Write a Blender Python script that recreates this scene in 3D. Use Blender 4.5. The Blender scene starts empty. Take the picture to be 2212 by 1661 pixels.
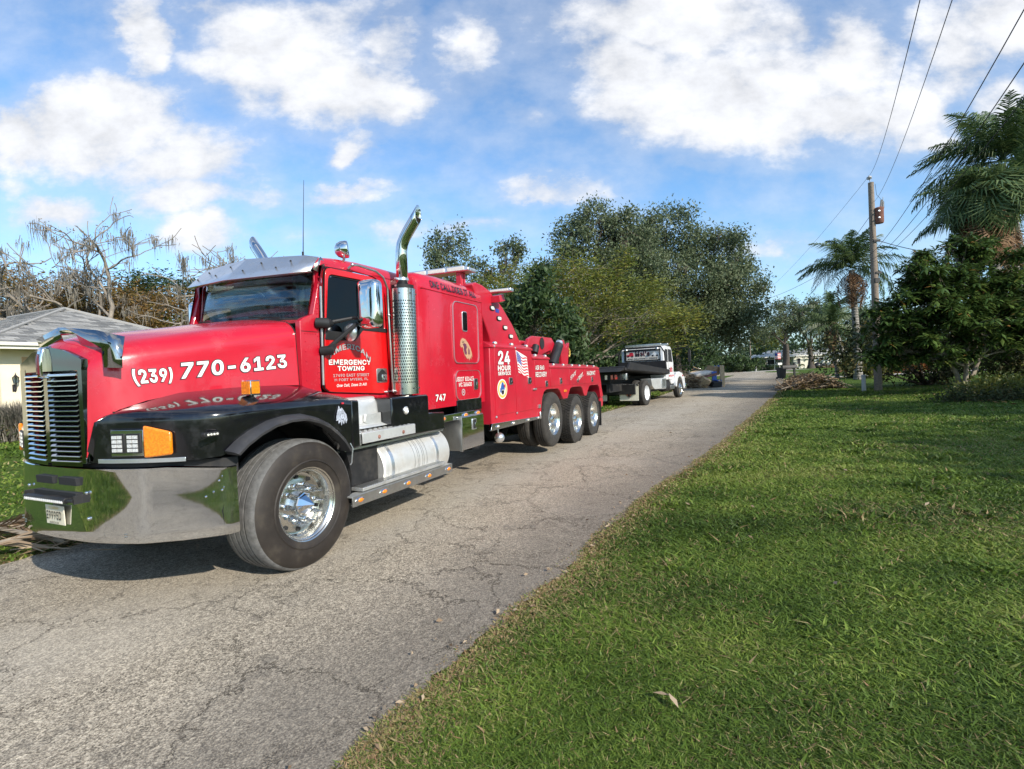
import bpy, math, random
import numpy as np
from mathutils import Vector, Matrix, noise
R=math.radians; PI=math.pi
random.seed(7); rng=np.random.default_rng(7)
C=bpy.context.scene
COL=C.collection
# ---------------------------------------------------------------- camera
CAMH=1.5516; PITCH=-.0205; ROLL=.0443
cam_d=bpy.data.cameras.new('camera'); cam=bpy.data.objects.new('camera',cam_d); COL.objects.link(cam)
cam_d.sensor_width=36; cam_d.lens=36*1124.45/2212; cam_d.clip_end=5000; cam_d.clip_start=.05
cam.matrix_world=Matrix.Translation((0,0,CAMH)) @ Matrix.Rotation(PI/2+PITCH,4,'X') @ Matrix.Rotation(-ROLL,4,'Z')
C.camera=cam
# ---------------------------------------------------------------- sun and sky
SUN_EL=R(30); SUN_AZ=math.atan2(.726,-.822)          # azimuth from +Y towards +X
to_sun=Vector((math.sin(SUN_AZ)*math.cos(SUN_EL),math.cos(SUN_AZ)*math.cos(SUN_EL),math.sin(SUN_EL)))
sd=bpy.data.lights.new('sun','SUN'); sd.energy=4.6; sd.angle=R(.6); sd.color=(1,.93,.82)
so=bpy.data.objects.new('sun',sd); COL.objects.link(so); so.rotation_euler=to_sun.to_track_quat('Z','Y').to_euler()
C.view_settings.view_transform='Standard'; C.view_settings.look='None'; C.view_settings.exposure=.35
C.view_settings.gamma=1; C.view_settings.use_curve_mapping=False
def ray(x,y):
    x-=1106;y-=830.5;cr,sr=math.cos(ROLL),math.sin(ROLL)
    x,y=x*cr-y*sr,x*sr+y*cr
    X,Y2=x/1124.45,-y/1124.45;c,s=math.cos(PITCH),math.sin(PITCH)
    return X,-s*Y2+c,c*Y2+s
class NT:
    def __init__(s,tree): s.t=tree; s.n=tree.nodes; s.l=tree.links
    def __call__(s,typ,ins=None,**kw):
        nd=s.n.new(typ)
        for k,v in kw.items(): setattr(nd,k,v)
        for k,v in (ins or {}).items():
            sk=nd.inputs[k]
            if hasattr(v,'links') or isinstance(v,bpy.types.NodeSocket): s.l.new(v,sk)
            else: sk.default_value=v
        return nd
    def math(s,op,a,b=0,c=0,clamp=False): 
        nd=s('ShaderNodeMath',{0:a,1:b,2:c},operation=op); nd.use_clamp=clamp; return nd.outputs[0]
    def vm(s,op,a,b=(0,0,0)): return s('ShaderNodeVectorMath',{0:a,1:b},operation=op)
    def noise(s,vec,scale,detail=4,rough=.55): 
        return s('ShaderNodeTexNoise',{'Vector':vec,'Scale':scale,'Detail':detail,'Roughness':rough})
    def ramp(s,fac,stops,interp='LINEAR'):
        nd=s('ShaderNodeValToRGB',{0:fac}); cr=nd.color_ramp; cr.interpolation=interp
        while len(cr.elements)<len(stops): cr.elements.new(.5)
        for e,(p,c) in zip(cr.elements,stops):
            e.position=p; e.color=(c,c,c,1) if isinstance(c,(int,float)) else tuple(c)+(1,)
        return nd.outputs[0]
    def mix(s,f,a,b,bt='MIX'):
        nd=s('ShaderNodeMix',{0:f,6:a,7:b},data_type='RGBA',blend_type=bt); return nd.outputs[2]
    def smooth(s,v,a,b):
        nd=s('ShaderNodeMapRange',{0:v,1:a,2:b,3:0.,4:1.},interpolation_type='SMOOTHSTEP'); return nd.outputs[0]
def c4(c): return tuple(c)+(1,)
world=bpy.data.worlds.new('World'); C.world=world; world.use_nodes=True
def build_world():
    T=NT(world.node_tree); T.n.clear()
    out=T('ShaderNodeOutputWorld'); bg=T('ShaderNodeBackground',{'Strength':.11}); T.l.new(bg.outputs[0],out.inputs[0])
    sky=T('ShaderNodeTexSky'); sky.sky_type='NISHITA'; sky.sun_disc=False; sky.sun_elevation=SUN_EL; sky.sun_rotation=SUN_AZ
    sky.air_density=1.0; sky.dust_density=.6; sky.ozone_density=2.2; sky.altitude=0
    tc=T('ShaderNodeTexCoord'); d=tc.outputs['Generated']
    sep=T('ShaderNodeSeparateXYZ',{0:d})
    zc=T.math('MAXIMUM',sep.outputs[2],.0)
    zz=T.math('ADD',zc,.12)
    pl=T('ShaderNodeCombineXYZ',{0:T.math('DIVIDE',sep.outputs[0],zz),1:T.math('DIVIDE',sep.outputs[1],zz),2:0.0}).outputs[0]
    n1=T.noise(pl,1.6,9,.58); n2=T.noise(pl,5.0,8,.6)
    # warp of the direction plane in front
    yy=T.math('MAXIMUM',sep.outputs[1],.08)
    a=T.math('DIVIDE',sep.outputs[0],yy); b=T.math('DIVIDE',sep.outputs[2],yy)
    ab=T('ShaderNodeCombineXYZ',{0:a,1:b,2:0.0}).outputs[0]
    wn=T.noise(T.vm('MULTIPLY',ab,(1,1.6,1)).outputs[0],5.5,7,.6)
    warp=T.vm('MULTIPLY',T.vm('SUBTRACT',wn.outputs[1],(.5,.5,.5)).outputs[0],(.2,.13,0)).outputs[0]
    abw=T.vm('ADD',ab,warp).outputs[0]
    blobs=[(310,90,70,100,1.2),(470,25,110,45,.8),(590,120,190,120,1.25),(720,190,170,90,1.3),(820,215,120,60,1.15),(700,40,170,60,.9),(850,80,70,110,.9),(1000,95,70,90,.9),
     (200,265,210,100,1.4),(40,285,90,75,1.3),(390,340,170,85,1.2),(480,385,130,50,.8),(130,450,130,45,1.0),(400,425,150,55,1.05),(550,420,110,38,.8),(430,500,110,42,1.05),(770,315,55,50,1.0),(20,390,60,30,.5),(60,530,160,22,.4),
     (745,405,120,26,.95),(1450,30,240,100,1.35),(1360,170,120,110,1.3),(1520,200,200,120,1.4),(1680,210,160,120,1.3),(1660,70,110,70,1.0),(1840,120,120,110,1.15),(1830,250,150,80,1.25),(1960,240,110,100,1.2),(2070,110,110,120,1.15),(2180,40,130,120,1.25),(2170,230,90,100,.9),(2010,300,80,40,1.0),(1750,340,180,28,.5),
     (1200,405,160,30,.85),(1010,495,110,22,.75),(1690,540,150,24,.75),(880,490,90,26,.65),(1500,350,70,22,.5),(1140,255,60,30,.6),(1000,180,110,60,.55),(1150,60,120,90,.4),(640,500,90,24,.5),(1850,545,90,40,.5),(1050,590,300,22,.4)]
    tot=None
    for (x,y,rx,ry,st) in blobs:
        X,Y,Z=ray(x,y); a0,b0=X/Y,Z/Y; sx,sy=1124.45/rx,1124.45/ry
        dv=T.vm('MULTIPLY',T.vm('SUBTRACT',abw,(a0,b0,0)).outputs[0],(sx,sy,0)).outputs[0]
        l=T('ShaderNodeVectorMath',{0:dv},operation='LENGTH').outputs['Value']
        m=T.math('MULTIPLY',T.smooth(l,1.6,.15),st)
        tot=m if tot is None else T.math('MAXIMUM',tot,m) if 0 else T.math('SMOOTH_MAX',tot,m,.18)
    fn=T.noise(T.vm('MULTIPLY',ab,(1,1.5,1)).outputs[0],7.0,10,.6)
    fn2=T.noise(T.vm('MULTIPLY',ab,(1,1.7,1)).outputs[0],2.6,6,.6)
    dens=T.math('ADD',tot,T.math('MULTIPLY',T.math('SUBTRACT',fn.outputs[0],.5),2.0))
    dens=T.math('ADD',dens,T.math('MULTIPLY',T.math('SUBTRACT',fn2.outputs[0],.5),.7))
    mf=T.smooth(dens,.10,1.10)
    thin=T.math('MULTIPLY',T.smooth(dens,-.45,.6),.34)
    mf=T.math('MAXIMUM',mf,thin)
    gen=T.smooth(T.math('ADD',n1.outputs[0],T.math('MULTIPLY',T.math('SUBTRACT',n2.outputs[0],.5),.25)),.48,.62)
    front=T.smooth(sep.outputs[1],.12,.35)
    mask=T('ShaderNodeMix',{0:front,2:gen,3:mf},data_type='FLOAT').outputs[0]
    mask=T.math('MULTIPLY',mask,T.smooth(sep.outputs[2],-.02,.05),clamp=True)
    # brightness of the cloud body
    sh=T.math('MULTIPLY_ADD',fn.outputs[0],.9,.62)
    lit=T.math('MULTIPLY',sh,T.math('MULTIPLY_ADD',T.smooth(dens,.3,1.6),.18,.90))
    cc=T.vm('MULTIPLY',(5.95,6.1,6.45),T('ShaderNodeCombineXYZ',{0:lit,1:lit,2:lit}).outputs[0]).outputs[0]
    base=T.vm('MULTIPLY',sky.outputs[0],(1.12,1.50,1.72)).outputs[0]
    haze=T.math('MULTIPLY',T.smooth(sep.outputs[2],.36,.0),.26)
    base=T.mix(haze,base,(3.6,5.3,7.0,1))
    col=T.mix(mask,base,cc)
    T.l.new(col,bg.inputs[0])
build_world()
# ---------------------------------------------------------------- materials
def mat(name,col=(.5,.5,.5),rough=.5,metal=0.,coat=0.,spec=.5,var=0.,vscale=8.,bump=0.,bscale=60.,dirt=None,dscale=3.,damt=.5,emit=None,trans=None):
    m=bpy.data.materials.new(name); m.use_nodes=True; T=NT(m.node_tree); b=T.n['Principled BSDF']
    b.inputs['Roughness'].default_value=rough; b.inputs['Metallic'].default_value=metal
    b.inputs['Coat Weight'].default_value=coat; b.inputs['Coat Roughness'].default_value=.05; b.inputs['Specular IOR Level'].default_value=spec
    tc=T('ShaderNodeTexCoord'); v=tc.outputs['Object']
    col_s=None
    if var>0 or dirt:
        n=T.noise(v,vscale,6,.65)
        lo=[max(0,c*(1-var)) for c in col]; hi=[min(1,c*(1+var)) for c in col]
        col_s=T.ramp(n.outputs[0],[(.3,lo),(.7,hi)])
        if dirt:
            dn=T.noise(v,dscale,8,.7); f=T.math('MULTIPLY',T.smooth(dn.outputs[0],.5,.72),damt)
            col_s=T.mix(f,col_s,c4(dirt))
            T.l.new(T.math('MULTIPLY_ADD',f,.4,rough,clamp=True),b.inputs['Roughness'])
        T.l.new(col_s,b.inputs['Base Color'])
    else: b.inputs['Base Color'].default_value=c4(col)
    if bump>0:
        n=T.noise(v,bscale,4,.6); bp=T('ShaderNodeBump',{'Height':n.outputs[0],'Strength':1.0,'Distance':bump})
        T.l.new(bp.outputs[0],b.inputs['Normal'])
    return m
M={}
M['red']=mat('red_paint',(.46,.008,.024),.24,coat=.5,var=.10,vscale=2.5,dirt=(.33,.07,.085),dscale=1.6,damt=.3,bump=.0006,bscale=30)
M['door_red']=mat('bright_red_door_paint',(.55,.006,.008),.25,coat=.4,var=.06,vscale=2,bump=.0004,bscale=30)
M['body_red']=mat('red_body_paint',(.45,.010,.028),.40,coat=.25,var=.14,vscale=2.,dirt=(.30,.05,.06),dscale=2.5,damt=.45,bump=.0008,bscale=18)
M['black']=mat('gloss_black_paint',(.006,.006,.008),.12,coat=.6,var=.3,dirt=(.05,.05,.055),dscale=6,damt=.35,bump=.0003,bscale=20)
M['flat_black']=mat('black_plastic',(.012,.012,.013),.55,var=.3,vscale=10,dirt=(.05,.045,.04),damt=.5,bump=.001)
M['frame_black']=mat('black_frame',(.010,.010,.011),.7,var=.4,dirt=(.05,.045,.038),dscale=4,damt=.6)
M['interior']=mat('dark_interior',(.012,.013,.015),.8)
M['seat']=mat('seat_cloth',(.03,.03,.032),.9)
M['chrome']=mat('chrome',(.72,.73,.74),.045,metal=1,var=.04,dirt=(.30,.27,.22),dscale=7,damt=.12,bump=.0003,bscale=3)
M['dark_chrome']=mat('grille_chrome',(.68,.69,.70),.12,metal=1,var=.1,dirt=(.2,.18,.15),dscale=8,damt=.35)
M['steel']=mat('stainless_visor',(.78,.80,.82),.30,metal=.9,var=.06,vscale=4,dirt=(.35,.34,.32),dscale=10,damt=.4)
M['alu']=mat('brushed_aluminium',(.62,.62,.61),.33,metal=1,var=.12,vscale=5,dirt=(.28,.26,.22),dscale=4,damt=.55,bump=.0012,bscale=9)
M['rim']=mat('polished_rim',(.68,.67,.63),.22,metal=1,var=.06,dirt=(.35,.30,.22),dscale=6,damt=.3)
M['tank']=mat('dull_tank_aluminium',(.66,.65,.62),.46,metal=.55,var=.10,vscale=4,dirt=(.38,.35,.30),dscale=3.5,damt=.55)
M['grille_frame']=mat('grille_frame_chrome',(.19,.20,.19),.07,metal=1,dirt=(.2,.18,.15),dscale=8,damt=.2)
M['kick_alu']=mat('pale_aluminium_sheet',(.66,.67,.66),.42,metal=.55,var=.12,vscale=5,dirt=(.34,.33,.30),dscale=4,damt=.4)
M['tread_plate']=mat('tread_plate',(.6,.6,.58),.42,metal=.7,var=.15,dirt=(.22,.20,.16),dscale=9,damt=.6,bump=.003,bscale=55)
M['white_lens']=mat('clear_lens',(.75,.74,.66),.15,coat=1,var=.12,vscale=60)
M['orange_lens']=mat('orange_lens',(.85,.22,.008),.15,coat=1,var=.35,vscale=70,bump=.001,bscale=120)
M['red_lens']=mat('red_lens',(.5,.02,.02),.2,coat=1)
M['led']=mat('led_reflector',(.85,.85,.82),.30,metal=.35,var=.45,vscale=90,bump=.003,bscale=90)
M['white_vinyl']=mat('white_vinyl',(.80,.80,.76),.45,var=.04)
M['grey_vinyl']=mat('grey_vinyl',(.40,.38,.38),.45)
M['black_vinyl']=mat('black_vinyl',(.008,.008,.016),.4)
M['plate']=mat('licence_plate',(.70,.66,.52),.5,var=.1)
M['white_paint']=mat('white_truck_paint',(.74,.76,.78),.25,coat=.5,var=.04,dirt=(.5,.48,.44),damt=.25)
M['blue']=mat('blue_plastic',(.02,.10,.42),.4,var=.2)
M['seal_blue']=mat('seal_blue',(.03,.10,.35),.4); M['seal_gold']=mat('seal_gold',(.65,.45,.10),.4); M['flag_red']=mat('flag_red',(.55,.03,.05),.4); M['flag_blue']=mat('flag_blue',(.03,.05,.28),.4)
M['eagle_tan']=mat('eagle_tan',(.46,.27,.16),.4,var=.35,vscale=60); M['eagle_dark']=mat('eagle_dark',(.12,.03,.07),.4,var=.5,vscale=60)
def mat_rubber(name,dust):
    m=bpy.data.materials.new(name); m.use_nodes=True; T=NT(m.node_tree); b=T.n['Principled BSDF']
    tc=T('ShaderNodeTexCoord'); v=tc.outputs['Object']; n=T.noise(v,7,7,.7); n2=T.noise(v,60,3,.6)
    c=T.ramp(n.outputs[0],[(.35,(.014,.013,.012)),(.62,(.045,.040,.034)),(.8,dust)])
    c=T.mix(.25,c,T.ramp(n2.outputs[0],[(.3,(.01,.01,.01)),(.7,(.08,.075,.07))]))
    T.l.new(c,b.inputs['Base Color']); b.inputs['Roughness'].default_value=.85
    bp=T('ShaderNodeBump',{'Height':n2.outputs[0],'Distance':.001}); T.l.new(bp.outputs[0],b.inputs['Normal']); return m
M['rubber']=mat_rubber('tyre_rubber',(.11,.095,.07)); 
M['tread']=mat('tyre_tread_rubber',(.115,.114,.112),.85,var=.4,vscale=20,dirt=(.12,.11,.09),dscale=6,damt=.5,bump=.001)
M['sidewall_brown']=mat('tyre_sidewall',(.022,.017,.014),.62,var=.35,vscale=5,dirt=(.062,.052,.036),dscale=5,damt=.5,bump=.001)
def mat_glass(name,tint,fac=.9):
    m=bpy.data.materials.new(name); m.use_nodes=True; T=NT(m.node_tree); T.n.remove(T.n['Principled BSDF']); out=T.n['Material Output']
    tr=T('ShaderNodeBsdfTransparent',{'Color':c4(tint)}); gl=T('ShaderNodeBsdfGlossy',{'Color':(.9,.95,1,1),'Roughness':.03})
    lw=T('ShaderNodeLayerWeight',{'Blend':.35}); f=T.math('MULTIPLY_ADD',lw.outputs['Fresnel'],.6 if fac>.5 else .25,.05 if fac>.5 else .02,clamp=True)
    mx=T('ShaderNodeMixShader',{0:f,1:tr.outputs[0],2:gl.outputs[0]}); T.l.new(mx.outputs[0],out.inputs[0]); return m
M['glass']=mat_glass('tinted_window_glass',(.60,.68,.68)); M['glass_dark']=mat_glass('dark_window_glass',(.03,.033,.036),.05)
def mat_leaf(name,cols,trans=.35,rough=.5,hue=.0):
    """cols: list of (pos,color) along the per-leaf random attribute 'tint'"""
    m=bpy.data.materials.new(name); m.use_nodes=True; T=NT(m.node_tree); b=T.n['Principled BSDF']; out=T.n['Material Output']
    at=T('ShaderNodeAttribute',attribute_name='tint'); c=T.ramp(at.outputs['Fac'],cols)
    T.l.new(c,b.inputs['Base Color']); b.inputs['Roughness'].default_value=rough; b.inputs['Specular IOR Level'].default_value=.3
    tl=T('ShaderNodeBsdfTranslucent',{}); T.l.new(T.mix(.5,c,(.35,.42,.05,1),'MULTIPLY') if 0 else c,tl.inputs[0])
    mx=T('ShaderNodeMixShader',{0:trans,1:b.outputs[0],2:tl.outputs[0]}); T.l.new(mx.outputs[0],out.inputs[0]); return m
M['leaf_oak']=mat_leaf('oak_leaves',[(0,(.048,.072,.038)),(.5,(.115,.150,.075)),(.85,(.20,.23,.125)),(1,(.28,.29,.18))],.34)
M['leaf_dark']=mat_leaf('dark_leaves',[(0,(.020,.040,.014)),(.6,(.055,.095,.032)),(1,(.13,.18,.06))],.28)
M['leaf_poin']=mat_leaf('feathery_leaves',[(0,(.06,.10,.022)),(.4,(.15,.185,.035)),(.75,(.25,.25,.045)),(1,(.32,.20,.06))],.38)
M['leaf_brown']=mat_leaf('autumn_leaves',[(0,(.07,.075,.025)),(.4,(.19,.14,.04)),(.7,(.27,.15,.05)),(1,(.26,.20,.09))],.35)
M['leaf_loquat']=mat_leaf('broad_loquat_leaves',[(0,(.028,.055,.016)),(.5,(.075,.13,.032)),(.85,(.18,.24,.055)),(.95,(.27,.28,.07)),(1,(.32,.17,.05))],.25,.38)
M['leaf_yellow']=mat_leaf('yellow_green_leaves',[(0,(.05,.08,.015)),(.6,(.14,.16,.03)),(1,(.28,.24,.05))],.3)
M['leaf_croton']=mat_leaf('red_orange_leaves',[(0,(.09,.03,.015)),(.5,(.26,.08,.03)),(.8,(.32,.16,.04)),(1,(.12,.14,.03))],.3)
M['leaf_palm']=mat_leaf('palm_leaflets',[(0,(.03,.06,.022)),(.6,(.075,.125,.045)),(1,(.19,.24,.09))],.25,.4)
M['leaf_palm_dead']=mat_leaf('dead_palm_leaflets',[(0,(.09,.05,.028)),(.6,(.20,.105,.05)),(1,(.31,.20,.11))],.25,.7)
M['leaf_dry']=mat_leaf('dry_fronds',[(0,(.13,.085,.05)),(.5,(.30,.21,.13)),(1,(.48,.37,.25))],.15,.8)
M['moss']=mat_leaf('spanish_moss',[(0,(.13,.115,.095)),(.6,(.22,.20,.165)),(1,(.30,.275,.225))],.25,.9)
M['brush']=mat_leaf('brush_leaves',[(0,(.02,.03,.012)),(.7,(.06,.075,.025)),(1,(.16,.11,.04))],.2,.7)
M['bark']=mat('bark',(.075,.06,.047),.9,var=.4,vscale=6,bump=.02,bscale=12)
M['bark_pale']=mat('pale_dead_bark',(.25,.215,.175),.9,var=.25,vscale=5,bump=.01,bscale=15)
M['bark_light']=mat('light_bark',(.24,.20,.155),.9,var=.3,vscale=5,bump=.01,bscale=15)
def mat_palmtrunk():
    m=bpy.data.materials.new('ringed_palm_trunk'); m.use_nodes=True; T=NT(m.node_tree); b=T.n['Principled BSDF']
    v=T('ShaderNodeTexCoord').outputs['Object']; w=T('ShaderNodeTexWave',{'Vector':v,'Scale':1.6,'Distortion':1.0,'Detail':3.},bands_direction='Z'); n=T.noise(v,6,5,.6)
    c=T.mix(T.math('MULTIPLY',n.outputs[0],.7),T.ramp(w.outputs[0],[(0,(.13,.115,.10)),(.4,(.27,.25,.225)),(1,(.33,.31,.28))]),(.22,.20,.17,1))
    T.l.new(c,b.inputs[0]); b.inputs['Roughness'].default_value=.9
    bp=T('ShaderNodeBump',{'Height':w.outputs[0],'Distance':.02}); T.l.new(bp.outputs[0],b.inputs['Normal']); return m
M['palm_trunk']=mat_palmtrunk()
M['wood_pole']=mat('weathered_wood',(.23,.185,.145),.9,var=.3,vscale=14,bump=.004,bscale=30)
M['rust']=mat('rusty_steel',(.20,.085,.06),.8,var=.4,vscale=6,dirt=(.28,.16,.13),damt=.6)
M['porcelain']=mat('grey_porcelain',(.4,.4,.4),.3)
M['cable']=mat('cable',(.02,.02,.022),.7)
M['stucco']=mat('cream_stucco',(.82,.72,.53),.9,var=.05,vscale=2,bump=.006,bscale=45)
M['trim']=mat('peach_trim',(.60,.38,.22),.8,var=.06)
M['fascia']=mat('white_fascia',(.74,.71,.63),.6,var=.05)
M['wood_tan']=mat('plywood',(.45,.32,.18),.8,var=.25,vscale=8)
M['cardboard']=mat('cardboard',(.38,.25,.14),.85,var=.2)
M['mattress']=mat('pale_fabric',(.62,.58,.52),.9,var=.1)
M['pvc']=mat('grey_pvc',(.46,.47,.46),.6,var=.1,dirt=(.3,.28,.24),damt=.4)
M['tile_white']=mat('white_roof_tile',(.80,.79,.76),.7,var=.1,vscale=3,dirt=(.35,.33,.30),dscale=1.2,damt=.4)
M['wall_far']=mat('pale_house_wall',(.74,.70,.58),.9,var=.08); M['wall_brick']=mat('grey_brick_wall',(.30,.27,.24),.9,var=.2,vscale=6)
M['bag']=mat('black_bag',(.01,.01,.012),.35,bump=.02,bscale=12)
def mat_shingle():
    m=bpy.data.materials.new('roof_shingle'); m.use_nodes=True; T=NT(m.node_tree); b=T.n['Principled BSDF']
    oi=T('ShaderNodeObjectInfo'); at=T('ShaderNodeAttribute',attribute_name='tint'); v=T('ShaderNodeTexCoord').outputs['Object']; n=T.noise(v,40,3,.7)
    f=T.math('ADD',oi.outputs['Random'],at.outputs['Fac']); f=T.math('FRACT',f)
    c=T.ramp(f,[(0,(.075,.078,.08)),(.45,(.19,.19,.185)),(1,(.38,.37,.35))]); c=T.mix(.3,c,T.ramp(n.outputs[0],[(.3,(.08,.08,.08)),(.7,(.40,.39,.37))]))
    T.l.new(c,b.inputs[0]); b.inputs['Roughness'].default_value=.95; return m
M['shingle']=mat_shingle()
def mat_asphalt():
    m=bpy.data.materials.new('old_cracked_asphalt'); m.use_nodes=True; T=NT(m.node_tree); b=T.n['Principled BSDF']
    v=T('ShaderNodeTexCoord').outputs['Object']
    big=T.noise(v,.5,5,.6); mid=T.noise(v,3.,5,.65)
    agg=T('ShaderNodeTexVoronoi',{'Vector':v,'Scale':66.0},feature='F1'); agg2=T.noise(v,110,2,.8)
    st=T.ramp(agg.outputs['Color'],[(0,(.068,.056,.041)),(.35,(.19,.160,.120)),(.68,(.43,.363,.275)),(1,(.82,.71,.54))])
    st2=T.ramp(agg2.outputs[0],[(.39,(.062,.051,.037)),(.5,(.285,.242,.183)),(.62,(.80,.69,.52))])
    c=T.mix(.55,st,st2)
    c=T.mix(T.math('MULTIPLY',T.smooth(big.outputs[0],.4,.62),.30),c,(.36,.32,.265,1))
    c=T.mix(T.math('MULTIPLY',T.smooth(mid.outputs[0],.55,.75),.45),c,(.10,.092,.082,1))
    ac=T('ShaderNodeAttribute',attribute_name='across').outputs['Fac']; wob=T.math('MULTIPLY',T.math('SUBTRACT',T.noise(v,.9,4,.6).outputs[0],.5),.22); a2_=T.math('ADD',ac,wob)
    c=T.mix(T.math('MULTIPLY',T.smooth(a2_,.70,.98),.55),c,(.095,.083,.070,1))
    c=T.mix(T.math('MULTIPLY',T.math('MULTIPLY',T.smooth(a2_,.30,.46),T.smooth(a2_,.68,.52)),.28),c,(.50,.445,.365,1))
    # cracks: two scales of voronoi edges, warped
    wv=T.vm('ADD',v,T.vm('MULTIPLY',T.vm('SUBTRACT',T.noise(v,2.2,6,.75).outputs[1],(.5,.5,.5)).outputs[0],(.85,.85,0)).outputs[0]).outputs[0]
    e1=T('ShaderNodeTexVoronoi',{'Vector':wv,'Scale':.95,'Randomness':1.},feature='DISTANCE_TO_EDGE').outputs[0]
    e2=T('ShaderNodeTexVoronoi',{'Vector':wv,'Scale':3.2,'Randomness':1.},feature='DISTANCE_TO_EDGE').outputs[0]
    zone=T.smooth(T.noise(v,.55,3,.5).outputs[0],.42,.6)
    k1=T.math('MULTIPLY',T.smooth(e1,.008,.0015),.75); k2=T.math('MULTIPLY',T.math('MULTIPLY',T.smooth(e2,.014,.003),zone),.62)
    k=T.math('MULTIPLY',T.math('MAXIMUM',k1,k2),T.smooth(T.noise(v,1.7,4,.6).outputs[0],.30,.48))
    c=T.mix(T.math('MULTIPLY',k,.9),c,(.045,.036,.026,1))
    e3=T('ShaderNodeTexVoronoi',{'Vector':wv,'Scale':7.5,'Randomness':1.},feature='DISTANCE_TO_EDGE').outputs[0]
    c=T.mix(T.math('MULTIPLY',T.math('MULTIPLY',T.smooth(e3,.035,.008),T.smooth(T.noise(v,.8,4,.6).outputs[0],.45,.62)),.40),c,(.06,.050,.038,1))
    st_=T.smooth(T.noise(v,.7,6,.7).outputs[0],.60,.74); c=T.mix(T.math('MULTIPLY',st_,.35),c,(.10,.09,.078,1))
    T.l.new(c,b.inputs[0]); b.inputs['Roughness'].default_value=.9; b.inputs['Specular IOR Level'].default_value=.25
    h=T.math('SUBTRACT',T.math('MULTIPLY',agg.outputs[0],.5),T.math('MULTIPLY',k,1.5))
    bp=T('ShaderNodeBump',{'Height':h,'Distance':.006,'Strength':.9}); T.l.new(bp.outputs[0],b.inputs['Normal']); return m
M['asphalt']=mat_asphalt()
M['concrete']=mat('pale_concrete',(.42,.40,.36),.9,var=.15,vscale=3,dirt=(.2,.18,.15),damt=.4)
def mat_lawn():
    m=bpy.data.materials.new('lawn_ground'); m.use_nodes=True; T=NT(m.node_tree); b=T.n['Principled BSDF']
    v=T('ShaderNodeTexCoord').outputs['Object']; a=T.noise(v,.35,5,.6); n=T.noise(v,14,6,.75); n2=T.noise(v,1.8,5,.65)
    c=T.ramp(n.outputs[0],[(.3,(.018,.032,.007)),(.5,(.065,.115,.018)),(.68,(.15,.21,.038)),(.85,(.24,.25,.07))])
    c=T.mix(T.math('MULTIPLY',T.smooth(n2.outputs[0],.5,.75),.4),c,(.13,.125,.040,1))
    c=T.mix(T.math('MULTIPLY',T.smooth(a.outputs[0],.35,.65),.35),c,(.040,.085,.014,1))
    at=T('ShaderNodeAttribute',attribute_name='edge'); c=T.mix(T.math('MULTIPLY',at.outputs['Fac'],T.math('MULTIPLY_ADD',n.outputs[0],.9,.3),clamp=True),c,(.17,.115,.060,1))
    T.l.new(c,b.inputs[0]); b.inputs['Roughness'].default_value=.95; b.inputs['Specular IOR Level'].default_value=.1
    bp=T('ShaderNodeBump',{'Height':n.outputs[0],'Distance':.05,'Strength':1.}); T.l.new(bp.outputs[0],b.inputs['Normal']); return m
M['lawn']=mat_lawn()
M['grass']=mat_leaf('grass_blades',[(0,(.048,.088,.012)),(.45,(.118,.192,.026)),(.72,(.23,.305,.050)),(.84,(.28,.28,.09)),(.93,(.38,.29,.15)),(1,(.32,.18,.10))],.3,.55)
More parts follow.
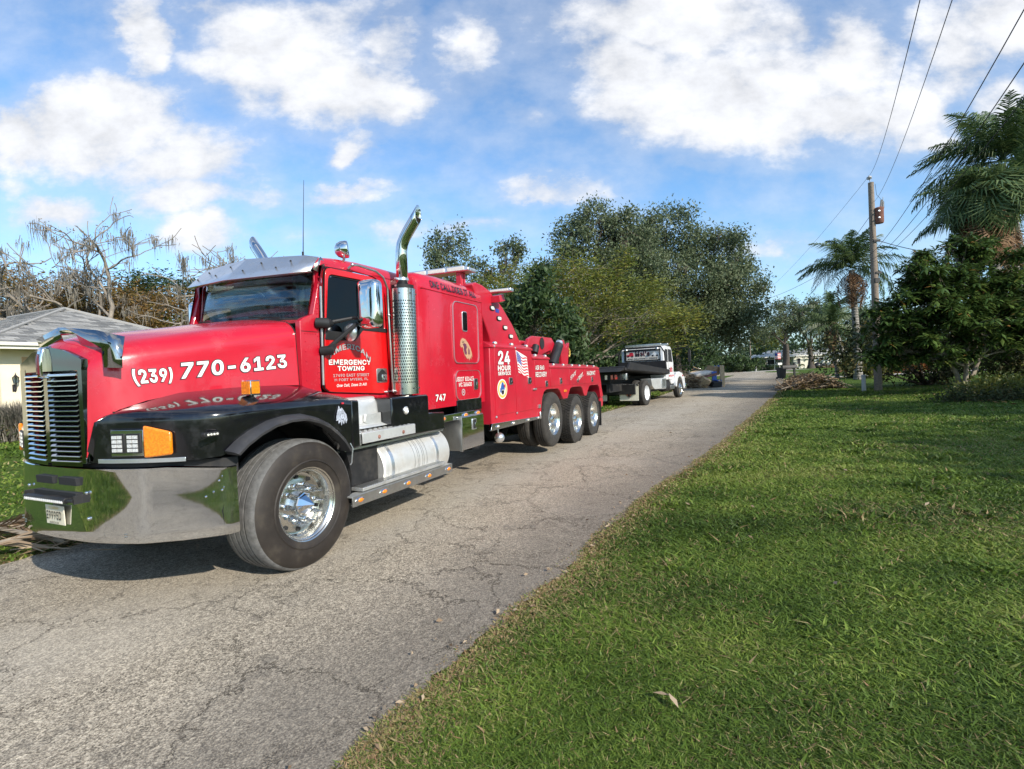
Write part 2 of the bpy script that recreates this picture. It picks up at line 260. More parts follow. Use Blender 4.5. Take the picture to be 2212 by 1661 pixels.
# ---------------------------------------------------------------- mesh helpers
def tag(o,label=None,cat=None,group=None,kind=None):
    if label: o['label']=label
    if cat: o['category']=cat
    if group: o['group']=group
    if kind: o['kind']=kind
    return o
def empty(name,loc=(0,0,0),rot=(0,0,0),label=None,cat=None,group=None,parent=None):
    o=bpy.data.objects.new(name,None); COL.objects.link(o); o.location=loc; o.rotation_euler=rot; o.empty_display_size=.2
    if parent: o.parent=parent
    return tag(o,label,cat,group)
class MB:
    def __init__(s): s.v=[]; s.f=[]; s.mi=[]; s.cur=0
    def add(s,vs,fs):
        o=len(s.v); s.v+= [tuple(p) for p in vs]; s.f+=[tuple(i+o for i in f) for f in fs]; s.mi+=[s.cur]*len(fs); return s
    def box(s,x0,x1,y0,y1,z0,z1):
        return s.add([(x,y,z) for z in(z0,z1) for y in(y0,y1) for x in(x0,x1)],[(0,2,3,1),(4,5,7,6),(0,1,5,4),(2,6,7,3),(0,4,6,2),(1,3,7,5)])
    def prism(s,pts,y0,y1):      # polygon in (x,z), extruded in y
        n=len(pts); vs=[(p[0],y0,p[1]) for p in pts]+[(p[0],y1,p[1]) for p in pts]
        return s.add(vs,[tuple(range(n)),tuple(range(2*n-1,n-1,-1))]+[(i,i+n,(i+1)%n+n,(i+1)%n) for i in range(n)])
    def prismx(s,pts,x0,x1):     # polygon in (y,z), extruded in x
        n=len(pts); vs=[(x0,)+tuple(p) for p in pts]+[(x1,)+tuple(p) for p in pts]
        return s.add(vs,[tuple(range(n)),tuple(range(2*n-1,n-1,-1))]+[(i,i+n,(i+1)%n+n,(i+1)%n) for i in range(n)])
    def prismz(s,pts,z0,z1):
        n=len(pts); vs=[tuple(p)+(z0,) for p in pts]+[tuple(p)+(z1,) for p in pts]
        return s.add(vs,[tuple(range(n-1,-1,-1)),tuple(range(n,2*n))]+[(i,(i+1)%n,(i+1)%n+n,i+n) for i in range(n)])
    def ringprism(s,outer,inner,y0,y1): # frame between two closed outlines of equal count, (x,z)
        n=len(outer); vs=[(p[0],y,p[1]) for y in(y0,y1) for p in list(outer)+list(inner)]
        fs=[]
        for i in range(n):
            j=(i+1)%n
            fs+=[(i,j,n+j,n+i),(2*n+i,3*n+i,3*n+j,2*n+j),(i,2*n+i,2*n+j,j),(n+i,n+j,3*n+j,3*n+i)]
        return s.add(vs,fs)
    def tube(s,path,r,n=8,cap=True):
        P=[Vector(p) for p in path]; rs=r if isinstance(r,(list,tuple)) else [r]*len(P)
        vs=[];fs=[]; up=None
        for i,p in enumerate(P):
            t=(P[min(i+1,len(P)-1)]-P[max(i-1,0)]).normalized()
            if up is None: up=t.orthogonal().normalized()
            up=(up-t*up.dot(t)); up=up.normalized() if up.length>1e-6 else t.orthogonal().normalized()
            b=t.cross(up)
            for k in range(n): a=2*PI*k/n; vs.append(p+(up*math.cos(a)+b*math.sin(a))*rs[i])
        for i in range(len(P)-1):
            for k in range(n): fs.append((i*n+k,i*n+(k+1)%n,(i+1)*n+(k+1)%n,(i+1)*n+k))
        if cap: fs.append(tuple(range(n-1,-1,-1))); fs.append(tuple((len(P)-1)*n+k for k in range(n)))
        return s.add(vs,fs)
    def cyl(s,p0,p1,r0,r1=None,n=20): return s.tube([p0,p1],[r0,r0 if r1 is None else r1],n)
    def lathe(s,prof,c,axis,n=40,closed=False): # prof: (along axis, radius)
        A=Vector(axis).normalized(); U=A.orthogonal().normalized(); V=A.cross(U); c=Vector(c); m=len(prof); vs=[];fs=[]
        for k in range(n):
            a=2*PI*k/n; d=U*math.cos(a)+V*math.sin(a)
            for (t,r) in prof: vs.append(c+A*t+d*r)
        for k in range(n):
            k2=(k+1)%n
            for j in range(m-1): fs.append((k*m+j,k*m+j+1,k2*m+j+1,k2*m+j))
            if closed: fs.append((k*m+m-1,k*m,k2*m,k2*m+m-1))
        return s.add(vs,fs)
    def ell(s,c,r,n=12,m=8):
        vs=[];fs=[]
        for j in range(m+1):
            t=PI*j/m
            for k in range(n): a=2*PI*k/n; vs.append((c[0]+r[0]*math.sin(t)*math.cos(a),c[1]+r[1]*math.sin(t)*math.sin(a),c[2]+r[2]*math.cos(t)))
        for j in range(m):
            for k in range(n): fs.append((j*n+k,(j+1)*n+k,(j+1)*n+(k+1)%n,j*n+(k+1)%n))
        return s.add(vs,fs)
    def grid(s,rows,closed=False):  # rows of equal-length point lists
        n=len(rows[0]); vs=[p for r in rows for p in r]; fs=[]
        for i in range(len(rows)-1):
            for k in range(n-(0 if closed else 1)): fs.append((i*n+k,i*n+(k+1)%n,(i+1)*n+(k+1)%n,(i+1)*n+k))
        return s.add(vs,fs)
    def build(s,name,mats,parent=None,smooth=True,bevel=0.,solid=0.,ang=35,loc=None,sub=0):
        me=bpy.data.meshes.new(name); me.from_pydata(s.v,[],s.f)
        for mm in (mats if isinstance(mats,(list,tuple)) else [mats]): me.materials.append(M[mm] if isinstance(mm,str) else mm)
        if len(me.materials)>1: me.polygons.foreach_set('material_index',s.mi)
        me.validate(clean_customdata=False)
        import bmesh
        bm=bmesh.new(); bm.from_mesh(me); bmesh.ops.remove_doubles(bm,verts=bm.verts,dist=1e-5); bmesh.ops.recalc_face_normals(bm,faces=bm.faces); bm.to_mesh(me); bm.free()
        if smooth:
            me.polygons.foreach_set('use_smooth',[True]*len(me.polygons)); me.set_sharp_from_angle(angle=R(ang))
        o=bpy.data.objects.new(name,me); COL.objects.link(o)
        if parent: o.parent=parent
        if loc: o.location=loc
        if solid: md=o.modifiers.new('solid','SOLIDIFY'); md.thickness=solid; md.offset=0
        if sub: md=o.modifiers.new('sub','SUBSURF'); md.levels=md.render_levels=sub
        if bevel: md=o.modifiers.new('bevel','BEVEL'); md.width=bevel; md.segments=2; md.limit_method='ANGLE'; md.angle_limit=R(40); md.harden_normals=False
        return o
def rrect(x0,x1,z0,z1,r,n=5):
    pts=[]
    for cx,cz,a0 in((x1-r,z1-r,0),(x0+r,z1-r,90),(x0+r,z0+r,180),(x1-r,z0+r,270)):
        for k in range(n+1): a=R(a0+90*k/n); pts.append((cx+r*math.cos(a),cz+r*math.sin(a)))
    return pts
def arrmesh(name,V,F,tint,m,parent=None,nv=4):
    """fast mesh: V (n,3), F (k,nv) ints, tint per face"""
    me=bpy.data.meshes.new(name); V=np.ascontiguousarray(V,dtype=np.float32); F=np.ascontiguousarray(F,dtype=np.int32); k=len(F)
    me.vertices.add(len(V)); me.vertices.foreach_set('co',V.ravel()); me.loops.add(k*nv); me.loops.foreach_set('vertex_index',F.ravel())
    me.polygons.add(k); me.polygons.foreach_set('loop_start',np.arange(k,dtype=np.int32)*nv)
    try: me.polygons.foreach_set('loop_total',np.full(k,nv,dtype=np.int32))
    except Exception: pass
    me.update(calc_edges=True)
    if tint is not None:
        at=me.attributes.new('tint','FLOAT','FACE'); at.data.foreach_set('value',np.asarray(tint,dtype=np.float32))
    me.materials.append(M[m] if isinstance(m,str) else m)
    o=bpy.data.objects.new(name,me); COL.objects.link(o)
    if parent: o.parent=parent
    return o
# letter outlines on a 500 unit body: advance, then closed outlines as x,y,x,y...
GLYPHS={
'!':(98,[[34,80,32,254,66,254,64,80],[49,-2,40,-1,33,4,28,12,26,20,28,29,33,37,40,42,49,43,58,42,65,37,70,29,72,20,70,12,65,4,58,-1]]),
'&':(224,[[98,-3,75,-1,55,6,39,17,27,31,20,48,17,67,19,82,24,95,32,106,42,117,55,128,70,139,108,168,113,172,118,176,123,181,127,187,130,194,131,202,129,214,123,223,113,228,101,230,92,229,84,227,77,222,73,216,69,208,68,199,69,190,73,182,78,173,84,164,92,153,102,142,219,0,182,0,86,116,61,146,51,159,44,172,39,185,38,199,40,215,45,229,55,241,67,249,82,255,100,257,118,255,133,249,145,241,154,230,160,217,162,202,161,191,158,181,152,171,146,162,137,154,128,146,77,109,64,98,55,87,50,77,48,66,50,54,55,44,62,35,72,29,83,25,96,23,111,25,126,30,139,37,151,48,160,61,168,76,173,93,174,112,204,112,202,90,198,72,192,57,185,46,179,38,173,31,166,23,153,12,136,3,117,-2]]),
"'":(103,[[39,159,35,254,68,254,64,159]]),
'(':(137,[[45,103,46,132,50,162,57,192,66,221,76,247,88,270,118,270,106,242,95,214,87,185,81,157,77,129,76,103,77,80,80,57,86,33,94,8,105,-19,118,-48,88,-48,69,-11,56,27,47,66]]),
')':(137,[[19,-48,32,-18,43,9,51,34,57,58,60,81,61,103,60,129,56,157,50,185,41,214,31,242,19,270,48,270,60,247,71,221,80,192,86,162,91,132,92,103,89,65,81,27,67,-11,48,-48]]),
',':(94,[[19,-60,34,36,68,36,42,-60]]),
'-':(227,[[168,122,168,94,57,94,57,122]]),
'.':(94,[[48,-2,39,-1,31,4,26,12,25,20,26,29,31,37,39,42,48,43,56,42,64,37,69,29,71,20,69,12,64,4,56,-1]]),
'0':(227,[[113,-3,87,0,65,12,47,31,34,57,27,89,24,127,27,165,35,197,48,223,65,242,87,254,113,258,139,254,161,242,179,223,192,197,200,165,203,127,200,89,192,57,179,31,162,12,140,0],[113,25,131,28,145,37,157,52,165,72,170,97,172,127,170,157,165,182,157,203,145,218,131,227,113,230,96,227,82,218,70,203,62,182,56,157,55,127,56,97,62,72,70,52,82,37,96,28]]),
'1':(227,[[38,0,38,27,195,27,195,0],[138,254,138,0,106,0,106,224,43,179,43,213,99,254]]),
'2':(227,[[32,0,32,24,117,114,130,129,141,141,149,153,155,163,159,174,160,186,159,198,154,209,146,218,137,224,125,228,112,230,98,228,86,224,77,216,69,207,65,195,64,181,33,181,35,202,43,221,55,237,72,248,91,255,112,258,134,255,153,248,169,237,181,223,188,205,191,186,189,172,185,159,179,145,168,129,153,111,133,90,76,30,195,28,195,0]]),
'3':(227,[[109,-3,87,-1,66,5,49,15,35,29,26,46,22,66,55,66,57,54,63,44,72,35,83,30,95,26,109,25,124,26,138,30,149,37,157,46,163,58,165,72,163,86,158,98,150,109,137,117,121,122,101,124,78,124,78,150,144,224,35,226,35,254,186,254,186,230,106,139,106,144,132,144,154,138,172,127,185,111,194,93,196,72,194,51,185,33,172,18,154,6,133,-1]]),
'4':(227,[[20,53,20,79,123,254,155,254,54,83,207,81,207,53],[141,0,141,61,141,73,141,159,171,159,171,0]]),
'5':(227,[[111,-3,89,-1,70,6,54,16,41,30,33,47,30,65,61,65,64,54,69,44,77,36,87,30,98,26,111,25,125,27,138,32,149,41,157,52,162,66,164,81,162,97,157,111,148,122,137,131,124,137,109,138,96,137,84,134,73,129,64,123,34,126,48,254,183,254,183,226,75,226,67,151,77,157,89,162,101,166,115,167,131,165,147,160,161,153,172,143,182,130,189,116,194,99,195,82,193,58,184,38,171,21,154,8,134,-1]]),
'6':(227,[[113,-3,91,-1,71,7,55,20,42,37,34,58,32,81,34,100,40,119,51,142,69,170,126,254,161,254,75,131,77,137,83,144,90,149,98,153,107,156,117,157,139,155,158,147,173,136,185,120,192,101,194,79,192,56,184,36,171,20,155,7,135,-1],[113,24,127,26,139,31,149,40,157,51,162,64,164,79,162,94,157,107,149,118,139,126,127,131,113,133,99,131,87,126,77,118,69,107,64,94,62,79,64,64,69,51,77,40,87,31,99,26]]),
'7':(227,[[48,0,162,224,31,226,31,254,195,254,195,224,82,0]]),
'8':(227,[[113,-3,89,-1,68,6,50,17,37,31,29,48,26,68,28,83,33,98,40,110,51,121,63,128,76,132,59,141,46,154,38,171,35,190,38,209,45,225,57,239,73,249,92,256,113,258,134,256,153,249,169,239,181,225,188,209,191,190,188,171,180,154,167,141,150,133,164,128,176,121,186,110,194,98,199,83,200,68,198,48,189,31,176,17,158,6,137,-1],[113,25,129,26,142,30,153,37,161,46,167,57,168,69,167,83,161,94,153,104,141,111,128,116,113,118,98,116,85,111,73,104,65,94,59,83,58,69,59,57,64,46,73,37,84,30,97,26],[113,145,126,146,137,150,146,157,154,165,158,176,160,188,158,200,154,210,147,218,138,225,126,229,113,230,100,229,89,225,79,218,72,210,68,200,66,188,68,176,72,165,79,157,89,150,100,146]]),
'9':(227,[[113,258,135,255,155,247,171,234,184,217,192,197,194,173,192,155,186,135,175,112,158,84,100,0,65,0,151,124,149,117,144,111,137,105,128,101,119,98,109,97,87,100,69,107,53,119,41,134,34,154,32,176,34,198,42,218,55,235,71,247,91,255],[113,230,99,228,87,223,77,215,69,204,64,191,63,176,64,161,69,148,77,137,87,129,99,123,113,122,127,123,139,129,149,137,157,147,162,160,164,175,162,190,157,204,150,215,139,223,127,228]]),
'A':(240,[[8,0,101,254,138,254,231,0,198,0,144,151,138,167,132,186,125,210,116,239,123,239,114,209,106,185,100,166,95,151,43,0],[55,71,55,99,185,99,185,71]]),
'B':(228,[[30,0,30,254,121,254,145,252,164,245,180,235,190,221,197,205,199,187,198,172,193,160,187,150,178,143,168,137,157,133,170,129,182,123,192,114,201,102,207,86,209,68,207,50,200,33,189,20,172,9,151,2,123,0],[62,29,122,29,148,31,165,40,175,53,178,68,176,81,171,92,163,102,153,109,140,114,124,115,62,115],[62,143,119,143,132,144,144,148,154,155,162,163,166,174,168,186,165,202,156,214,141,223,120,226,62,226]]),
'C':(255,[[134,-3,103,1,75,12,52,32,35,58,24,90,20,127,24,165,35,197,52,223,75,242,103,254,134,258,152,256,170,252,186,245,201,236,214,224,224,209,232,193,236,174,204,174,200,186,195,197,187,206,179,214,169,220,158,224,146,227,134,228,111,225,92,216,75,202,62,182,54,157,52,127,54,97,63,72,75,53,92,38,112,29,134,26,146,27,158,30,169,34,179,40,187,48,195,57,200,68,204,80,236,80,232,62,224,45,214,31,201,19,187,9,170,2,153,-2]]),
'D':(251,[[109,0,48,0,48,29,107,29,136,31,159,40,177,55,189,75,197,99,200,128,197,156,190,180,177,200,160,214,138,223,110,226,47,226,47,254,113,254,147,251,176,239,200,221,217,196,227,164,231,128,227,91,217,59,199,34,175,15,145,4],[62,254,62,0,30,0,30,254]]),
'E':(209,[[30,0,30,254,186,254,186,226,62,226,62,143,178,143,178,114,62,114,62,29,188,29,188,0]]),
'F':(205,[[30,0,30,254,185,254,185,226,62,226,62,139,173,139,173,111,62,111,62,0]]),
'G':(260,[[134,-3,102,1,75,13,52,32,35,58,24,90,20,127,24,165,35,197,52,223,74,242,102,254,132,258,152,256,170,252,187,245,202,235,214,222,225,208,232,192,237,174,204,174,199,186,194,197,186,206,178,213,168,220,158,224,146,227,133,228,111,225,92,216,75,202,62,182,54,157,52,127,54,97,63,72,75,53,92,38,112,29,134,26,155,29,172,36,187,47,198,62,205,80,207,101,217,100,141,100,141,128,239,128,239,100,236,71,225,45,209,25,188,9,163,0]]),
'H':(258,[[30,0,30,254,62,254,62,144,196,144,196,254,228,254,228,0,196,0,196,116,62,116,62,0]]),
'I':(150,[[16,0,16,29,59,29,59,226,16,226,16,254,135,254,135,226,91,226,91,29,135,29,135,0]]),
'K':(233,[[52,73,52,108,61,119,70,131,78,141,87,152,96,162,106,172,182,254,224,254,116,138],[30,0,30,254,62,254,62,167,62,112,62,97,62,0],[186,0,94,130,114,155,224,0]]),
'L':(196,[[30,0,30,254,62,254,62,29,181,29,181,0]]),
'M':(314,[[30,0,30,254,76,254,139,94,141,87,144,79,147,71,150,61,153,52,156,42,158,33,161,24,154,24,159,41,162,51,165,61,168,70,171,79,174,87,176,94,238,254,284,254,284,0,252,0,252,145,252,154,252,163,252,174,253,184,253,207,253,218,253,229,253,217,249,205,245,193,241,181,237,171,234,161,231,152,228,145,171,0,143,0,85,145,83,152,80,160,76,170,72,181,69,192,65,204,60,216,56,229,60,219,60,208,60,197,60,186,61,164,61,154,61,145,61,0]]),
'N':(262,[[30,0,30,254,68,254,172,91,176,84,181,75,187,65,194,53,200,41,207,27,202,27,201,41,200,54,200,67,200,79,199,89,199,97,199,254,232,254,232,0,193,0,101,145,95,155,89,165,82,177,74,191,54,226,60,227,61,192,62,177,62,164,62,153,62,145,62,0]]),
'O':(267,[[133,-3,103,1,75,12,52,32,35,58,24,90,20,127,24,165,35,197,52,223,75,242,103,254,133,258,164,254,192,242,215,223,232,197,243,165,247,127,243,90,232,58,215,32,192,12,164,1],[133,26,155,29,175,38,191,52,204,72,212,97,215,127,212,157,204,182,191,202,175,216,155,225,133,228,112,225,92,216,75,202,63,182,54,157,52,127,54,97,63,72,75,52,92,38,112,29]]),
'R':(224,[[30,0,30,254,118,254,145,252,167,244,183,232,195,217,202,198,205,176,202,154,195,136,183,120,166,109,145,101,118,99,48,99,48,128,117,128,135,129,149,133,160,141,167,150,171,162,173,176,171,190,167,202,159,212,149,220,134,224,116,226,62,226,62,0],[177,0,115,115,151,115,214,0]]),
'S':(223,[[112,-4,86,-2,64,5,46,15,32,30,23,48,19,68,52,68,55,55,62,44,71,35,83,29,97,26,112,25,128,26,143,30,155,37,165,46,171,57,173,70,171,81,166,89,158,96,148,102,136,107,122,111,92,120,64,130,43,145,30,163,26,186,29,206,37,224,51,238,69,249,90,256,114,258,137,256,158,249,175,238,189,224,197,208,200,189,169,189,163,206,151,219,134,227,112,229,97,228,84,224,73,218,64,209,59,199,58,188,60,176,65,167,74,160,85,154,96,150,106,147,132,140,144,136,156,132,168,126,179,119,189,110,197,99,202,85,204,69,201,50,193,32,180,17,162,5,139,-2]]),
'T':(224,[[16,226,16,254,208,254,208,226,128,226,128,0,96,0,96,226]]),
'U':(259,[[129,-4,101,-1,77,8,57,22,42,40,33,62,30,87,30,254,62,254,62,89,64,72,70,57,80,44,94,34,110,28,129,26,149,28,165,34,179,44,188,57,194,72,196,89,196,254,229,254,229,87,226,62,216,40,201,22,182,8,157,-1]]),
'V':(240,[[102,0,8,254,42,254,96,103,101,88,108,69,115,45,124,15,117,15,126,45,133,69,140,88,145,103,197,254,231,254,139,0]]),
'W':(343,[[78,0,8,254,41,254,82,98,85,85,88,73,91,60,93,47,96,33,98,20,97,33,100,47,103,60,106,73,109,85,112,98,153,254,190,254,231,98,234,85,237,73,240,60,243,47,246,33,249,20,244,20,247,33,249,47,252,60,255,73,258,85,261,98,302,254,335,254,265,0,228,0,184,161,180,178,176,196,172,215,168,237,175,237,171,216,167,197,164,179,159,161,115,0]]),
'Y':(236,[[102,0,102,104,8,254,46,254,96,172,104,159,111,146,118,132,125,115,112,115,119,132,126,146,133,159,140,172,191,254,228,254,134,104,134,0]]),
'Z':(219,[[21,0,21,23,137,193,145,204,153,215,162,227,170,238,174,227,158,227,143,226,127,226,111,226,20,226,20,254,198,254,198,231,84,64,76,52,67,40,58,28,49,17,45,27,61,28,76,28,92,28,107,29,200,29,200,0]]),
'a':(195,[[80,-4,63,-3,47,2,34,11,24,22,17,37,15,54,17,69,22,80,29,90,39,97,50,102,63,105,76,108,89,110,105,112,117,113,126,115,133,117,136,121,138,127,137,139,133,148,128,156,120,161,110,164,98,165,85,164,75,161,66,156,59,150,54,144,50,137,20,146,29,161,39,173,52,182,66,188,82,191,97,192,108,192,119,190,131,186,143,180,153,172,161,160,167,145,168,126,168,0,138,0,138,26,132,19,126,12,118,6,108,1,95,-3],[85,23,101,24,114,29,124,37,132,47,136,57,138,69,138,95,135,93,130,91,123,89,116,88,108,87,100,86,93,85,88,84,77,82,67,79,58,75,52,70,47,62,46,52,47,43,51,36,57,30,65,26,74,24]]),
'e':(202,[[106,-4,80,-1,58,8,41,23,28,42,20,66,17,93,20,121,28,145,40,165,58,180,78,189,103,192,118,191,133,187,147,180,160,170,170,157,179,141,184,121,186,97,186,85,37,85,37,110,169,110,155,101,153,119,149,134,141,147,131,157,118,163,103,165,87,163,73,157,62,147,54,135,50,121,48,105,48,89,50,69,55,53,64,40,76,31,90,25,106,23,117,24,127,26,135,31,143,36,149,44,153,53,182,45,177,32,168,20,156,10,141,2,125,-3]]),
'l':(95,[[70,-1,50,2,37,10,29,24,26,42,26,254,57,254,57,49,58,38,60,31,65,27,73,26,77,26,83,27,90,1,86,0,81,0,75,-1]]),
'n':(205,[[57,113,57,0,26,0,26,190,56,190,56,144,51,144,62,166,76,181,94,189,114,192,132,190,147,184,160,174,170,160,176,142,179,120,179,0,148,0,148,118,145,137,136,152,123,161,105,165,92,163,80,159,71,151,63,141,58,129]]),
'o':(208,[[104,-4,79,-1,58,8,41,23,28,43,20,66,17,94,20,122,28,146,41,165,58,180,79,189,104,192,128,189,149,180,167,165,180,146,188,122,191,94,188,66,180,43,167,23,149,8,128,-1],[104,23,121,26,135,33,146,44,154,59,158,75,160,94,158,112,154,129,146,144,135,155,121,162,104,165,86,162,73,155,62,144,54,129,50,112,48,94,50,75,54,59,62,44,73,33,86,26]]),
's':(182,[[91,-4,72,-3,56,2,42,9,31,19,23,32,18,47,47,53,53,40,62,30,75,25,91,23,108,25,122,31,131,40,134,51,132,60,127,68,118,74,106,78,75,85,52,93,36,104,27,119,23,137,26,152,33,166,43,177,58,185,74,190,94,192,112,191,127,186,140,179,149,170,157,158,162,145,134,139,129,149,121,158,110,164,94,166,78,164,65,158,57,150,54,139,56,129,62,122,72,116,86,111,115,105,137,97,153,86,162,71,166,53,163,37,156,24,145,12,130,3,112,-2]]),
't':(114,[[102,190,102,164,3,164,3,190],[32,236,63,236,63,49,64,38,68,31,75,26,85,25,93,26,97,26,101,27,107,1,102,0,96,-1,90,-2,84,-2,62,1,46,11,36,26,32,46]])}
GL={c:(a/500,[[(v[k]/500,v[k+1]/500) for k in range(0,len(v),2)] for v in L]) for c,(a,L) in GLYPHS.items()}
def grow_outline(P,d):
    P=np.array(P,float); n=len(P); out=[]
    for k in range(n):
        a=P[k]-P[k-1]; b=P[(k+1)%n]-P[k]; la=np.hypot(*a)+1e-9; lb=np.hypot(*b)+1e-9; na=np.array([-a[1],a[0]])/la; nb=np.array([-b[1],b[0]])/lb
        m=na+nb; l=np.hypot(*m); m=m/max(l,1e-6); c=max(.55,float(m@na)); out.append(P[k]+m*d/c)
    return [tuple(q) for q in out]
def area2(P): return sum(P[k-1][0]*P[k][1]-P[k][0]*P[k-1][1] for k in range(len(P)))
def inside(pt,P):
    c=False; n=len(P)
    for k in range(n):
        a,b=P[k-1],P[k]
        if (a[1]>pt[1])!=(b[1]>pt[1]) and pt[0]<(b[0]-a[0])*(pt[1]-a[1])/(b[1]-a[1])+a[0]: c=not c
    return c
def text_mesh(txt,bold=.0,shear=0.,spacing=1.,track=None):
    """flat letter outlines, filled; bold pushes the outline outwards; crossing strokes of a letter lie on layers of their own (z)"""
    layers={}; x=0.; track=bold if track is None else track
    for ch in txt:
        if ch==' ': x+=.26; continue
        adv,spl=GL[ch]; big=max(spl,key=lambda P:abs(area2(P))); s0=1 if area2(big)>0 else -1
        outer=[P for P in spl if area2(P)*s0>0]
        for P in spl:
            Q=grow_outline(P,-bold*s0) if bold else P
            if area2(P)*s0<0 and area2(Q)*area2(P)<=0: continue
            if area2(P)*s0>0: q=outer.index(P)
            else: q=next((k for k,O in enumerate(outer) if inside(P[0],O)),0)
            layers.setdefault(q,[]).append([(x+a+shear*b,b) for a,b in Q])
        x+=adv*spacing+track*1.6
    vs=[];fs=[]
    for q,L in layers.items():
        cu=bpy.data.curves.new('t','CURVE'); cu.dimensions='2D'; cu.fill_mode='BOTH'
        for Q in L:
            s=cu.splines.new('POLY'); s.points.add(len(Q)-1); s.use_cyclic_u=True
            for p,(a,b) in zip(s.points,Q): p.co=(a,b,0,1)
        o=bpy.data.objects.new('t',cu); COL.objects.link(o); bpy.context.view_layer.update()
        m=bpy.data.meshes.new_from_object(o.evaluated_get(bpy.context.evaluated_depsgraph_get())); k=len(vs)
        vs+=[(v.co.x,v.co.y,float(q)) for v in m.vertices]; fs+=[tuple(i+k for i in f.vertices) for f in m.polygons]
        bpy.data.objects.remove(o); bpy.data.curves.remove(cu); bpy.data.meshes.remove(m)
    me=bpy.data.meshes.new('lettering'); me.from_pydata(vs,[],fs); return me
def lettering(txt,m,parent,mapf,bold=.02,outline=None,ow=.05,shear=0.,name='lettering',spacing=1.,vb=None):
    """mapf(u,v,lift)->local point; u,v in 0..1 over the text's own box"""
    base=text_mesh(txt,bold,shear,spacing); n=len(base.vertices); co=np.empty(n*3); base.vertices.foreach_get('co',co); co=co.reshape(-1,3)
    x0,x1,y0,y1=co[:,0].min(),co[:,0].max(),co[:,1].min(),co[:,1].max()
    if vb: y0,y1=vb
    objs=[]
    for me,lift,mm in ((base,.004,m),)+(((text_mesh(txt,bold+ow,shear,spacing,bold),.002,outline),) if outline else ()):
        k=len(me.vertices); c=np.empty(k*3); me.vertices.foreach_get('co',c); c=c.reshape(-1,3)
        pts=[mapf((p[0]-x0)/(x1-x0),(p[1]-y0)/(y1-y0),lift+.0003*p[2]) for p in c]
        me.vertices.foreach_set('co',np.array(pts,dtype=np.float32).ravel()); me.materials.clear(); me.materials.append(M[mm]); me.update(); me.name=name
        o=bpy.data.objects.new(name,me); COL.objects.link(o); o.parent=parent; objs.append(o)
    return objs
def quadmap(BL,BR,TR,TL,wf):
    def f(u,v,l):
        s=(1-u)*(1-v)*BL[0]+u*(1-v)*BR[0]+u*v*TR[0]+(1-u)*v*TL[0]; z=(1-u)*(1-v)*BL[1]+u*(1-v)*BR[1]+u*v*TR[1]+(1-u)*v*TL[1]
        w=wf(s,z) if callable(wf) else wf
        return (s,w-l,z)
    return f
def rectmap(s0,s1,z0,z1,w): return quadmap((s0,z0),(s1,z0),(s1,z1),(s0,z1),w)
def copy_tree(o,parent=None):
    c=o.copy(); COL.objects.link(c); c.parent=parent
    for ch in list(o.children): copy_tree(ch,c)
    return c
M['badge_red']=mat('badge_red',(.10,.008,.015),.25,coat=.5)
M['deflector_chrome']=mat('deflector_chrome',(.36,.37,.38),.06,metal=1,dirt=(.3,.3,.28),dscale=9,damt=.2)
M['curtain_cloth']=mat('curtain_cloth',(.16,.17,.17),.9,var=.2)
M['flare_rubber']=mat('flare_rubber',(.035,.035,.038),.42,var=.3,vscale=6,dirt=(.09,.085,.08),dscale=5,damt=.4)
M['badge']=mat('badge_print',(.35,.38,.45),.3,var=.9,vscale=70)
# ================================================================= RED TOW TRUCK
TH=.4246; TO=(-1.749,4.3442,0); TROT=PI/2-TH
truck=empty('tow_truck',TO,(.0126,0,TROT),'long red heavy tow truck with black front fenders and chrome bumper parked on the road','tow truck')
def sm(x,xs,ys): return float(np.interp(x,xs,ys))
# stations along the hood: s, half width at side, bottom z, top edge z, crown z, corner radius
HS=[(-1.172,.385,1.08,1.74,1.855,.06),(-1.16,.39,1.12,1.77,1.88,.08),(-1.138,.41,1.30,1.81,1.905,.10),(-1.10,.455,1.355,1.845,1.925,.12),(-1.02,.505,1.41,1.885,1.955,.13),(-.86,.555,1.465,1.925,1.985,.14),(-.62,.62,1.512,1.97,2.025,.15),
    (-.35,.70,1.53,2.02,2.07,.15),(-.1,.765,1.537,2.065,2.115,.15),(.12,.815,1.535,2.10,2.15,.15),(.30,.85,1.53,2.125,2.175,.14)]
SX=[h[0] for h in HS]
def hood_w(s,z=0): 
    zt=sm(s,SX,[h[3] for h in HS]); zb=sm(s,SX,[h[2] for h in HS]); t=(z-zb)/max(.01,zt-zb) if z else .3
    return 1.22-sm(s,SX,[h[1] for h in HS])+.03*max(0,t)
def hood_ring(h):
    s,hw,zb,zt,zc,r=h; half=[]
    for t in(0,.25,.5,.75,1): z=zb+(zt-r-zb)*t; half.append((hw-.03*((z-zb)/(zt-zb)),z))
    xw=half[-1][0]
    for k in range(1,7): a=R(90*k/6*.86); half.append((xw-r+r*math.cos(a)-.006*k,zt-r+r*math.sin(a)))
    x1,z1=half[-1]
    for k in range(1,7): t=k/6; half.append((x1*(1-t),z1+(zc-z1)*(1-(1-t)**2)))
    near=[(s,1.22-a,b) for a,b in half]; far=[(s,1.22+a,b) for a,b in half[::-1][1:]]
    return near+far
hm=MB(); hm.grid([hood_ring(h) for h in HS]); hood=hm.build('hood','red',truck,ang=50)
# nose panel round the grille
nm=MB(); r0=hood_ring(HS[0]); nm.add(r0+[(p[0]+.01,1.22+(p[1]-1.22)*.85,1.08+(p[2]-1.08)*.9) for p in r0],[(i,i+1,len(r0)+i+1,len(r0)+i) for i in range(len(r0)-1)]); nm.build('hood_nose','red',truck)
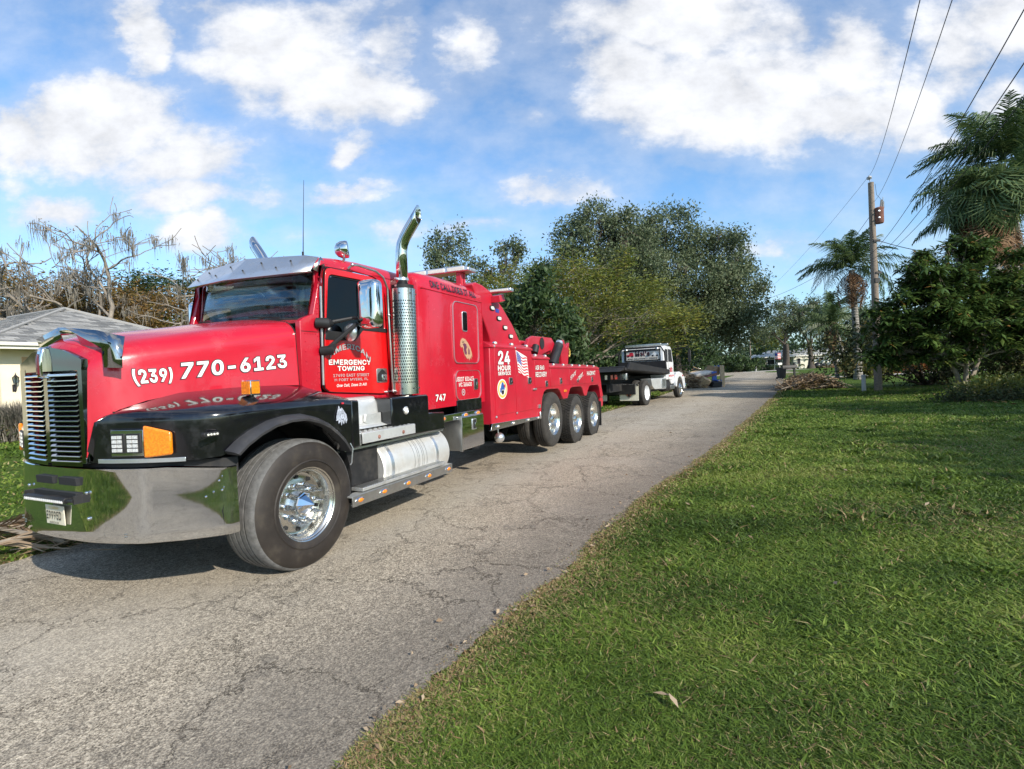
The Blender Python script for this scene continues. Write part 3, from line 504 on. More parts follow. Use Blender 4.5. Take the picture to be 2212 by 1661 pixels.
# hood seam and rear edge
tb=MB(); tb.tube([(p[0]+.004,p[1],p[2]) for p in hood_ring((.305,.85,1.53,2.125,2.175,.14))],.006,6); tb.build('hood_seam','frame_black',truck)
# ------------------------------------------------ fenders
FS=[((-1.16,.83,1.10),(-1.14,.815),1.12,1.05),((-1.138,.80,1.31),(-1.128,.76),1.325,1.05),((-1.11,.76,1.36),(-1.095,.62),1.365,1.05),((-1.01,.72,1.41),(-1.035,.45),1.375,1.05),((-.93,.70,1.44),(-.94,.26),1.375,1.05),((-.85,.68,1.465),(-.85,.12),1.375,1.05),
    ((-.65,.61,1.512),(-.74,.03),1.385,1.06),((-.5,.565,1.52),(-.6,0),1.392,1.11),((-.3,.505,1.533),(-.35,-.01),1.40,1.235),((-.1,.455,1.537),(-.1,-.012),1.40,1.275),((.1,.41,1.535),(.12,-.005),1.40,1.21),((.28,.375,1.53),(.3,0),1.40,1.08),((.38,.36,1.48),(.44,0),1.395,.93),((.50,.34,1.43),(.555,.0),1.378,.915)]
def fender(mir):
    f=(lambda w:2.44-w) if mir else (lambda w:w)
    rows=[]
    for B,E,ze,zb in FS:
        Bv=Vector(B); Ev=Vector((E[0],E[1],ze)); d=(Bv-Ev); dh=Vector((d.x,d.y,0)).normalized(); row=[]
        for t in(1,.8,.6,.4,.2): p=Ev.lerp(Bv,t); p.z+=.018*math.sin(PI*t); row.append(p)
        rr=.05
        for k in range(1,6): a=R(90*k/5); row.append(Ev+dh*(rr*(1-math.sin(a)))+Vector((0,0,-rr*(1-math.cos(a))+.012*(1-k/5))))
        for t in(.33,.66,1): row.append(Vector((E[0],E[1],(ze-rr)*(1-t)+zb*t))+dh*(.0+.012*t))
        row.append(row[-1]+dh*.06)
        rows.append([(p.x,f(p.y),p.z) for p in row])
    m=MB(); m.grid(rows); return m.build('front_fender','black',truck,ang=60)
fen=fender(0); fender(1)
# rear end panel of the fender towards the steps, with rounded edge
m=MB(); m.prism([(.56,1.372),(.56,.92),(.665,.92),(.665,1.355),(.65,1.368)],.0,.34); m.build('fender_extension','black',truck,bevel=.015)
m=MB(); m.prism([(.56,1.372),(.56,.92),(.665,.92),(.665,1.355),(.65,1.368)],2.10,2.44); m.build('fender_extension','black',truck,bevel=.015)
# black rubber flare over the arch
ar=[(-.72,1.085),(-.64,1.145),(-.52,1.21),(-.38,1.262),(-.22,1.288),(-.06,1.286),(.08,1.25),(.20,1.195),(.31,1.115),(.40,1.03),(.47,.935)]
for y0,sg in((0,1),(2.44,-1)):
    m=MB(); rows=[]
    for s,z in ar:
        n=Vector((s+.08,0,z-.6)).normalized(); rows.append([(s+n.x*a,y0+sg*b,z+n.z*a) for a,b in((.020,.01),(.004,-.055),(-.022,-.088),(-.040,-.085),(-.045,-.04),(-.03,.05))])
    m.grid(rows,closed=True); m.add(rows[0],[tuple(range(6))]); m.build('wheel_arch_flare','flare_rubber',truck,ang=50)
# wheel well liner
m=MB(); rows=[]
for k in range(13):
    a=R(-12+204*k/12); rows.append([(-.10+.66*math.cos(a),w,.62+.62*math.sin(a)) for w in(.03,.25,.62)])
m.grid(rows); m.build('wheel_well','frame_black',truck)
m=MB(); rows=[]
for k in range(13):
    a=R(-12+204*k/12); rows.append([(-.10+.66*math.cos(a),2.44-w,.62+.62*math.sin(a)) for w in(.03,.25,.62)])
m.grid(rows); m.build('wheel_well','frame_black',truck)
# engine block mass, frame rails, cross members
m=MB(); m.box(-1.05,.6,.72,1.72,.62,1.40); m.box(-.9,9.6,.82,.90,.70,.95); m.box(-.9,9.6,1.54,1.62,.70,.95); m.box(3.3,9.6,.5,1.94,.92,1.1)
for s in(-.95,.9,2.4,3.6,5.2,7.0,8.4): m.box(s,s+.1,.9,1.54,.72,.9)
m.box(.62,3.45,.40,2.04,.88,1.15); m.box(3.2,3.44,.2,2.2,.5,1.6); m.build('chassis','frame_black',truck)
m=MB(); m.cyl((0,.3,.52),(0,2.14,.52),.07); 
for s in(6.2,7.55,8.95): m.cyl((s,.4,.55 if s>7 else .66),(s,2.04,.55 if s>7 else .66),.09); m.ell((s,1.22,.55 if s>7 else .66),(.2,.22,.2))
m.build('axle','frame_black',truck)
# ------------------------------------------------ bumper
bp=[(-.66,-.010),(-.73,.012),(-.80,.085),(-.89,.205),(-.98,.33),(-1.06,.45),(-1.12,.62),(-1.165,.82),(-1.18,1.0),(-1.185,1.22)]
plan=bp+[(s,2.44-w) for s,w in bp[::-1][1:]]
def bumper_pt(w):
    ss=[p[0] for p in plan]; ww=[p[1] for p in plan]; 
    return float(np.interp(w,[p[1] for p in plan[1:-1]],[p[0] for p in plan[1:-1]]))
def smoothplan(P,n=4):
    out=[]
    for i in range(len(P)-1):
        p0=P[max(i-1,0)];p1=P[i];p2=P[i+1];p3=P[min(i+2,len(P)-1)]
        for k in range(n):
            t=k/n; out.append(tuple(.5*((2*p1[j])+(-p0[j]+p2[j])*t+(2*p0[j]-5*p1[j]+4*p2[j]-p3[j])*t*t+(-p0[j]+3*p1[j]-3*p2[j]+p3[j])*t**3) for j in(0,1)))
    return out+[P[-1]]
sp=smoothplan(plan,5); rows=[]
def inw(i,d):
    a=Vector(sp[max(i-1,0)]);b=Vector(sp[min(i+1,len(sp)-1)]);t=(b-a).normalized(); nrm=Vector((t.y,-t.x)); 
    if nrm.x<0 and 0: nrm=-nrm
    c=Vector((-.2,1.22))-Vector(sp[i]); 
    if nrm.dot(c)<0: nrm=-nrm
    p=Vector(sp[i])+nrm*d; return p
m=MB()
for i in range(len(sp)):
    w=sp[i][1]; e=abs(w-1.22)/1.22; zt=1.015-.03*max(0,e-.75)/.25; zb=.488+.012*max(0,e-.8)*5
    r=[]
    for d,z in((.10,zt-.012),(.04,zt-.004),(.022,zt-.001),(.010,zt-.010),(.013,zt-.03),(.009,zt-.2),(.005,(zt+zb)/2),(.001,zb+.08),(.000,zb+.012),(.010,zb),(.05,zb+.01)): p=inw(i,d); r.append((p.x,p.y,z))
    rows.append(r)
m.grid(rows); bump=m.build('bumper','chrome',truck,ang=60)
m=MB(); m.prismz([(p[0]+.03,p[1]) for p in [(inw(i,.04).x,inw(i,.04).y) for i in range(0,len(sp),3)]]+[(-.66,2.3),(-.66,.14)],.93,1.04); m.build('bumper_filler','frame_black',truck)
m=MB()
for a,b in((.95,1.17),(1.25,1.47)):
    s_=bumper_pt((a+b)/2)-.011; m.prism([(s_+.005,.885),(s_+.0,.94),(s_+.03,.94),(s_+.03,.885)],a,b)
s_=bumper_pt(1.2)-.008; m.prism([(s_+.002,.80),(s_-.002,.835),(s_+.03,.835),(s_+.03,.80)],.95,1.5); m.build('bumper_vent','interior',truck,bevel=.002)['kind']='stuff'
# louvre-like slots along the bottom of the bumper
m=MB()
for w in(.55,.72,.9,1.08,1.36,1.54,1.72,1.9):
    for dz in(0,.018): s=bumper_pt(w+.05); m.box(s+.008,s+.03,w,w+.11,.535+dz,.541+dz)
m.build('bumper_step_ribs','alu',truck)['kind']='stuff'
# light bar and plate on the bumper
lb=MB(); lb.cyl((-1.235,.98,.79),(-1.235,1.50,.79),.022,n=8); lb.box(-1.245,-1.19,.99,1.49,.785,.806); lbo=lb.build('led_light_bar','flat_black',truck,bevel=.004)
g=MB()
for k in range(20): w=1.0+k*.0255; g.ell((-1.255,w,.783),(.008,.011,.012),6,4)
g.build('led_lens','led',lbo)
g=MB()
for w in(.92,1.56): g=MB(); g.box(-1.225,-1.15,w-.006,w+.006,.765,.825); g.cyl((-1.225,w,.79),(-1.235,w+(.06 if w<1 else -.06),.79),.012,n=10); g.build('bracket','flat_black',lbo)
pl=MB(); pl.prism([(-1.200,.595),(-1.206,.735),(-1.200,.735),(-1.194,.595)],1.09,1.33); plo=pl.build('licence_plate','plate',truck,bevel=.003)
def frontmap(w0,w1,z0,z1,s): return lambda u,v,l:(s-l,w1-(w1-w0)*u,z0+(z1-z0)*v)
lettering('E9995D','black_vinyl',plo,frontmap(1.115,1.305,.635,.695,-1.2065),.015)
lettering('WRECKER','black_vinyl',plo,frontmap(1.15,1.27,.605,.620,-1.2065),.01); lettering('FLORIDA','seal_gold',plo,frontmap(1.15,1.27,.710,.726,-1.2065),.01)
m=MB()
for w,z in((.85,.66),(.86,.84),(1.62,.85)): m.ell((bumper_pt(w)-.004,w,z),(.010,.012,.012))
for s,w,z in((-.80,.0,.90),(-.78,0,.83),(-.87,.045,.80)): m.ell((s,w-.004,z),(.008,.008,.008))
m.build('bumper_bolt','chrome',truck)
# ------------------------------------------------ grille
gz0,gz1=1.045,1.72
def gpt(w,z,d=0): # V-shaped grille surface
    return (-1.203+.10*abs(w-1.22)-d*1.0+.0,w,z)
gr=MB()
for a,b in((.835,.875),(1.195,1.245),(1.565,1.655)): gr.add([gpt(a,gz0,.012),gpt(b,gz0,.012),gpt(b,gz1,.012),gpt(a,gz1,.012),gpt(a,gz0,-.03),gpt(b,gz0,-.03),gpt(b,gz1,-.03),gpt(a,gz1,-.03)],[(0,1,2,3),(4,7,6,5),(0,4,5,1),(2,6,7,3),(0,3,7,4),(1,5,6,2)])
for a,b in((.875,1.195),(1.245,1.565)): gr.add([gpt(a,gz0-.02,.010),gpt(b,gz0-.02,.010),gpt(b,gz0+.035,.010),gpt(a,gz0+.035,.010)],[(0,1,2,3)])
# peaked top plate of the surround
tp=[(.835,1.70),(.835,1.775),(.90,1.80),(1.02,1.845),(1.14,1.868),(1.22,1.872),(1.30,1.868),(1.42,1.845),(1.54,1.80),(1.655,1.765),(1.655,1.70)]
n=len(tp); gr.add([gpt(w,z,.010) for w,z in tp]+[gpt(w,z,-.03) for w,z in tp]+[gpt(w,1.70,.010) for w,z in tp],[(i,i+1,2*n+i+1,2*n+i) for i in range(n-1)]+[(i,n+i,n+i+1,i+1) for i in range(n-1)])
gro=gr.build('grille','grille_frame',truck,ang=25)
bk=MB(); bk.add([gpt(.86,gz0,-.05),gpt(1.22,gz0,-.05),gpt(1.22,1.72,-.05),gpt(.86,1.72,-.05),gpt(1.58,gz0,-.05),gpt(1.58,1.72,-.05)],[(0,1,2,3),(1,4,5,2)]); bk.build('grille_backing','interior',gro)
bk=MB(); bk.box(-1.165,-1.155,.88,1.56,1.085,1.10); bk.build('grille_sill','red',gro)
lv=MB(); lv.add([(0,0,0),(0,.318,0),(0,.318,.004),(0,0,.004),(-.034,.010,-.0345),(-.034,.308,-.0345),(-.034,.308,-.0290),(-.034,.010,-.0290)],[(0,1,2,3),(4,7,6,5),(3,2,6,7),(0,4,5,1),(0,3,7,4),(1,5,6,2)])
lv0=lv.build('louvre','dark_chrome',gro,smooth=False); lvm=lv0.data
for side in(0,1):
    for k in range(18):
        o=lv0 if (side==0 and k==0) else lv0.copy()
        if o is not lv0: COL.objects.link(o); o.parent=gro
        z=1.088+k*.0358
        if side==0: o.location=(-1.203+.034+.012,.877,z); o.rotation_euler=(0,0,math.atan(.10))
        else: o.location=(-1.188,1.245,z); o.rotation_euler=(0,0,-math.atan(.10))
# emblem on the nose
m=MB(); m.prism([(-1.25,1.66),(-1.25,1.80),(-1.235,1.87),(-1.17,1.885),(-1.17,1.64)],1.19,1.25); em=m.build('nose_emblem','chrome',truck,bevel=.012)
m=MB(); m.prism([(-1.258,1.68),(-1.258,1.79),(-1.25,1.83),(-1.24,1.66)],1.205,1.235); m.build('emblem_badge','badge_red',em,bevel=.006)
# bug shield (chrome hood deflector) in front of the hood
def shield(P,name='bug_shield'):
    m=MB(); m.add(P,[(0,1,4,3),(1,2,5,4)]) ; return m
m=MB()
T_=[(-.985,.66,1.93),(-1.115,.755,1.975),(-1.135,1.09,2.012),(-1.135,1.18,2.018),(-1.075,1.62,1.96),(-1.0,1.74,1.89)]
B_=[(-1.035,.610,1.80),(-1.085,.755,1.850),(-1.09,.99,1.885),(-1.115,1.00,1.960),(-1.115,1.19,1.962),(-1.09,1.21,1.900),(-1.045,1.60,1.86),(-.98,1.72,1.79)]
tip=[(-1.045,.60,1.705),(-1.115,.68,1.71)]
vs=T_+B_+tip   # T0..5, B6..13, tip14,15
fs=[(0,1,7,6),(1,2,9,8,7),(2,3,11,10,9),(3,4,12,11),(4,5,13,12),(6,7,15,14)]
m.add(vs,fs); m.build('hood_deflector','deflector_chrome',truck,solid=.004,ang=12)
# ------------------------------------------------ headlamps
def front_pt(t,z,out=0): # t 0..1 from inner (.78) to outer (.22) along the fender front
    P=[(-1.132,.78),(-1.098,.64),(-1.038,.46),(-.945,.27),(-.895,.19)]; x=t*(len(P)-1); i=min(int(x),len(P)-2); f=x-i
    a=Vector(P[i]).lerp(Vector(P[i+1]),f); d=(Vector(P[i+1])-Vector(P[i])).normalized(); nrm=Vector((-d.y,d.x)); 
    if nrm.x>0: nrm=-nrm
    return (a.x+nrm.x*out,a.y+nrm.y*out,z)
def frontbox(m,t0,t1,z0,z1,o0,o1,n=4,z0b=None,z1b=None):
    z0b=z0 if z0b is None else z0b; z1b=z1 if z1b is None else z1b; rows=[]
    for k in range(n+1):
        f=k/n;t=t0+(t1-t0)*f;a=z0+(z0b-z0)*f;b=z1+(z1b-z1)*f
        rows.append([front_pt(t,a,o0),front_pt(t,a,o1),front_pt(t,b,o1),front_pt(t,b,o0)])
    m.grid(rows,closed=True); m.add(rows[0],[(0,1,2,3)]); m.add(rows[-1],[(0,3,2,1)]); return m
for far in(0,1):
    mir=lambda o:[setattr(v,'co',Vector((v.co.x,2.44-v.co.y,v.co.z))) for v in o.data.vertices] if far else None
    hl=frontbox(MB(),.21,.55,1.085,1.285,.004,.010).build('headlight','black',truck,bevel=.004); mir(hl)
    a=frontbox(MB(),.225,.54,1.095,1.275,.009,.014).build('lamp_bezel','dark_chrome',hl,bevel=.003); mir(a)
    for t0,t1 in((.24,.375),(.39,.525)):
        a=frontbox(MB(),t0,t1,1.115,1.25,.010,.022).build('lamp_housing','flat_black',hl,bevel=.004); mir(a)
        q=MB()
        for r in range(4):
            for c in range(2): f0=t0+.015+(t1-t0-.03)*c/2; frontbox(q,f0,f0+(t1-t0-.03)/2-.008,1.125+r*.030,1.148+r*.030,.020,.027,1)
        a=q.build('lamp_lens','led',hl,smooth=False); mir(a)
    a=frontbox(MB(),.55,.80,1.08,1.305,.004,.032,8,1.10,1.25).build('turn_signal','orange_lens',truck,bevel=.012); mir(a)
    a=frontbox(MB(),.02,1.0,1.045,1.075,.004,.010,10).build('lamp_trim','steel',truck,bevel=.002); mir(a)
# little marker lamps on the fender
m=MB(); m.prism(rrect(-.90,-.785,1.213,1.243,.01,3),-.012,.02); l=m.build('marker_light','flat_black',truck,bevel=.003)
m=MB(); 
for k in range(4): m.ell((-.87+k*.022,-.014,1.228),(.009,.006,.009),8,4)
m.build('marker_led','white_lens',l)
def amber_block(s,w,z,mirror=False):
    o=empty('fender_turn_lamp',(s,w,z),parent=truck)
    m=MB(); m.box(-.045,.045,-.05,.05,0,.115); m.build('lamp_case','chrome',o,bevel=.006)
    m=MB()
    for j in range(5):
        for k in range(4): m.ell((-.048,-.036+k*.024,.015+j*.021),(.006,.010,.009),6,4)
    m.box(-.051,-.046,-.045,.045,.008,.107); m.build('lamp_face','orange_lens',o)
    m=MB(); m.box(-.036,.036,-.054,-.049,.010,.104); m.build('lamp_side_face','orange_lens',o,bevel=.004)
    m=MB(); m.cyl((0,0,-.03),(0,0,.005),.018); m.build('lamp_stem','flat_black',o)
    return o
amber_block(-.37,.17,1.475); amber_block(-.37,2.27,1.475)
# chrome head ornament sticker on the fender
m=MB(); m.cur=0
pts=[(.345,1.20),(.36,1.27),(.385,1.335),(.40,1.30),(.42,1.315),(.45,1.28),(.475,1.25),(.487,1.20),(.47,1.165),(.455,1.20),(.44,1.16),(.425,1.19),(.41,1.15),(.40,1.19),(.375,1.17),(.37,1.20)]
m.prism(pts,-.012,-.004); m.build('eagle_badge','badge',truck,bevel=.003)
m=MB(); m.prism([(.425,1.345),(.45,1.345),(.45,1.36),(.425,1.36)],-.010,-.002); m.build('pink_sticker','flag_red',truck)
# ------------------------------------------------ wheels
def tyre_profile(Ro,W,ri=.29,gro=4,gd=.018):
    L=[(.030,ri),(.010,ri+.03),(-.004,ri+.09),(.0,ri+.13),(.018,Ro-.045),(.032,Ro-.018),(.055,Ro-.004)]
    x0,x1=.055,W-.055; body=[]
    for k in range(gro):
        c=x0+(x1-x0)*(k+1)/(gro+1); body+=[(c-.0085,Ro),(c-.0065,Ro-gd),(c+.0065,Ro-gd),(c+.0085,Ro)]
    return L+body+[(W-a,b) for a,b in L[::-1]]
def wheel(s,z,kind,y0=0,side=1,mirror=False,steer=False):
    o=empty('front_wheel' if kind=='steer' else 'rear_wheel',(s,y0,z),parent=truck)
    ax=(0,side,0)
    if kind=='steer':
        Ro,W=.545,.40; pr=tyre_profile(Ro,W,.295,4)
        t=MB(); t.lathe(pr,(0,0,0),ax,72); t.build('tyre','tread',o,ang=50)
        for q in range(4): t=MB(); c_=.055+(W-.11)*(q+1)/5; t.lathe([(c_-.0072,Ro-.009),(c_+.0072,Ro-.009)],(0,0,0),ax,72); t.build('tread_groove','interior',o)
        t=MB(); t.lathe([(.026,.293),(.006,.32),(-.006,.38),(-.003,.43),(.012,.49),(.026,.515),(.040,.528)],(0,-side*.002,0),ax,72); t.lathe([(.012,.345),(-.004,.36),(-.010,.362),(-.004,.372)],(0,-side*.0045,0),ax,72); t.build('sidewall','sidewall_brown',o)
        rm=[(.030,.292),(.014,.302),(.012,.308),(.018,.312),(.026,.306),(.034,.290),(.055,.272),(.12,.268),(.145,.258),(.152,.235),(.145,.20),(.135,.15),(.135,.0)]
        disc=.142
    else:
        Ro,W=.525,.285; pr=tyre_profile(Ro,W,.295,3,.014)
        t=MB(); t.lathe(pr,(0,0,0),ax,64)
        t.lathe([(a+W+.045,b) for a,b in tyre_profile(Ro,W,.295,3,.014)],(0,0,0),ax,48)
        if kind=='lug':
            for k in range(54):
                a=2*PI*k/54; ca,sa=math.cos(a),math.sin(a)
                for (b0,b1,ph) in((.012,.075,0),(.085,.13,.5),(.14,.19,.0),(.2,.272,.5)):
                    a2=a+ph*2*PI/54; h=.021; r0_,r1_=Ro-.012,Ro+.012
                    t.add([(r*math.cos(a2+q),side*y,r*math.sin(a2+q)) for r in(r0_,r1_) for y in(b0,b1) for q in(-h*2,h*2)][:8],[(0,1,3,2),(4,6,7,5),(0,4,5,1),(2,3,7,6),(0,2,6,4),(1,5,7,3)])
        t.build('tyre','rubber',o,ang=40)
        rm=[(.030,.292),(.014,.302),(.012,.309),(.018,.312),(.028,.305),(.040,.285),(.07,.272),(.15,.262),(.175,.25),(.182,.22),(.178,.17),(.17,.10),(.17,.0)]
        disc=.176
    t=MB(); t.lathe(rm,(0,0,0),ax,64); ro=t.build('rim','rim',o,ang=40)
    for k in range(10):
        t=MB(); a=2*PI*(k+.5)/10; c=Vector((.222*math.cos(a),side*(disc-.004),.222*math.sin(a))); t.lathe([(0,0),(0,.017),(.012,.017)],c-Vector((0,side*.003,0)),ax,12); t.build('hand_hole','interior',ro)
    if kind=='steer':
        for k in range(10):
            a=2*PI*k/10; c=Vector((.155*math.cos(a),side*.135,.155*math.sin(a)))
            t=MB(); t.lathe([(0,.024),(-.025,.024),(-.03,.016),(-.036,.014),(-.048,.023),(-.060,.023),(-.072,.016),(-.10,.010),(-.165,.0008)],c,ax,16); t.build('lug_spike','chrome',o)
        t=MB(); t.lathe([(.135,.10),(.08,.10),(.06,.095),(.055,.085),(-.05,.002)],(0,0,0),ax,8); t.build('hub_cap','chrome',o,ang=10)
    else:
        t=MB(); t.lathe([(.17,.10),(.13,.10),(.12,.085),(.09,.082),(.055,.07),(.035,.04),(.030,.0)],(0,0,0),ax,24); t.build('hub_cap','rim',o)
        t=MB()
        for k in range(10): a=2*PI*k/10; t.cyl((.145*math.cos(a),side*.17,.145*math.sin(a)),(.145*math.cos(a),side*.145,.145*math.sin(a)),.015,n=6)
        t.build('lug_nuts','rim',ro)['kind']='stuff'
    return o
wheel(.01,.535,'steer'); wheel(.01,.535,'steer',2.44,-1)
for s,z,k in((6.16,.645,'rib'),(7.62,.515,'lug'),(8.98,.50,'lug')): wheel(s,z,k); 
for s,z,k in((6.16,.645,'rib'),(7.62,.515,'lug'),(8.98,.50,'lug')): wheel(s,z,'rib',2.44,-1)
# ------------------------------------------------ cab
CW=.335
def plate(name,outline,w0,w1,m_='red',bev=.006,both=True,parent=None):
    o=None
    for far in((0,1) if both else (0,)):
        m=MB(); a,b=(w0,w1) if not far else (2.44-w1,2.44-w0); m.prism(outline,a,b); q=m.build(name,m_,parent or truck,bevel=bev); o=o or q
    return o
plate('cowl_panel',[(.305,1.52),(.305,2.115),(.36,2.15),(.47,2.19),(.60,2.66),(.575,2.66),(.565,2.60),(.545,2.10),(.53,1.50),(.55,1.43),(.40,1.47)],CW,CW+.06)
plate('cab_pillar',[(1.54,1.38),(1.585,1.80),(1.56,2.45),(1.50,2.60),(1.40,2.665),(1.36,2.67),(1.36,2.70),(1.80,2.70),(1.80,1.34),(1.54,1.34)],CW,CW+.06)
plate('cab_sill',[(.42,1.455),(.55,1.45),(1.52,1.375),(1.54,1.30),(.42,1.35)],CW+.004,CW+.06)
plate('cab_header',[(.575,2.655),(.63,2.685),(1.40,2.685),(1.80,2.685),(1.80,2.71),(.60,2.72)],CW+.003,CW+.05)
# roof shell
rows=[]
for s,ze,zc,ins in((.535,2.665,2.70,.05),(.57,2.69,2.77,.02),(.65,2.70,2.81,.005),(.85,2.705,2.855,0),(1.2,2.71,2.885,0),(1.6,2.71,2.89,0),(1.86,2.71,2.88,0)):
    half=[(.885-ins,ze-.03),(.885-ins,ze)]
    for k in range(1,6): a=R(90*k/5); r=.14; half.append((.885-ins-r*1.1+r*1.1*math.cos(a),ze+(zc-ze)*.62*math.sin(a)))
    x1,z1=half[-1]
    for k in range(1,6): t=k/5; half.append((x1*(1-t),z1+(zc-z1)*(1-(1-t)**2)))
    rows.append([(s,1.22-a,b) for a,b in half]+[(s,1.22+a,b) for a,b in half[::-1][1:]])
m=MB(); m.grid(rows); m.build('cab_roof','red',truck,ang=60)
m=MB(); m.box(1.76,1.80,.36,2.08,1.3,2.75); m.build('cab_back_wall','red',truck)
m=MB(); m.box(.56,1.75,.40,2.04,1.30,1.34); m.build('cab_floor','interior',truck)
m=MB(); m.box(1.60,1.75,.42,2.02,1.34,2.70); m.box(.40,.75,.46,1.98,1.50,2.06); m.build('cab_interior','interior',truck,bevel=.02)
for w in(.55,1.35): 
    m=MB(); m.box(1.0,1.4,w,w+.5,1.5,1.68); m.box(1.36,1.5,w,w+.5,1.6,2.28); m.box(1.38,1.48,w+.12,w+.38,2.28,2.46); m.build('cab_seat','seat',truck,bevel=.04)
m=MB(); m.lathe([(-.012,.20),(0,.212),(.012,.20),(0,.188)],(.80,.80,2.02),(.55,0,.83),28,closed=True); m.build('steering_wheel','flat_black',truck)
# door with window opening
def oct_(x0,x1,z0,z1,r,n=4): return rrect(x0,x1,z0,z1,r,n)
outer=[]; 
out=[(.56,1.455),(1.52,1.385),(1.575,1.80),(1.545,2.46),(1.355,2.665),(.635,2.655)]
# resample both outlines to equal counts by angle around a centre
def resample(poly,n,c):
    res=[]
    for k in range(n):
        a=2*PI*k/n; d=Vector((math.cos(a),math.sin(a))); best=None
        for i in range(len(poly)):
            p=Vector(poly[i])-Vector(c);q=Vector(poly[(i+1)%len(poly)])-Vector(c);e=q-p; den=d.x*e.y-d.y*e.x
            if abs(den)<1e-9: continue
            t=(p.x*e.y-p.y*e.x)/den; u=(p.x*d.y-p.y*d.x)/den
            if t>0 and -1e-6<=u<=1+1e-6 and (best is None or t>best): best=t
        res.append((c[0]+d.x*best,c[1]+d.y*best))
    return res
def rpoly(P,r,n=5):
    out=[]
    for i,p in enumerate(P):
        a=(Vector(P[i-1])-Vector(p)).normalized(); b=(Vector(P[(i+1)%len(P)])-Vector(p)).normalized(); p=Vector(p); rr=r[i] if isinstance(r,(list,tuple)) else r
        p0=p+a*rr;p1=p+b*rr
        for k in range(n+1): t=k/n; q=p0*(1-t)**2+p*2*t*(1-t)+p1*t*t; out.append((q.x,q.y))
    return out
dout=rpoly([(.555,1.455),(1.525,1.385),(1.57,1.80),(1.55,2.50),(1.37,2.665),(.63,2.655)],[.10,.10,.1,.12,.10,.07])
din=rpoly([(.605,2.03),(1.05,2.02),(1.13,2.105),(1.50,2.10),(1.495,2.45),(1.36,2.605),(.665,2.595)],[.05,.06,.05,.04,.06,.09,.06])
cc=(1.05,2.2)
for far in(0,1):
    a,b=(CW-.022,CW+.03) if not far else (2.44-CW-.03,2.44-CW+.022)
    m=MB(); m.ringprism(resample(dout,96,cc),resample(din,96,cc),a,b); door=m.build('cab_door','door_red',truck,ang=40,bevel=.004)
    y=CW+.004 if not far else 2.436-CW
    m=MB(); m.ringprism(resample(din,96,cc),[(cc[0]+(p[0]-cc[0])*.965,cc[1]+(p[1]-cc[1])*.965) for p in resample(din,96,cc)],y-.012,y+.01); m.build('window_seal','flat_black',door)
    m=MB(); m.prism([(cc[0]+(p[0]-cc[0])*.97,cc[1]+(p[1]-cc[1])*.97) for p in resample(din,48,cc)],y,y+.005); m.build('window_glass','glass_dark',door)
    if not far:
        D=door
m=MB(); m.ringprism(resample(dout,96,cc),[(cc[0]+(p[0]-cc[0])*1.006,cc[1]+(p[1]-cc[1])*1.006) for p in resample(dout,96,cc)],CW-.012,CW+.01); m.build('door_seal','flat_black',D)
# black trim below the window, riveted
m=MB(); m.prism(rpoly([(.585,1.955),(1.0,1.955),(1.13,2.075),(1.54,2.07),(1.54,2.115),(1.11,2.12),(1.04,2.03),(.60,2.045)],.01,2),CW-.030,CW-.020); m.build('window_sill_trim','flat_black',D,bevel=.003)
hd=MB(); hd.prism(rrect(1.325,1.505,1.515,1.672,.02),CW-.028,CW-.02); h_=hd.build('door_handle','alu',D,bevel=.003)
hd=MB(); hd.prism(rpoly([(1.34,1.53),(1.49,1.53),(1.49,1.61),(1.415,1.665),(1.34,1.61)],.01,2),CW-.036,CW-.027); hd.build('handle_recess','flat_black',h_)
hd=MB(); hd.prism(rrect(1.385,1.47,1.535,1.605,.01),CW-.052,CW-.034); hd.build('handle_paddle','chrome',h_,bevel=.004)
hg=MB(); hg.tube([(.545,CW-.016,1.52),(.555,CW-.016,2.10),(.562,CW-.016,2.46)],.012,8); hg.build('door_hinge','alu',D)
# rivets
m=MB()
for k in range(11): m.ell((.515,CW-.002,1.53+k*.057),(.007,.006,.007),6,4)
for k in range(9): m.ell((.51+.006*k,CW-.002,2.15+k*.05),(.007,.006,.007),6,4)
for k in range(5): m.ell((.36+k*.032,CW-.002,2.005),(.007,.006,.007),6,4); m.ell((.36,CW-.002,1.57+k*.09),(.007,.006,.007),6,4)
m.build('cab_rivets','red',truck)
m=MB(); m.box(.315,.53,CW-.003,CW,2.022,2.027); m.build('cowl_seam','frame_black',truck)
DW=CW-.022
# door lettering: arched first line
def arch(u,v,l):
    s=.635+.59*u; x=(u-.48)/.5; z=1.785+.105*max(-.2,(1-x*x))+.055*v-.02*(u>.9); return (s+ .012*(v)*(-(u-.5)*2)*-1,DW-l,z-.02)
lettering('AMERICAN','grey_vinyl',D,arch,.02,outline='black_vinyl',ow=.02)
lettering('EMERGENCY','white_vinyl',D,rectmap(.620,1.235,1.712,1.765,DW),.022,'black_vinyl',.018)
lettering('TOWING','white_vinyl',D,rectmap(.735,1.13,1.652,1.700,DW),.022,'black_vinyl',.018)
lettering('17490 EAST STREET','grey_vinyl',D,rectmap(.67,1.20,1.592,1.622,DW),.012)
lettering('N FORT MYERS, FL','grey_vinyl',D,rectmap(.688,1.18,1.545,1.576,DW),.012)
lettering('One Call, Does It All!','white_vinyl',D,rectmap(.713,1.155,1.487,1.522,DW),.01,shear=.2)
# phone number on the hood side
def ph(txt,BL,BR,TR,TL): lettering(txt,'white_vinyl',hood,quadmap(BL,BR,TR,TL,lambda s,z:hood_w(s,z)-.002),.028,'black_vinyl',.030,name='phone_number')
ph('(239)',(-.912,1.572),(-.690,1.588),(-.680,1.708),(-.940,1.698))
ph('770-6123',(-.635,1.617),(.196,1.692),(.189,1.812),(-.622,1.742))
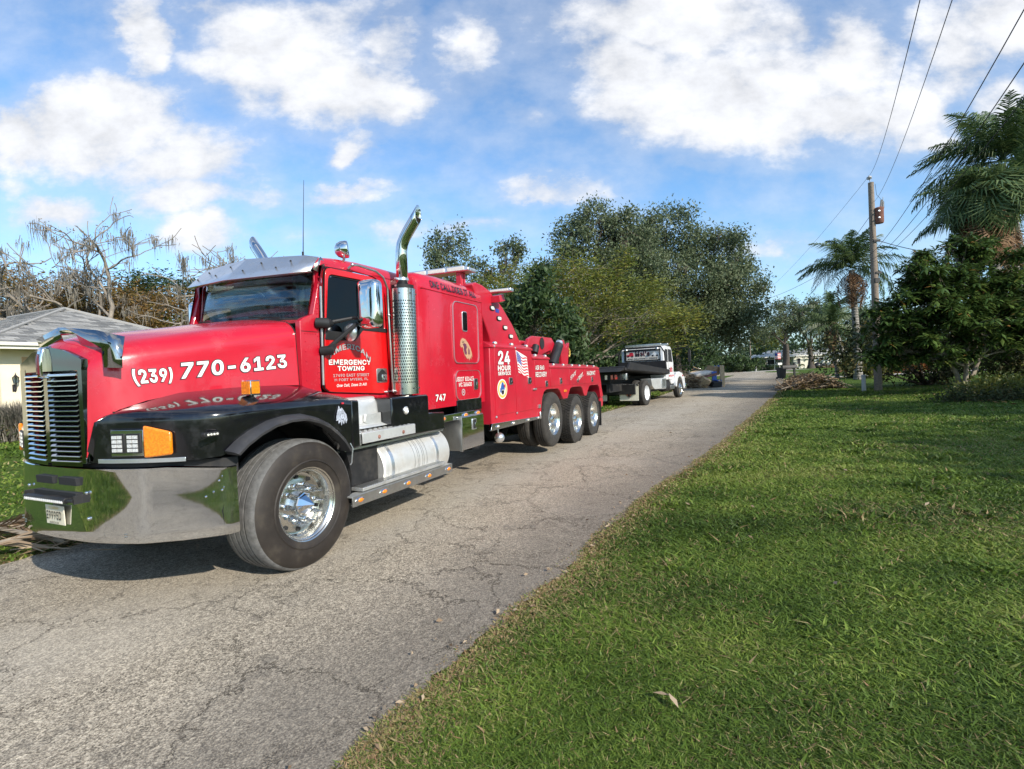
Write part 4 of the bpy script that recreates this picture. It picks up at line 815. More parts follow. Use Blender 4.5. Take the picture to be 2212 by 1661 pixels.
# windshield
wb=[(.56,.40),(.50,.47),(.43,.60),(.37,.85),(.34,1.22)]; wb=wb+[(s,2.44-w) for s,w in wb[::-1][1:]]; wb=smoothplan(wb,3)
rows=[]
for s,w in wb: rows.append([(s+.10*t,w,2.155+.50*t) for t in(0,.5,1)])
m=MB(); m.grid(rows); m.build('windshield','glass',truck,solid=.006,ang=60)
m=MB(); m.tube([(s-.004,w,2.155) for s,w in wb],.014,6); m.tube([(s+.10,w,2.655) for s,w in wb],.014,6)
for i in(0,-1): s,w=wb[i]; m.tube([(s,w,2.155),(s+.1,w,2.655)],.016,6)
m.build('windshield_seal','flat_black',truck)
m=MB(); rows=[[(s-.02,w,2.12),(s-.0,w,2.15)] for s,w in wb]; m.grid([[(min(s,.31),w,2.10),(s-.01,w,2.15)] for s,w in wb]); m.build('windshield_cowl','red',truck)
for w0,w1 in((.62,1.02),(1.35,1.75)):
    m=MB(); m.tube([(.33,w0,2.165),(.345,(w0+w1)/2,2.185),(.335,w1,2.20)],.007,6); m.tube([(.30,(w0+w1)/2+.1,2.15),(.34,(w0+w1)/2,2.185)],.009,6); m.build('wiper','flat_black',truck)
m=MB(); m.box(.44,.62,.8,1.7,2.08,2.10); m.ell((.50,1.55,2.15),(.10,.12,.06)); m.ell((.56,.75,2.13),(.08,.10,.05)); m.build('dashboard_clutter','seat',truck)
m=MB(); m.box(.40,.42,.95,1.35,2.175,2.215); m.build('dash_strobe','led',truck)
m=MB(); m.add([(.62,1.92,2.35),(.66,1.78,2.14),(.67,2.0,2.14),(.65,2.0,2.62),(.60,1.86,2.62)],[(0,1,2,3,4)]); m.build('curtain','seat',truck)
m=MB(); rows=[[(.60+.012*math.sin(k*2.1),.52+.0*k,z),(.62+.02*math.sin(k*1.3),.52+.045*k,z)] for k in(0,) for z in(2.2,2.6)]
m=MB(); m.grid([[(.62+.018*math.sin(k*1.9),.47+.028*k,z) for k in range(10)] for z in(2.19,2.40,2.61)]); m.build('curtain','curtain_cloth',truck)
# sun visor
vt=[(.60,.365,2.75),(.565,.50,2.775),(.53,.80,2.79),(.50,1.22,2.812),(.53,1.64,2.79),(.565,1.94,2.775),(.60,2.075,2.75)]
vb_=[(.47,.345,2.60),(.36,.49,2.572),(.308,.80,2.568),(.237,1.22,2.562),(.308,1.64,2.568),(.36,1.95,2.572),(.47,2.095,2.60)]
m=MB(); m.grid([vt,vb_,[(p[0]+.02,p[1],p[2]-.012) for p in vb_]]); m.build('sun_visor','steel',truck,solid=.005,ang=12)
m=MB()
for i in range(1,5):
    for t,u in((.3,.35),(.62,.7)):
        a=Vector(vt[i]).lerp(Vector(vt[i+1]),u);b=Vector(vb_[i]).lerp(Vector(vb_[i+1]),u); p=a.lerp(b,t); m.ell((p.x-.008,p.y,p.z+.004),(.009,.009,.009),8,5)
m.build('visor_bolt','flat_black',truck)
m=MB(); m.add([(.50,.343,2.615),(.60,.343,2.75),(.70,.343,2.685),(.69,.343,2.655),(.60,.343,2.66),(.56,.343,2.60)],[(0,1,2,3,4,5)]); m.build('visor_bracket','alu',truck,solid=.006)
# antenna, roof spot lamp
m=MB(); m.tube([(.93,.90,2.86),(.95,.90,3.2),(.985,.90,3.70)],[.006,.004,.0025],6); m.cyl((.93,.90,2.85),(.93,.90,2.93),.011,n=8); m.build('radio_antenna','flat_black',truck)
m=MB(); m.lathe([(-.10,0),(-.095,.035),(-.07,.07),(-.03,.088),(.02,.09),(.035,.086),(.04,.08),(.03,0)],(1.0,.40,2.905),(.55,-.75,.1),28); sl=m.build('spot_lamp','chrome',truck)
m=MB(); m.tube([(.99,.40,2.83),(.97,.385,2.79),(.93,.36,2.765)],.014,8); m.build('lamp_arm','alu',sl)
# grab rail beside the door
m=MB(); m.tube([(.94,.31,2.69),(.96,.27,2.725),(1.02,.25,2.73),(1.30,.25,2.715),(1.42,.25,2.67),(1.49,.25,2.56),(1.495,.25,2.26),(1.525,.25,1.42),(1.50,.31,1.41),(1.42,.33,1.41)],.012,8)
for p in((.96,.27,2.725),(1.495,.25,2.26),(1.525,.25,1.415)): m.ell(p,(.02,.02,.02))
m.build('grab_rail','alu',truck)
# ------------------------------------------------ mirrors
def mirror(far):
    f=(lambda w:2.44-w) if far else (lambda w:w)
    o=empty('side_mirror',(0,0,0),parent=truck)
    a,b=sorted((f(-.155),f(.105)))
    rows=[]
    for s,k,dz in((.765,.35,.10),(.772,.62,.045),(.785,.84,.018),(.81,.97,0),(.85,1,0),(.875,1,0)):
        c=(a+b)/2;hw=(b-a)/2*k; r=rrect(c-hw,c+hw,2.06+dz,2.525-dz,.05*k+.01,4); rows.append([(s,y,z) for y,z in r])
    m=MB(); m.grid(rows,closed=True); m.add(rows[0],[tuple(range(len(rows[0])))]); m.add(rows[-1],[tuple(range(len(rows[-1])))]); m.build('mirror_shell','chrome',o,ang=70)
    m=MB(); m.lathe([(-.05,0),(-.045,.05),(-.02,.085),(0,.094),(.012,.09),(.012,0)],(.85,f(.235),2.035),(1,.15 if far else -.15,0),24); m.build('round_mirror','steel',o)
    m=MB()
    m.tube([(.60,f(.31),2.11),(.80,f(.16),2.165),(.82,f(.05),2.17)],[.022,.018,.018],8); m.tube([(.61,f(.31),1.865),(.83,f(.12),2.12)],[.022,.018],8)
    m.tube([(.50,f(.33),2.11),(.55,f(.25),2.105),(.64,f(.285),2.115)],[.05,.052,.032],10); m.tube([(.545,f(.33),1.845),(.59,f(.25),1.85),(.66,f(.28),1.89)],[.045,.05,.03],10)
    m.build('mirror_arm','flat_black',o)
mirror(0); mirror(1)
# ------------------------------------------------ exhaust stacks
def stack(far):
    f=(lambda w:2.44-w) if far else (lambda w:w)
    cx,cw=1.655,f(.165); o=empty('exhaust_stack',(0,0,0),parent=truck)
    # perforated heat shield: real slots (quads left out of the skin)
    m=MB(); nr,nc=56,72; z0,z1=1.50,2.44
    for i in range(nr):
        for k in range(nc):
            if (k+(i//2)%2*1)%2==0 and i%2==0 or (i%2==1 and 0): 
                if (k//1+(i//2))%2==0: continue
            a0,a1=2*PI*k/nc,2*PI*(k+1)/nc; za,zb=z0+(z1-z0)*i/nr,z0+(z1-z0)*(i+1)/nr
            m.add([(cx+.143*math.cos(a0),cw+.143*math.sin(a0),za),(cx+.143*math.cos(a1),cw+.143*math.sin(a1),za),(cx+.143*math.cos(a1),cw+.143*math.sin(a1),zb),(cx+.143*math.cos(a0),cw+.143*math.sin(a0),zb)],[(0,1,2,3)])
    for za,zb in((1.375,1.50),(2.44,2.555)): m.lathe([(za,.143),(zb,.143)],(cx,cw,0),(0,0,1),48)
    m.lathe([(2.555,.143),(2.555,.13),(2.54,.066)],(cx,cw,0),(0,0,1),48)
    m.build('heat_shield','rim',o)
    m=MB(); m.cyl((cx,cw,1.38),(cx,cw,2.6),.125,n=24); m.build('muffler','rust' if 0 else 'frame_black',o)
    m=MB(); sg=-1 if not far else 1
    path=[(cx,cw,2.5),(cx,cw,2.98),(cx+.002,cw+sg*.015,3.06),(cx+.005,cw+sg*.05,3.13),(cx+.008,cw+sg*.10,3.20),(cx+.012,cw+sg*.18,3.30),(cx+.016,cw+sg*.25,3.385)]
    P=[Vector(p) for p in path]; n=24; vs=[]; up=Vector((1,0,0))
    for i,p in enumerate(P):
        t=(P[min(i+1,len(P)-1)]-P[max(i-1,0)]).normalized(); u=(up-t*up.dot(t)).normalized(); b=t.cross(u); r=.0635 if i<len(P)-1 else .0635
        for k in range(n):
            a=2*PI*k/n; q=p+(u*math.cos(a)+b*math.sin(a))*r
            if i==len(P)-1: # slanted cut: upper side longer
                q+=t*(.125*(((q-p).z)/(r*.62))*.62-.02)
            vs.append(q)
    m.add(vs,[(i*n+k,i*n+(k+1)%n,(i+1)*n+(k+1)%n,(i+1)*n+k) for i in range(len(P)-1) for k in range(n)])
    m.build('exhaust_pipe','chrome',o,solid=.004)
    m=MB(); m.tube([tuple(p) for p in P[-3:-1]]+[tuple(P[-1]-(P[-1]-P[-2]).normalized()*.05)],[.056]*3,16); m.build('pipe_bore','frame_black',o)
    m=MB(); 
    for z in(2.585,2.665): m.lathe([(z-.012,.067),(z-.012,.074),(z+.012,.074),(z+.012,.067)],(cx,cw,0),(0,0,1),32); m.box(cx-.13,cx-.06,cw-.012,cw+.012,z-.01,z+.01)
    m.build('pipe_clamp','steel',o)
    m=MB()
    for z in(1.44,2.50):
        for a in(200,250,300,340): m.ell((cx+.146*math.cos(R(a)),cw+.146*math.sin(R(a)),z),(.009,.009,.009),6,4)
    m.build('shield_bolt','flat_black',o)
stack(0); stack(1)
# ------------------------------------------------ sleeper
SW=.085
rows=[]
for s,ze,zc,k in((1.83,2.56,2.76,.93),(1.86,2.585,2.80,.975),(1.93,2.61,2.83,1),(2.4,2.60,2.85,1),(3.0,2.595,2.84,1),(3.42,2.59,2.82,1)):
    hw=(1.22-SW)*k; half=[(hw,1.17),(hw,1.6),(hw,2.1),(hw,ze)]
    for j in range(1,7): a=R(90*j/6); half.append((hw-.16+.16*math.cos(a),ze+.03+(zc-ze-.06)*math.sin(a)))
    x1,z1=half[-1]
    for j in range(1,5): t=j/4; half.append((x1*(1-t),z1+(zc-z1)*(1-(1-t)**2)))
    rows.append([(s,1.22-a,b) for a,b in half]+[(s,1.22+a,b) for a,b in half[::-1][1:]])
m=MB(); m.grid(rows); m.add(rows[0],[tuple(range(len(rows[0])))]); m.add(rows[-1],[tuple(range(len(rows[-1])))]); slp=m.build('sleeper','red',truck,ang=35)
m=MB(); m.tube([(1.90,SW-.004,2.605),(3.42,SW-.004,2.59)],.006,6); m.box(3.415,3.425,SW-.004,SW+.01,1.17,2.6); m.build('sleeper_moulding','red',slp)
def frame(name,o_,w,th,m_,par,d=.012):
    inn=[(sum(p[0] for p in o_)/len(o_)+(p[0]-sum(q[0] for q in o_)/len(o_))*(1-th),sum(p[1] for p in o_)/len(o_)+(p[1]-sum(q[1] for q in o_)/len(o_))*(1-th*.55)) for p in o_]
    m=MB(); m.ringprism(o_,inn,w-d,w+.004); return m.build(name,m_,par)
dl=rrect(2.585,3.27,1.72,2.53,.09,6); m=MB(); m.prism(dl,SW-.008,SW+.01); sdo=m.build('sleeper_door','red',slp,bevel=.003); frame('door_moulding',dl,SW-.006,.03,'steel',sdo)
dl=rrect(2.60,3.30,1.235,1.625,.10,6); m=MB(); m.prism(dl,SW-.008,SW+.01); bdo=m.build('luggage_door','red',slp,bevel=.003); frame('door_moulding',dl,SW-.006,.03,'steel',bdo)
m=MB(); m.prism(rrect(2.822,2.958,2.145,2.415,.03),SW-.018,SW-.006); wo=m.build('sleeper_window','steel',slp,bevel=.003); m=MB(); m.prism(rrect(2.832,2.948,2.157,2.403,.022),SW-.021,SW-.017); m.build('window_glass','black',wo)
def latch(s0,s1,z0,z1,w,par,dark='flat_black'):
    m=MB(); m.prism(rrect(s0,s1,z0,z1,.012,3),w-.010,w); o=m.build('latch','alu' if dark=='flat_black' else dark,par,bevel=.002)
    a=(s1-s0); m=MB(); m.prism(rrect(s0+a*.15,s1-a*.15,z0+.012,z1-.012,.008,2),w-.014,w-.009); m.build('latch_recess','interior',o)
    m=MB(); m.prism(rrect(s0+a*.42,s1-a*.2,z0+.02,z1-.05,.005,2),w-.026,w-.013); m.build('latch_paddle','chrome',o,bevel=.002)
    return o
latch(3.09,3.20,1.355,1.51,SW-.008,bdo)
lettering('ONE CALL.DOES IT ALL','black_vinyl',slp,lambda u,v,l:(2.10+1.15*u,SW-.006-l+.030*v*v,2.635+.090*v),.014)
lettering('747','white_vinyl',slp,rectmap(2.13,2.355,1.255,1.338,SW),.025,'black_vinyl',.03)
lettering('USDOT 831413','white_vinyl',bdo,rectmap(2.615,3.085,1.48,1.54,SW-.008),.010); lettering('MC 368400','white_vinyl',bdo,rectmap(2.685,3.03,1.41,1.465,SW-.008),.010)
m=MB(); m.lathe([(0,.030),(0,.045)],(2.80,SW-.010,1.335),(0,1,0),20); m.prism([(2.785,1.325),(2.815,1.325),(2.815,1.348),(2.785,1.348)],SW-.011,SW-.009); m.build('round_emblem','grey_vinyl',bdo)
# eagle head decal
m=MB(); e=[(2.752,1.955),(2.762,2.01),(2.79,2.045),(2.84,2.055),(2.90,2.04),(2.97,1.99),(3.03,1.93),(3.065,1.86),(3.075,1.80),(3.05,1.825),(3.04,1.77),(3.015,1.80),(2.99,1.755),(2.965,1.79),(2.93,1.775),(2.90,1.80),(2.865,1.83),(2.835,1.88),(2.82,1.93),(2.79,1.935),(2.775,1.925)]
m.prism(e,SW-.0125,SW-.010); m.build('eagle_decal','eagle_tan',sdo,smooth=False)
m=MB(); m.prism([(2.82,1.975),(2.86,1.99),(2.905,1.975),(2.93,1.94),(2.90,1.90),(2.925,1.86),(2.90,1.83),(2.87,1.85),(2.84,1.90),(2.85,1.94)],SW-.0145,SW-.012); m.prism([(2.97,1.93),(3.0,1.90),(3.0,1.84),(2.96,1.84)],SW-.0145,SW-.012); m.build('eagle_shading','eagle_dark',sdo,smooth=False)
m=MB(); m.prism([(2.81,2.005),(2.86,2.012),(2.86,2.0),(2.81,1.993)],SW-.0150,SW-.0128); m.build('eagle_eye','black_vinyl',sdo,smooth=False)
m=MB()
for k in range(12): m.ell((2.63+k*.053,SW-.003,1.68),(.006,.005,.006),6,4)
for k in range(22): m.ell((3.35,SW-.003,1.22+k*.062),(.006,.005,.006),6,4); m.ell((2.05,SW-.003,1.22+k*.062),(.006,.005,.006),6,4)
for k in range(14): m.ell((2.1+k*.09,SW-.003,1.20),(.006,.005,.006),6,4)
m.build('sleeper_rivets','red',slp)
# lower dark panel and lit strip under the sleeper
m=MB(); m.box(2.62,3.30,.07,.12,1.075,1.235); m.build('lower_panel','black',truck,bevel=.004)
def oval_light(s,z,w,par,lens='orange_lens',L=.06,H=.024,name='oval_light'):
    m=MB(); m.ell((s,w,z),(L*1.45,.012,H*1.25),14,6); o=m.build(name,'chrome',par); m=MB(); m.ell((s+.004,w-.008,z),(L*.85,.012,H*.9),14,6); m.build('lens',lens,o); return o
m=MB(); m.box(2.02,3.25,.055,.075,.99,1.075); st=m.build('light_strip','chrome',truck,bevel=.003)
for s in(2.22,2.78,3.13): oval_light(s,1.035,.05,st)
# ------------------------------------------------ steps and side fairing
m=MB(); m.prism([(1.20,.925),(1.20,1.36),(1.86,1.36),(1.90,1.34),(1.90,1.145),(2.235,1.125),(2.235,.905)],.03,.32); m.build('stack_fairing','black',truck,bevel=.018)
m=MB(); m.lathe([(-.006,.032),(-.012,.036),(-.006,.044),(.01,.044)],(1.44,.028,1.205),(0,1,0),24); ro=m.build('round_marker_light','steel',truck); m=MB(); m.ell((1.44,.02,1.205),(.031,.012,.031)); m.build('lens','white_lens',ro)
m=MB(); rows=[]
for s in(.66,.70,.9,1.1,1.18,1.22):
    e=.0
    rows.append([(s,w,z) for k,(w,z) in enumerate(((.10,1.075),(.17,1.10),(.20,1.12),(.215,1.20),(.225,1.28),(.245,1.34),(.28,1.372),(.33,1.38)))])
m.grid(rows); m.build('kick_panel','kick_alu',truck,solid=.004,ang=40)
m=MB(); m.prism([(.955,1.205),(1.19,1.205),(1.19,1.10),(.98,1.10),(.94,1.13)],.165,.195); m.build('kick_plate_patch','kick_alu',truck,bevel=.003)
m=MB(); m.box(.69,1.55,.0,.26,1.035,1.05); stp=m.build('cab_step','tread_plate',truck,bevel=.002)
m=MB(); m.box(.69,1.555,-.008,.004,.945,1.045); m.build('step_lip','kick_alu',stp,bevel=.003)
m=MB()
for r_ in range(3):
    for k in range(10): m.box(.76+k*.078,.80+k*.078,.03+.07*r_,.05+.07*r_,1.048,1.058)
m.build('step_tread','tread_plate',stp)
m=MB()
for s in(.93,1.33): m.ell((s,-.012,.985),(.018,.012,.02))
m.build('step_marker','rust',stp)
m=MB(); m.box(.66,.70,.02,.3,.93,1.06); m.box(.40,2.3,.10,.14,.885,.905); m.build('step_bracket','steel',truck)
# battery box, tank
m=MB(); m.box(.62,1.08,.14,.5,.46,.90); m.build('battery_box','frame_black',truck,bevel=.01)
tk=MB(); tk.lathe([(0,0),(0,.24),(-.004,.285),(.012,.30),(.02,.302),(1.25,.302),(1.275,.30),(1.29,.28),(1.29,0)],(1.09,.36,.615),(1,0,0),56); tank=tk.build('fuel_tank','tank',truck,ang=30)
for s in(1.22,2.08):
    m=MB(); m.lathe([(-.025,.304),(-.025,.310),(.025,.310),(.025,.304)],(s,.36,.615),(1,0,0),48); m.build('tank_strap','steel',tank)
m=MB()
for s in(1.62,1.68,1.71,1.77,1.80,1.86): m.lathe([(0,.3025),(0.003,.3035),(.006,.3025)],(s,.36,.615),(1,0,0),40)
m.build('tank_scratches','flat_black',tank)
tk=MB(); tk.lathe([(0,0),(0,.28),(.02,.302),(1.29,.302),(1.31,.28),(1.31,0)],(1.09,2.08,.615),(1,0,0),40); tk.build('fuel_tank','alu',truck)
# running board with orange lights
m=MB(); m.box(.455,2.22,-.05,.06,.478,.492); rb=m.build('running_board','tread_plate',truck,bevel=.002)
m=MB(); m.box(.455,2.22,-.062,-.05,.395,.492); m.build('board_face','alu',rb,bevel=.002)
m=MB(); m.box(.62,2.10,-.045,.10,.505,.535); m.build('upper_tread','tread_plate',rb,bevel=.003)
m=MB()
for k in range(46): m.box(.635+k*.032,.65+k*.032,-.03,.085,.535,.541)
m.build('tread_ribs','alu',rb)
m=MB(); 
for s in(.5,1.2,2.0): m.box(s,s+.05,.0,.5,.42,.48)
m.build('board_bracket','frame_black',rb)
for s in(.55,.90,1.30,1.70,2.12): oval_light(s,.445,-.064,rb,L=.045,H=.022)
# toolbox
m=MB(); m.box(2.585,3.21,.012,.62,.585,1.025); tb_=m.build('toolbox','alu',truck,bevel=.006)
m=MB(); m.box(2.60,3.20,-.004,.012,.595,1.015); td=m.build('toolbox_door','chrome',tb_,bevel=.004); latch(2.86,2.97,.83,.975,-.004,td,'steel')
m=MB(); m.box(2.575,2.60,-.006,.03,.575,1.03); m.build('toolbox_edge','alu',tb_,bevel=.002)
# mud guard strip behind the front wheel, hooks
m=MB(); m.prism([(.50,.95),(.515,.95),(.56,.35),(.575,.12),(.56,.12),(.545,.35)],.22,.48); m.build('splash_guard','flat_black',truck)
m=MB(); m.tube([(.50,-.02,.98),(.52,-.03,.93),(.50,-.03,.80),(.49,-.02,.78)],.006,6); m.tube([(.50,.0,.40),(.55,-.02,.38),(.58,-.02,.395),(.56,0,.41)],.005,6); m.build('wire_hook','steel',truck)
# ------------------------------------------------ recovery body
bo=[(3.46,.83),(3.46,1.955),(3.50,1.955),(5.05,1.955),(5.09,1.80),(5.90,1.80),(5.90,1.64),(9.40,1.585),(9.52,1.56),(9.64,1.35),(9.72,1.1),(9.86,.87),
    (9.60,.86),(9.54,1.03),(9.47,1.14),(9.36,1.19),(8.72,1.20),(8.58,1.17),(8.46,1.08),(8.36,.98),(8.20,.98),(8.12,1.05),(8.02,1.17),(7.90,1.205),(7.30,1.215),(7.16,1.19),(7.06,1.10),(6.96,1.0),(6.70,1.0),(6.60,1.08),(6.50,1.18),(6.38,1.225),(5.76,1.235),(5.62,1.20),(5.52,1.10),(5.47,.95),(5.42,.77)]
m=MB(); m.prism(bo,0,.55); body=m.build('recovery_body','body_red',truck,bevel=.012)
m=MB(); m.prism(bo,1.89,2.44); m.build('recovery_body','body_red',truck,bevel=.012)
m=MB(); m.box(3.46,5.05,.55,1.89,1.15,1.93); m.box(5.05,9.4,.55,1.89,1.0,1.35); m.build('body_deck','body_red',truck,bevel=.01)
# sloped cap along the top edges
def cap(s0,z0,s1,z1,name='body_top_rail'):
    m=MB(); m.add([(s,w,z+d) for s,z in((s0,z0),(s1,z1)) for w,d in((-.02,-.02),(-.02,.01),(.10,.075),(.30,.075),(.30,-.02))],[(0,1,6,5),(1,2,7,6),(2,3,8,7),(3,4,9,8),(0,5,9,4),(0,4,3,2,1),(5,6,7,8,9)]); return m.build(name,'body_red',truck,bevel=.006)
c1=cap(3.45,1.965,5.07,1.955); c2=cap(5.07,1.81,5.92,1.805); c3=cap(5.90,1.65,9.45,1.595)
for s,z,c_ in((3.74,2.02,c1),(4.34,2.018,c1),(4.95,2.012,c1),(5.34,1.858,c2),(5.84,1.854,c2),(6.28,1.695,c3),(6.87,1.686,c3),(7.45,1.677,c3),(8.0,1.668,c3),(8.6,1.66,c3),(9.18,1.65,c3)): oval_light(s,z,.045,c_,'white_lens',.06,.022)
for s0,s1,z0,z1 in((3.59,4.33,.95,1.95),(4.345,5.0,.935,1.945),(5.17,5.88,1.29,1.775),(5.96,7.10,1.285,1.615),(7.12,8.20,1.27,1.60),(8.22,9.40,1.25,1.575)):
    m=MB(); top1=z1-(.03 if s0>7 else .0); pts=[(s0,z0),(s1,z0-.006),(s1,top1),(s0,z1)]
    if s0>8.2: pts=[(s0,z0),(s1+.1,z0-.02),(s1+.1,1.35),(s1,top1),(s0,z1)]
    m.prism(pts,-.010,.004); d=m.build('body_door','body_red',body,bevel=.004); d['kk']=1; del d['kk']
    if s0<3.6: latch(4.07,4.20,1.385,1.495,-.010,d); D1=d
    elif s0<4.4: latch(4.83,4.98,1.37,1.48,-.010,d); D2=d
    elif s0<5.2: latch(5.66,5.775,1.29,1.40,-.010,d); D3=d
    elif s0<6: latch(6.47,6.585,1.31,1.43,-.010,d)
    elif s0<7.3: D5=d; latch(7.60,7.70,1.30,1.38,-.010,d)
    else: D6=d; latch(8.74,8.85,1.275,1.40,-.010,d)
m=MB()
for s,z in((3.59,1.965),(3.59,.93),(4.34,1.96),(4.34,.925)): m.ell((s,-.015,z),(.022,.015,.018),8,5)
m.build('hinge_pin','steel',body)
def bl(txt,m_,par,a,b,c,d,**k): lettering(txt,m_,par,rectmap(a,b,c,d,-.010),k.pop('bold',.012),'black_vinyl',k.pop('ow',.018),**k)
bl('24','white_vinyl',D1,3.71,4.13,1.70,1.905,bold=.028); bl('HOUR','white_vinyl',D1,3.69,4.145,1.605,1.685,bold=.028); bl('SERVICE','white_vinyl',D1,3.69,4.145,1.537,1.592,bold=.022)
bl('AIR BAG','white_vinyl',D3,5.19,5.62,1.60,1.68); bl('RECOVERY','white_vinyl',D3,5.19,5.745,1.475,1.565)
lettering('STATE','white_vinyl',D5,quadmap((7.14,1.36),(7.50,1.47),(7.55,1.565),(7.16,1.45),-.010),.012,'black_vinyl',.02); lettering('CERT.','white_vinyl',D5,quadmap((7.66,1.33),(8.08,1.44),(8.10,1.535),(7.68,1.42),-.010),.012,'black_vinyl',.02)
bl('HAZMAT','white_vinyl',D6,8.38,9.10,1.44,1.535)
# oval seal
sealc=(3.825,1.33)
for rr,m_,dd in(((.170,.148),'white_vinyl',.012),((.155,.134),'seal_gold',.0135),((.118,.098),'mattress',.015)):
    m=MB(); n=32; m.prism([(sealc[0]+rr[0]*math.cos(2*PI*k/n),sealc[1]+rr[1]*math.sin(2*PI*k/n)) for k in range(n)],-dd-.001,-.0105); m.build('round_seal',m_,D1,smooth=False)
for pts,m_ in(([(-.06,.03),(-.02,.10),(.02,.10),(.06,.04),(.07,-.01),(-.05,-.01)],'seal_blue'),([(.03,.02),(.10,.02),(.09,.07),(.03,.06)],'flag_red'),([(-.03,-.08),(.03,-.08),(.05,-.02),(-.04,-.02)],'black_vinyl'),([(-.09,-.04),(-.05,-.06),(-.04,0),(-.08,.02)],'seal_blue')):
    m=MB(); m.prism([(sealc[0]+a,sealc[1]+b) for a,b in pts],-.0185,-.0158); m.build('seal_picture',m_,D1,smooth=False)
# waving flag decal
def flagpt(u,v): # u along the fly, v up
    s=4.385+.42*u+.06*(1-v)*.6+ .03*(1-v); z=1.60+.29*v-.10*u+.022*math.sin(u*7+1.0)-.03*(1-v); return s,z
NU=14
m=MB()
for r_ in range(13):
    m.cur=0 if r_%2==0 else 1
    for k in range(NU):
        q=[flagpt(k/NU,r_/13),flagpt((k+1)/NU,r_/13),flagpt((k+1)/NU,(r_+1)/13),flagpt(k/NU,(r_+1)/13)]
        if r_>=6 and k<6: m.cur=2
        else: m.cur=0 if r_%2==0 else 1
        m.add([(a,-.0125,b) for a,b in q],[(0,1,2,3)])
fl=m.build('flag_decal',['flag_red','white_vinyl','flag_blue'],D2,smooth=False)
m=MB()
for i in range(5):
    for j in range(6): s,z=flagpt((j+.5)/NU,(6.7+i*1.35)/13); m.prism([(s-.008,z),(s,z-.007),(s+.008,z),(s,z+.007)],-.0140,-.0126)
m.build('flag_star','white_vinyl',D2,smooth=False)
m=MB(); m.prism([flagpt(0,-.05),flagpt(1.03,-.05)]+[flagpt(1.03-.0*k,1.05*k/4) for k in range(1,5)]+[flagpt(-.04,1.06)],-.0115,-.0105); m.build('flag_border','white_vinyl',D2,smooth=False)
# chrome trim with lights along the bottom
m=MB(); m.prism([(3.40,.745),(3.46,.845),(5.44,.78),(5.44,.735)],-.008,.03); tr=m.build('bottom_trim','dark_chrome',body,bevel=.003)
for s,z in((3.62,.79),(4.18,.78),(4.78,.772),(5.24,.765)): oval_light(s,z,-.012,tr,'white_lens',.05,.018)
m=MB(); m.box(6.72,6.88,-.02,.0,1.135,1.185); m.build('side_marker','orange_lens',body,bevel=.008)
m=MB(); m.box(5.28,5.38,-.02,0,.93,.99); m.ell((5.34,-.02,.80),(.02,.015,.07)); m.build('air_fitting','steel',body)
m=MB(); m.box(5.06,5.2,-.03,0,1.255,1.285); m.build('door_stop','steel',body,bevel=.004)
m=MB(); m.ell((3.90,.10,.585),(.078,.078,.078),20,12); m.tube([(3.86,.10,.66),(3.85,.10,.72),(3.86,.12,.80)],.012,8); m.build('hanging_work_lamp','steel',truck)
for a,b in((.02,.6),(1.84,2.42)): m=MB(); m.prism([(9.655,.76),(9.70,.76),(9.70,.15),(9.655,.15)],a,b); m.build('mud_flap','flat_black',truck)
m=MB(); m.prism([(9.70,.98),(10.02,.80),(9.98,.62),(9.80,.60),(9.70,.75)],.05,.25); m.build('rear_foot','body_red',truck,bevel=.01)
# ------------------------------------------------ mast behind the sleeper
mast=[(3.73,1.98),(3.68,2.12),(3.46,2.42),(3.27,2.70),(3.20,2.82),(3.30,2.865),(3.50,2.85),(3.72,2.80),(3.93,2.71),(4.15,2.60),(4.52,2.35),(4.90,2.00)]
for a,b,mn in((.10,.30,0),(2.14,2.34,1)):
    m=MB(); m.prism(mast,a,b); mo=m.build('mast_arm','body_red',truck,bevel=.012)
    if not mn:
        for s,z in((3.78,2.547),(4.003,2.41),(4.211,2.281),(4.418,2.154)):
            m=MB(); m.prism(rrect(s-.075,s+.075,z-.035,z+.035,.03,4),.082,.10); q=m.build('side_lamp','flat_black',mo,bevel=.003); m=MB(); m.prism(rrect(s-.058,s+.058,z-.024,z+.024,.022,4),.076,.084); m.build('lens','white_lens',q)
        m=MB(); m.prism([(3.90,2.50),(4.02,2.49),(4.03,2.55),(3.91,2.56)],.096,.0995); m.build('flag_sticker','flag_blue',mo)
m=MB(); m.box(3.22,3.42,.3,2.14,2.70,2.86); m.box(3.6,3.9,.3,2.14,2.60,2.76); m.build('mast_crossbeam','body_red',truck,bevel=.015)
for w in(.38,2.0):
    m=MB(); m.box(3.40,3.46,w-.03,w+.05,2.84,3.04); m.box(3.32,3.40,w-.03,w+.05,2.84,3.04); m.build('light_bar_leg','body_red',truck,bevel=.005)
m=MB(); m.prismx([(.20,3.04),(.20,3.09),(.30,3.125),(2.14,3.125),(2.24,3.09),(2.24,3.04)],3.28,3.52); lb2=m.build('roof_light_bar','steel',truck,bevel=.015)
for k in range(6):
    m=MB(); m.box(3.272,3.528,.27+k*.325,.27+k*.325+.28,3.052,3.108); m.build('light_module','white_lens',lb2,bevel=.006)
m=MB(); m.box(3.78,3.90,-.22,.5,2.775,2.825); q=m.build('rear_strobe_bar','steel',truck,bevel=.012); m=MB(); m.box(3.775,3.905,-.18,.12,2.785,2.815); m.build('lens','white_lens',q,bevel=.004)
m=MB(); m.prism([(3.76,2.62),(3.76,2.72),(3.90,2.76),(3.95,2.66)],-.05,.12); m.build('strobe_bracket','body_red',truck,bevel=.006)
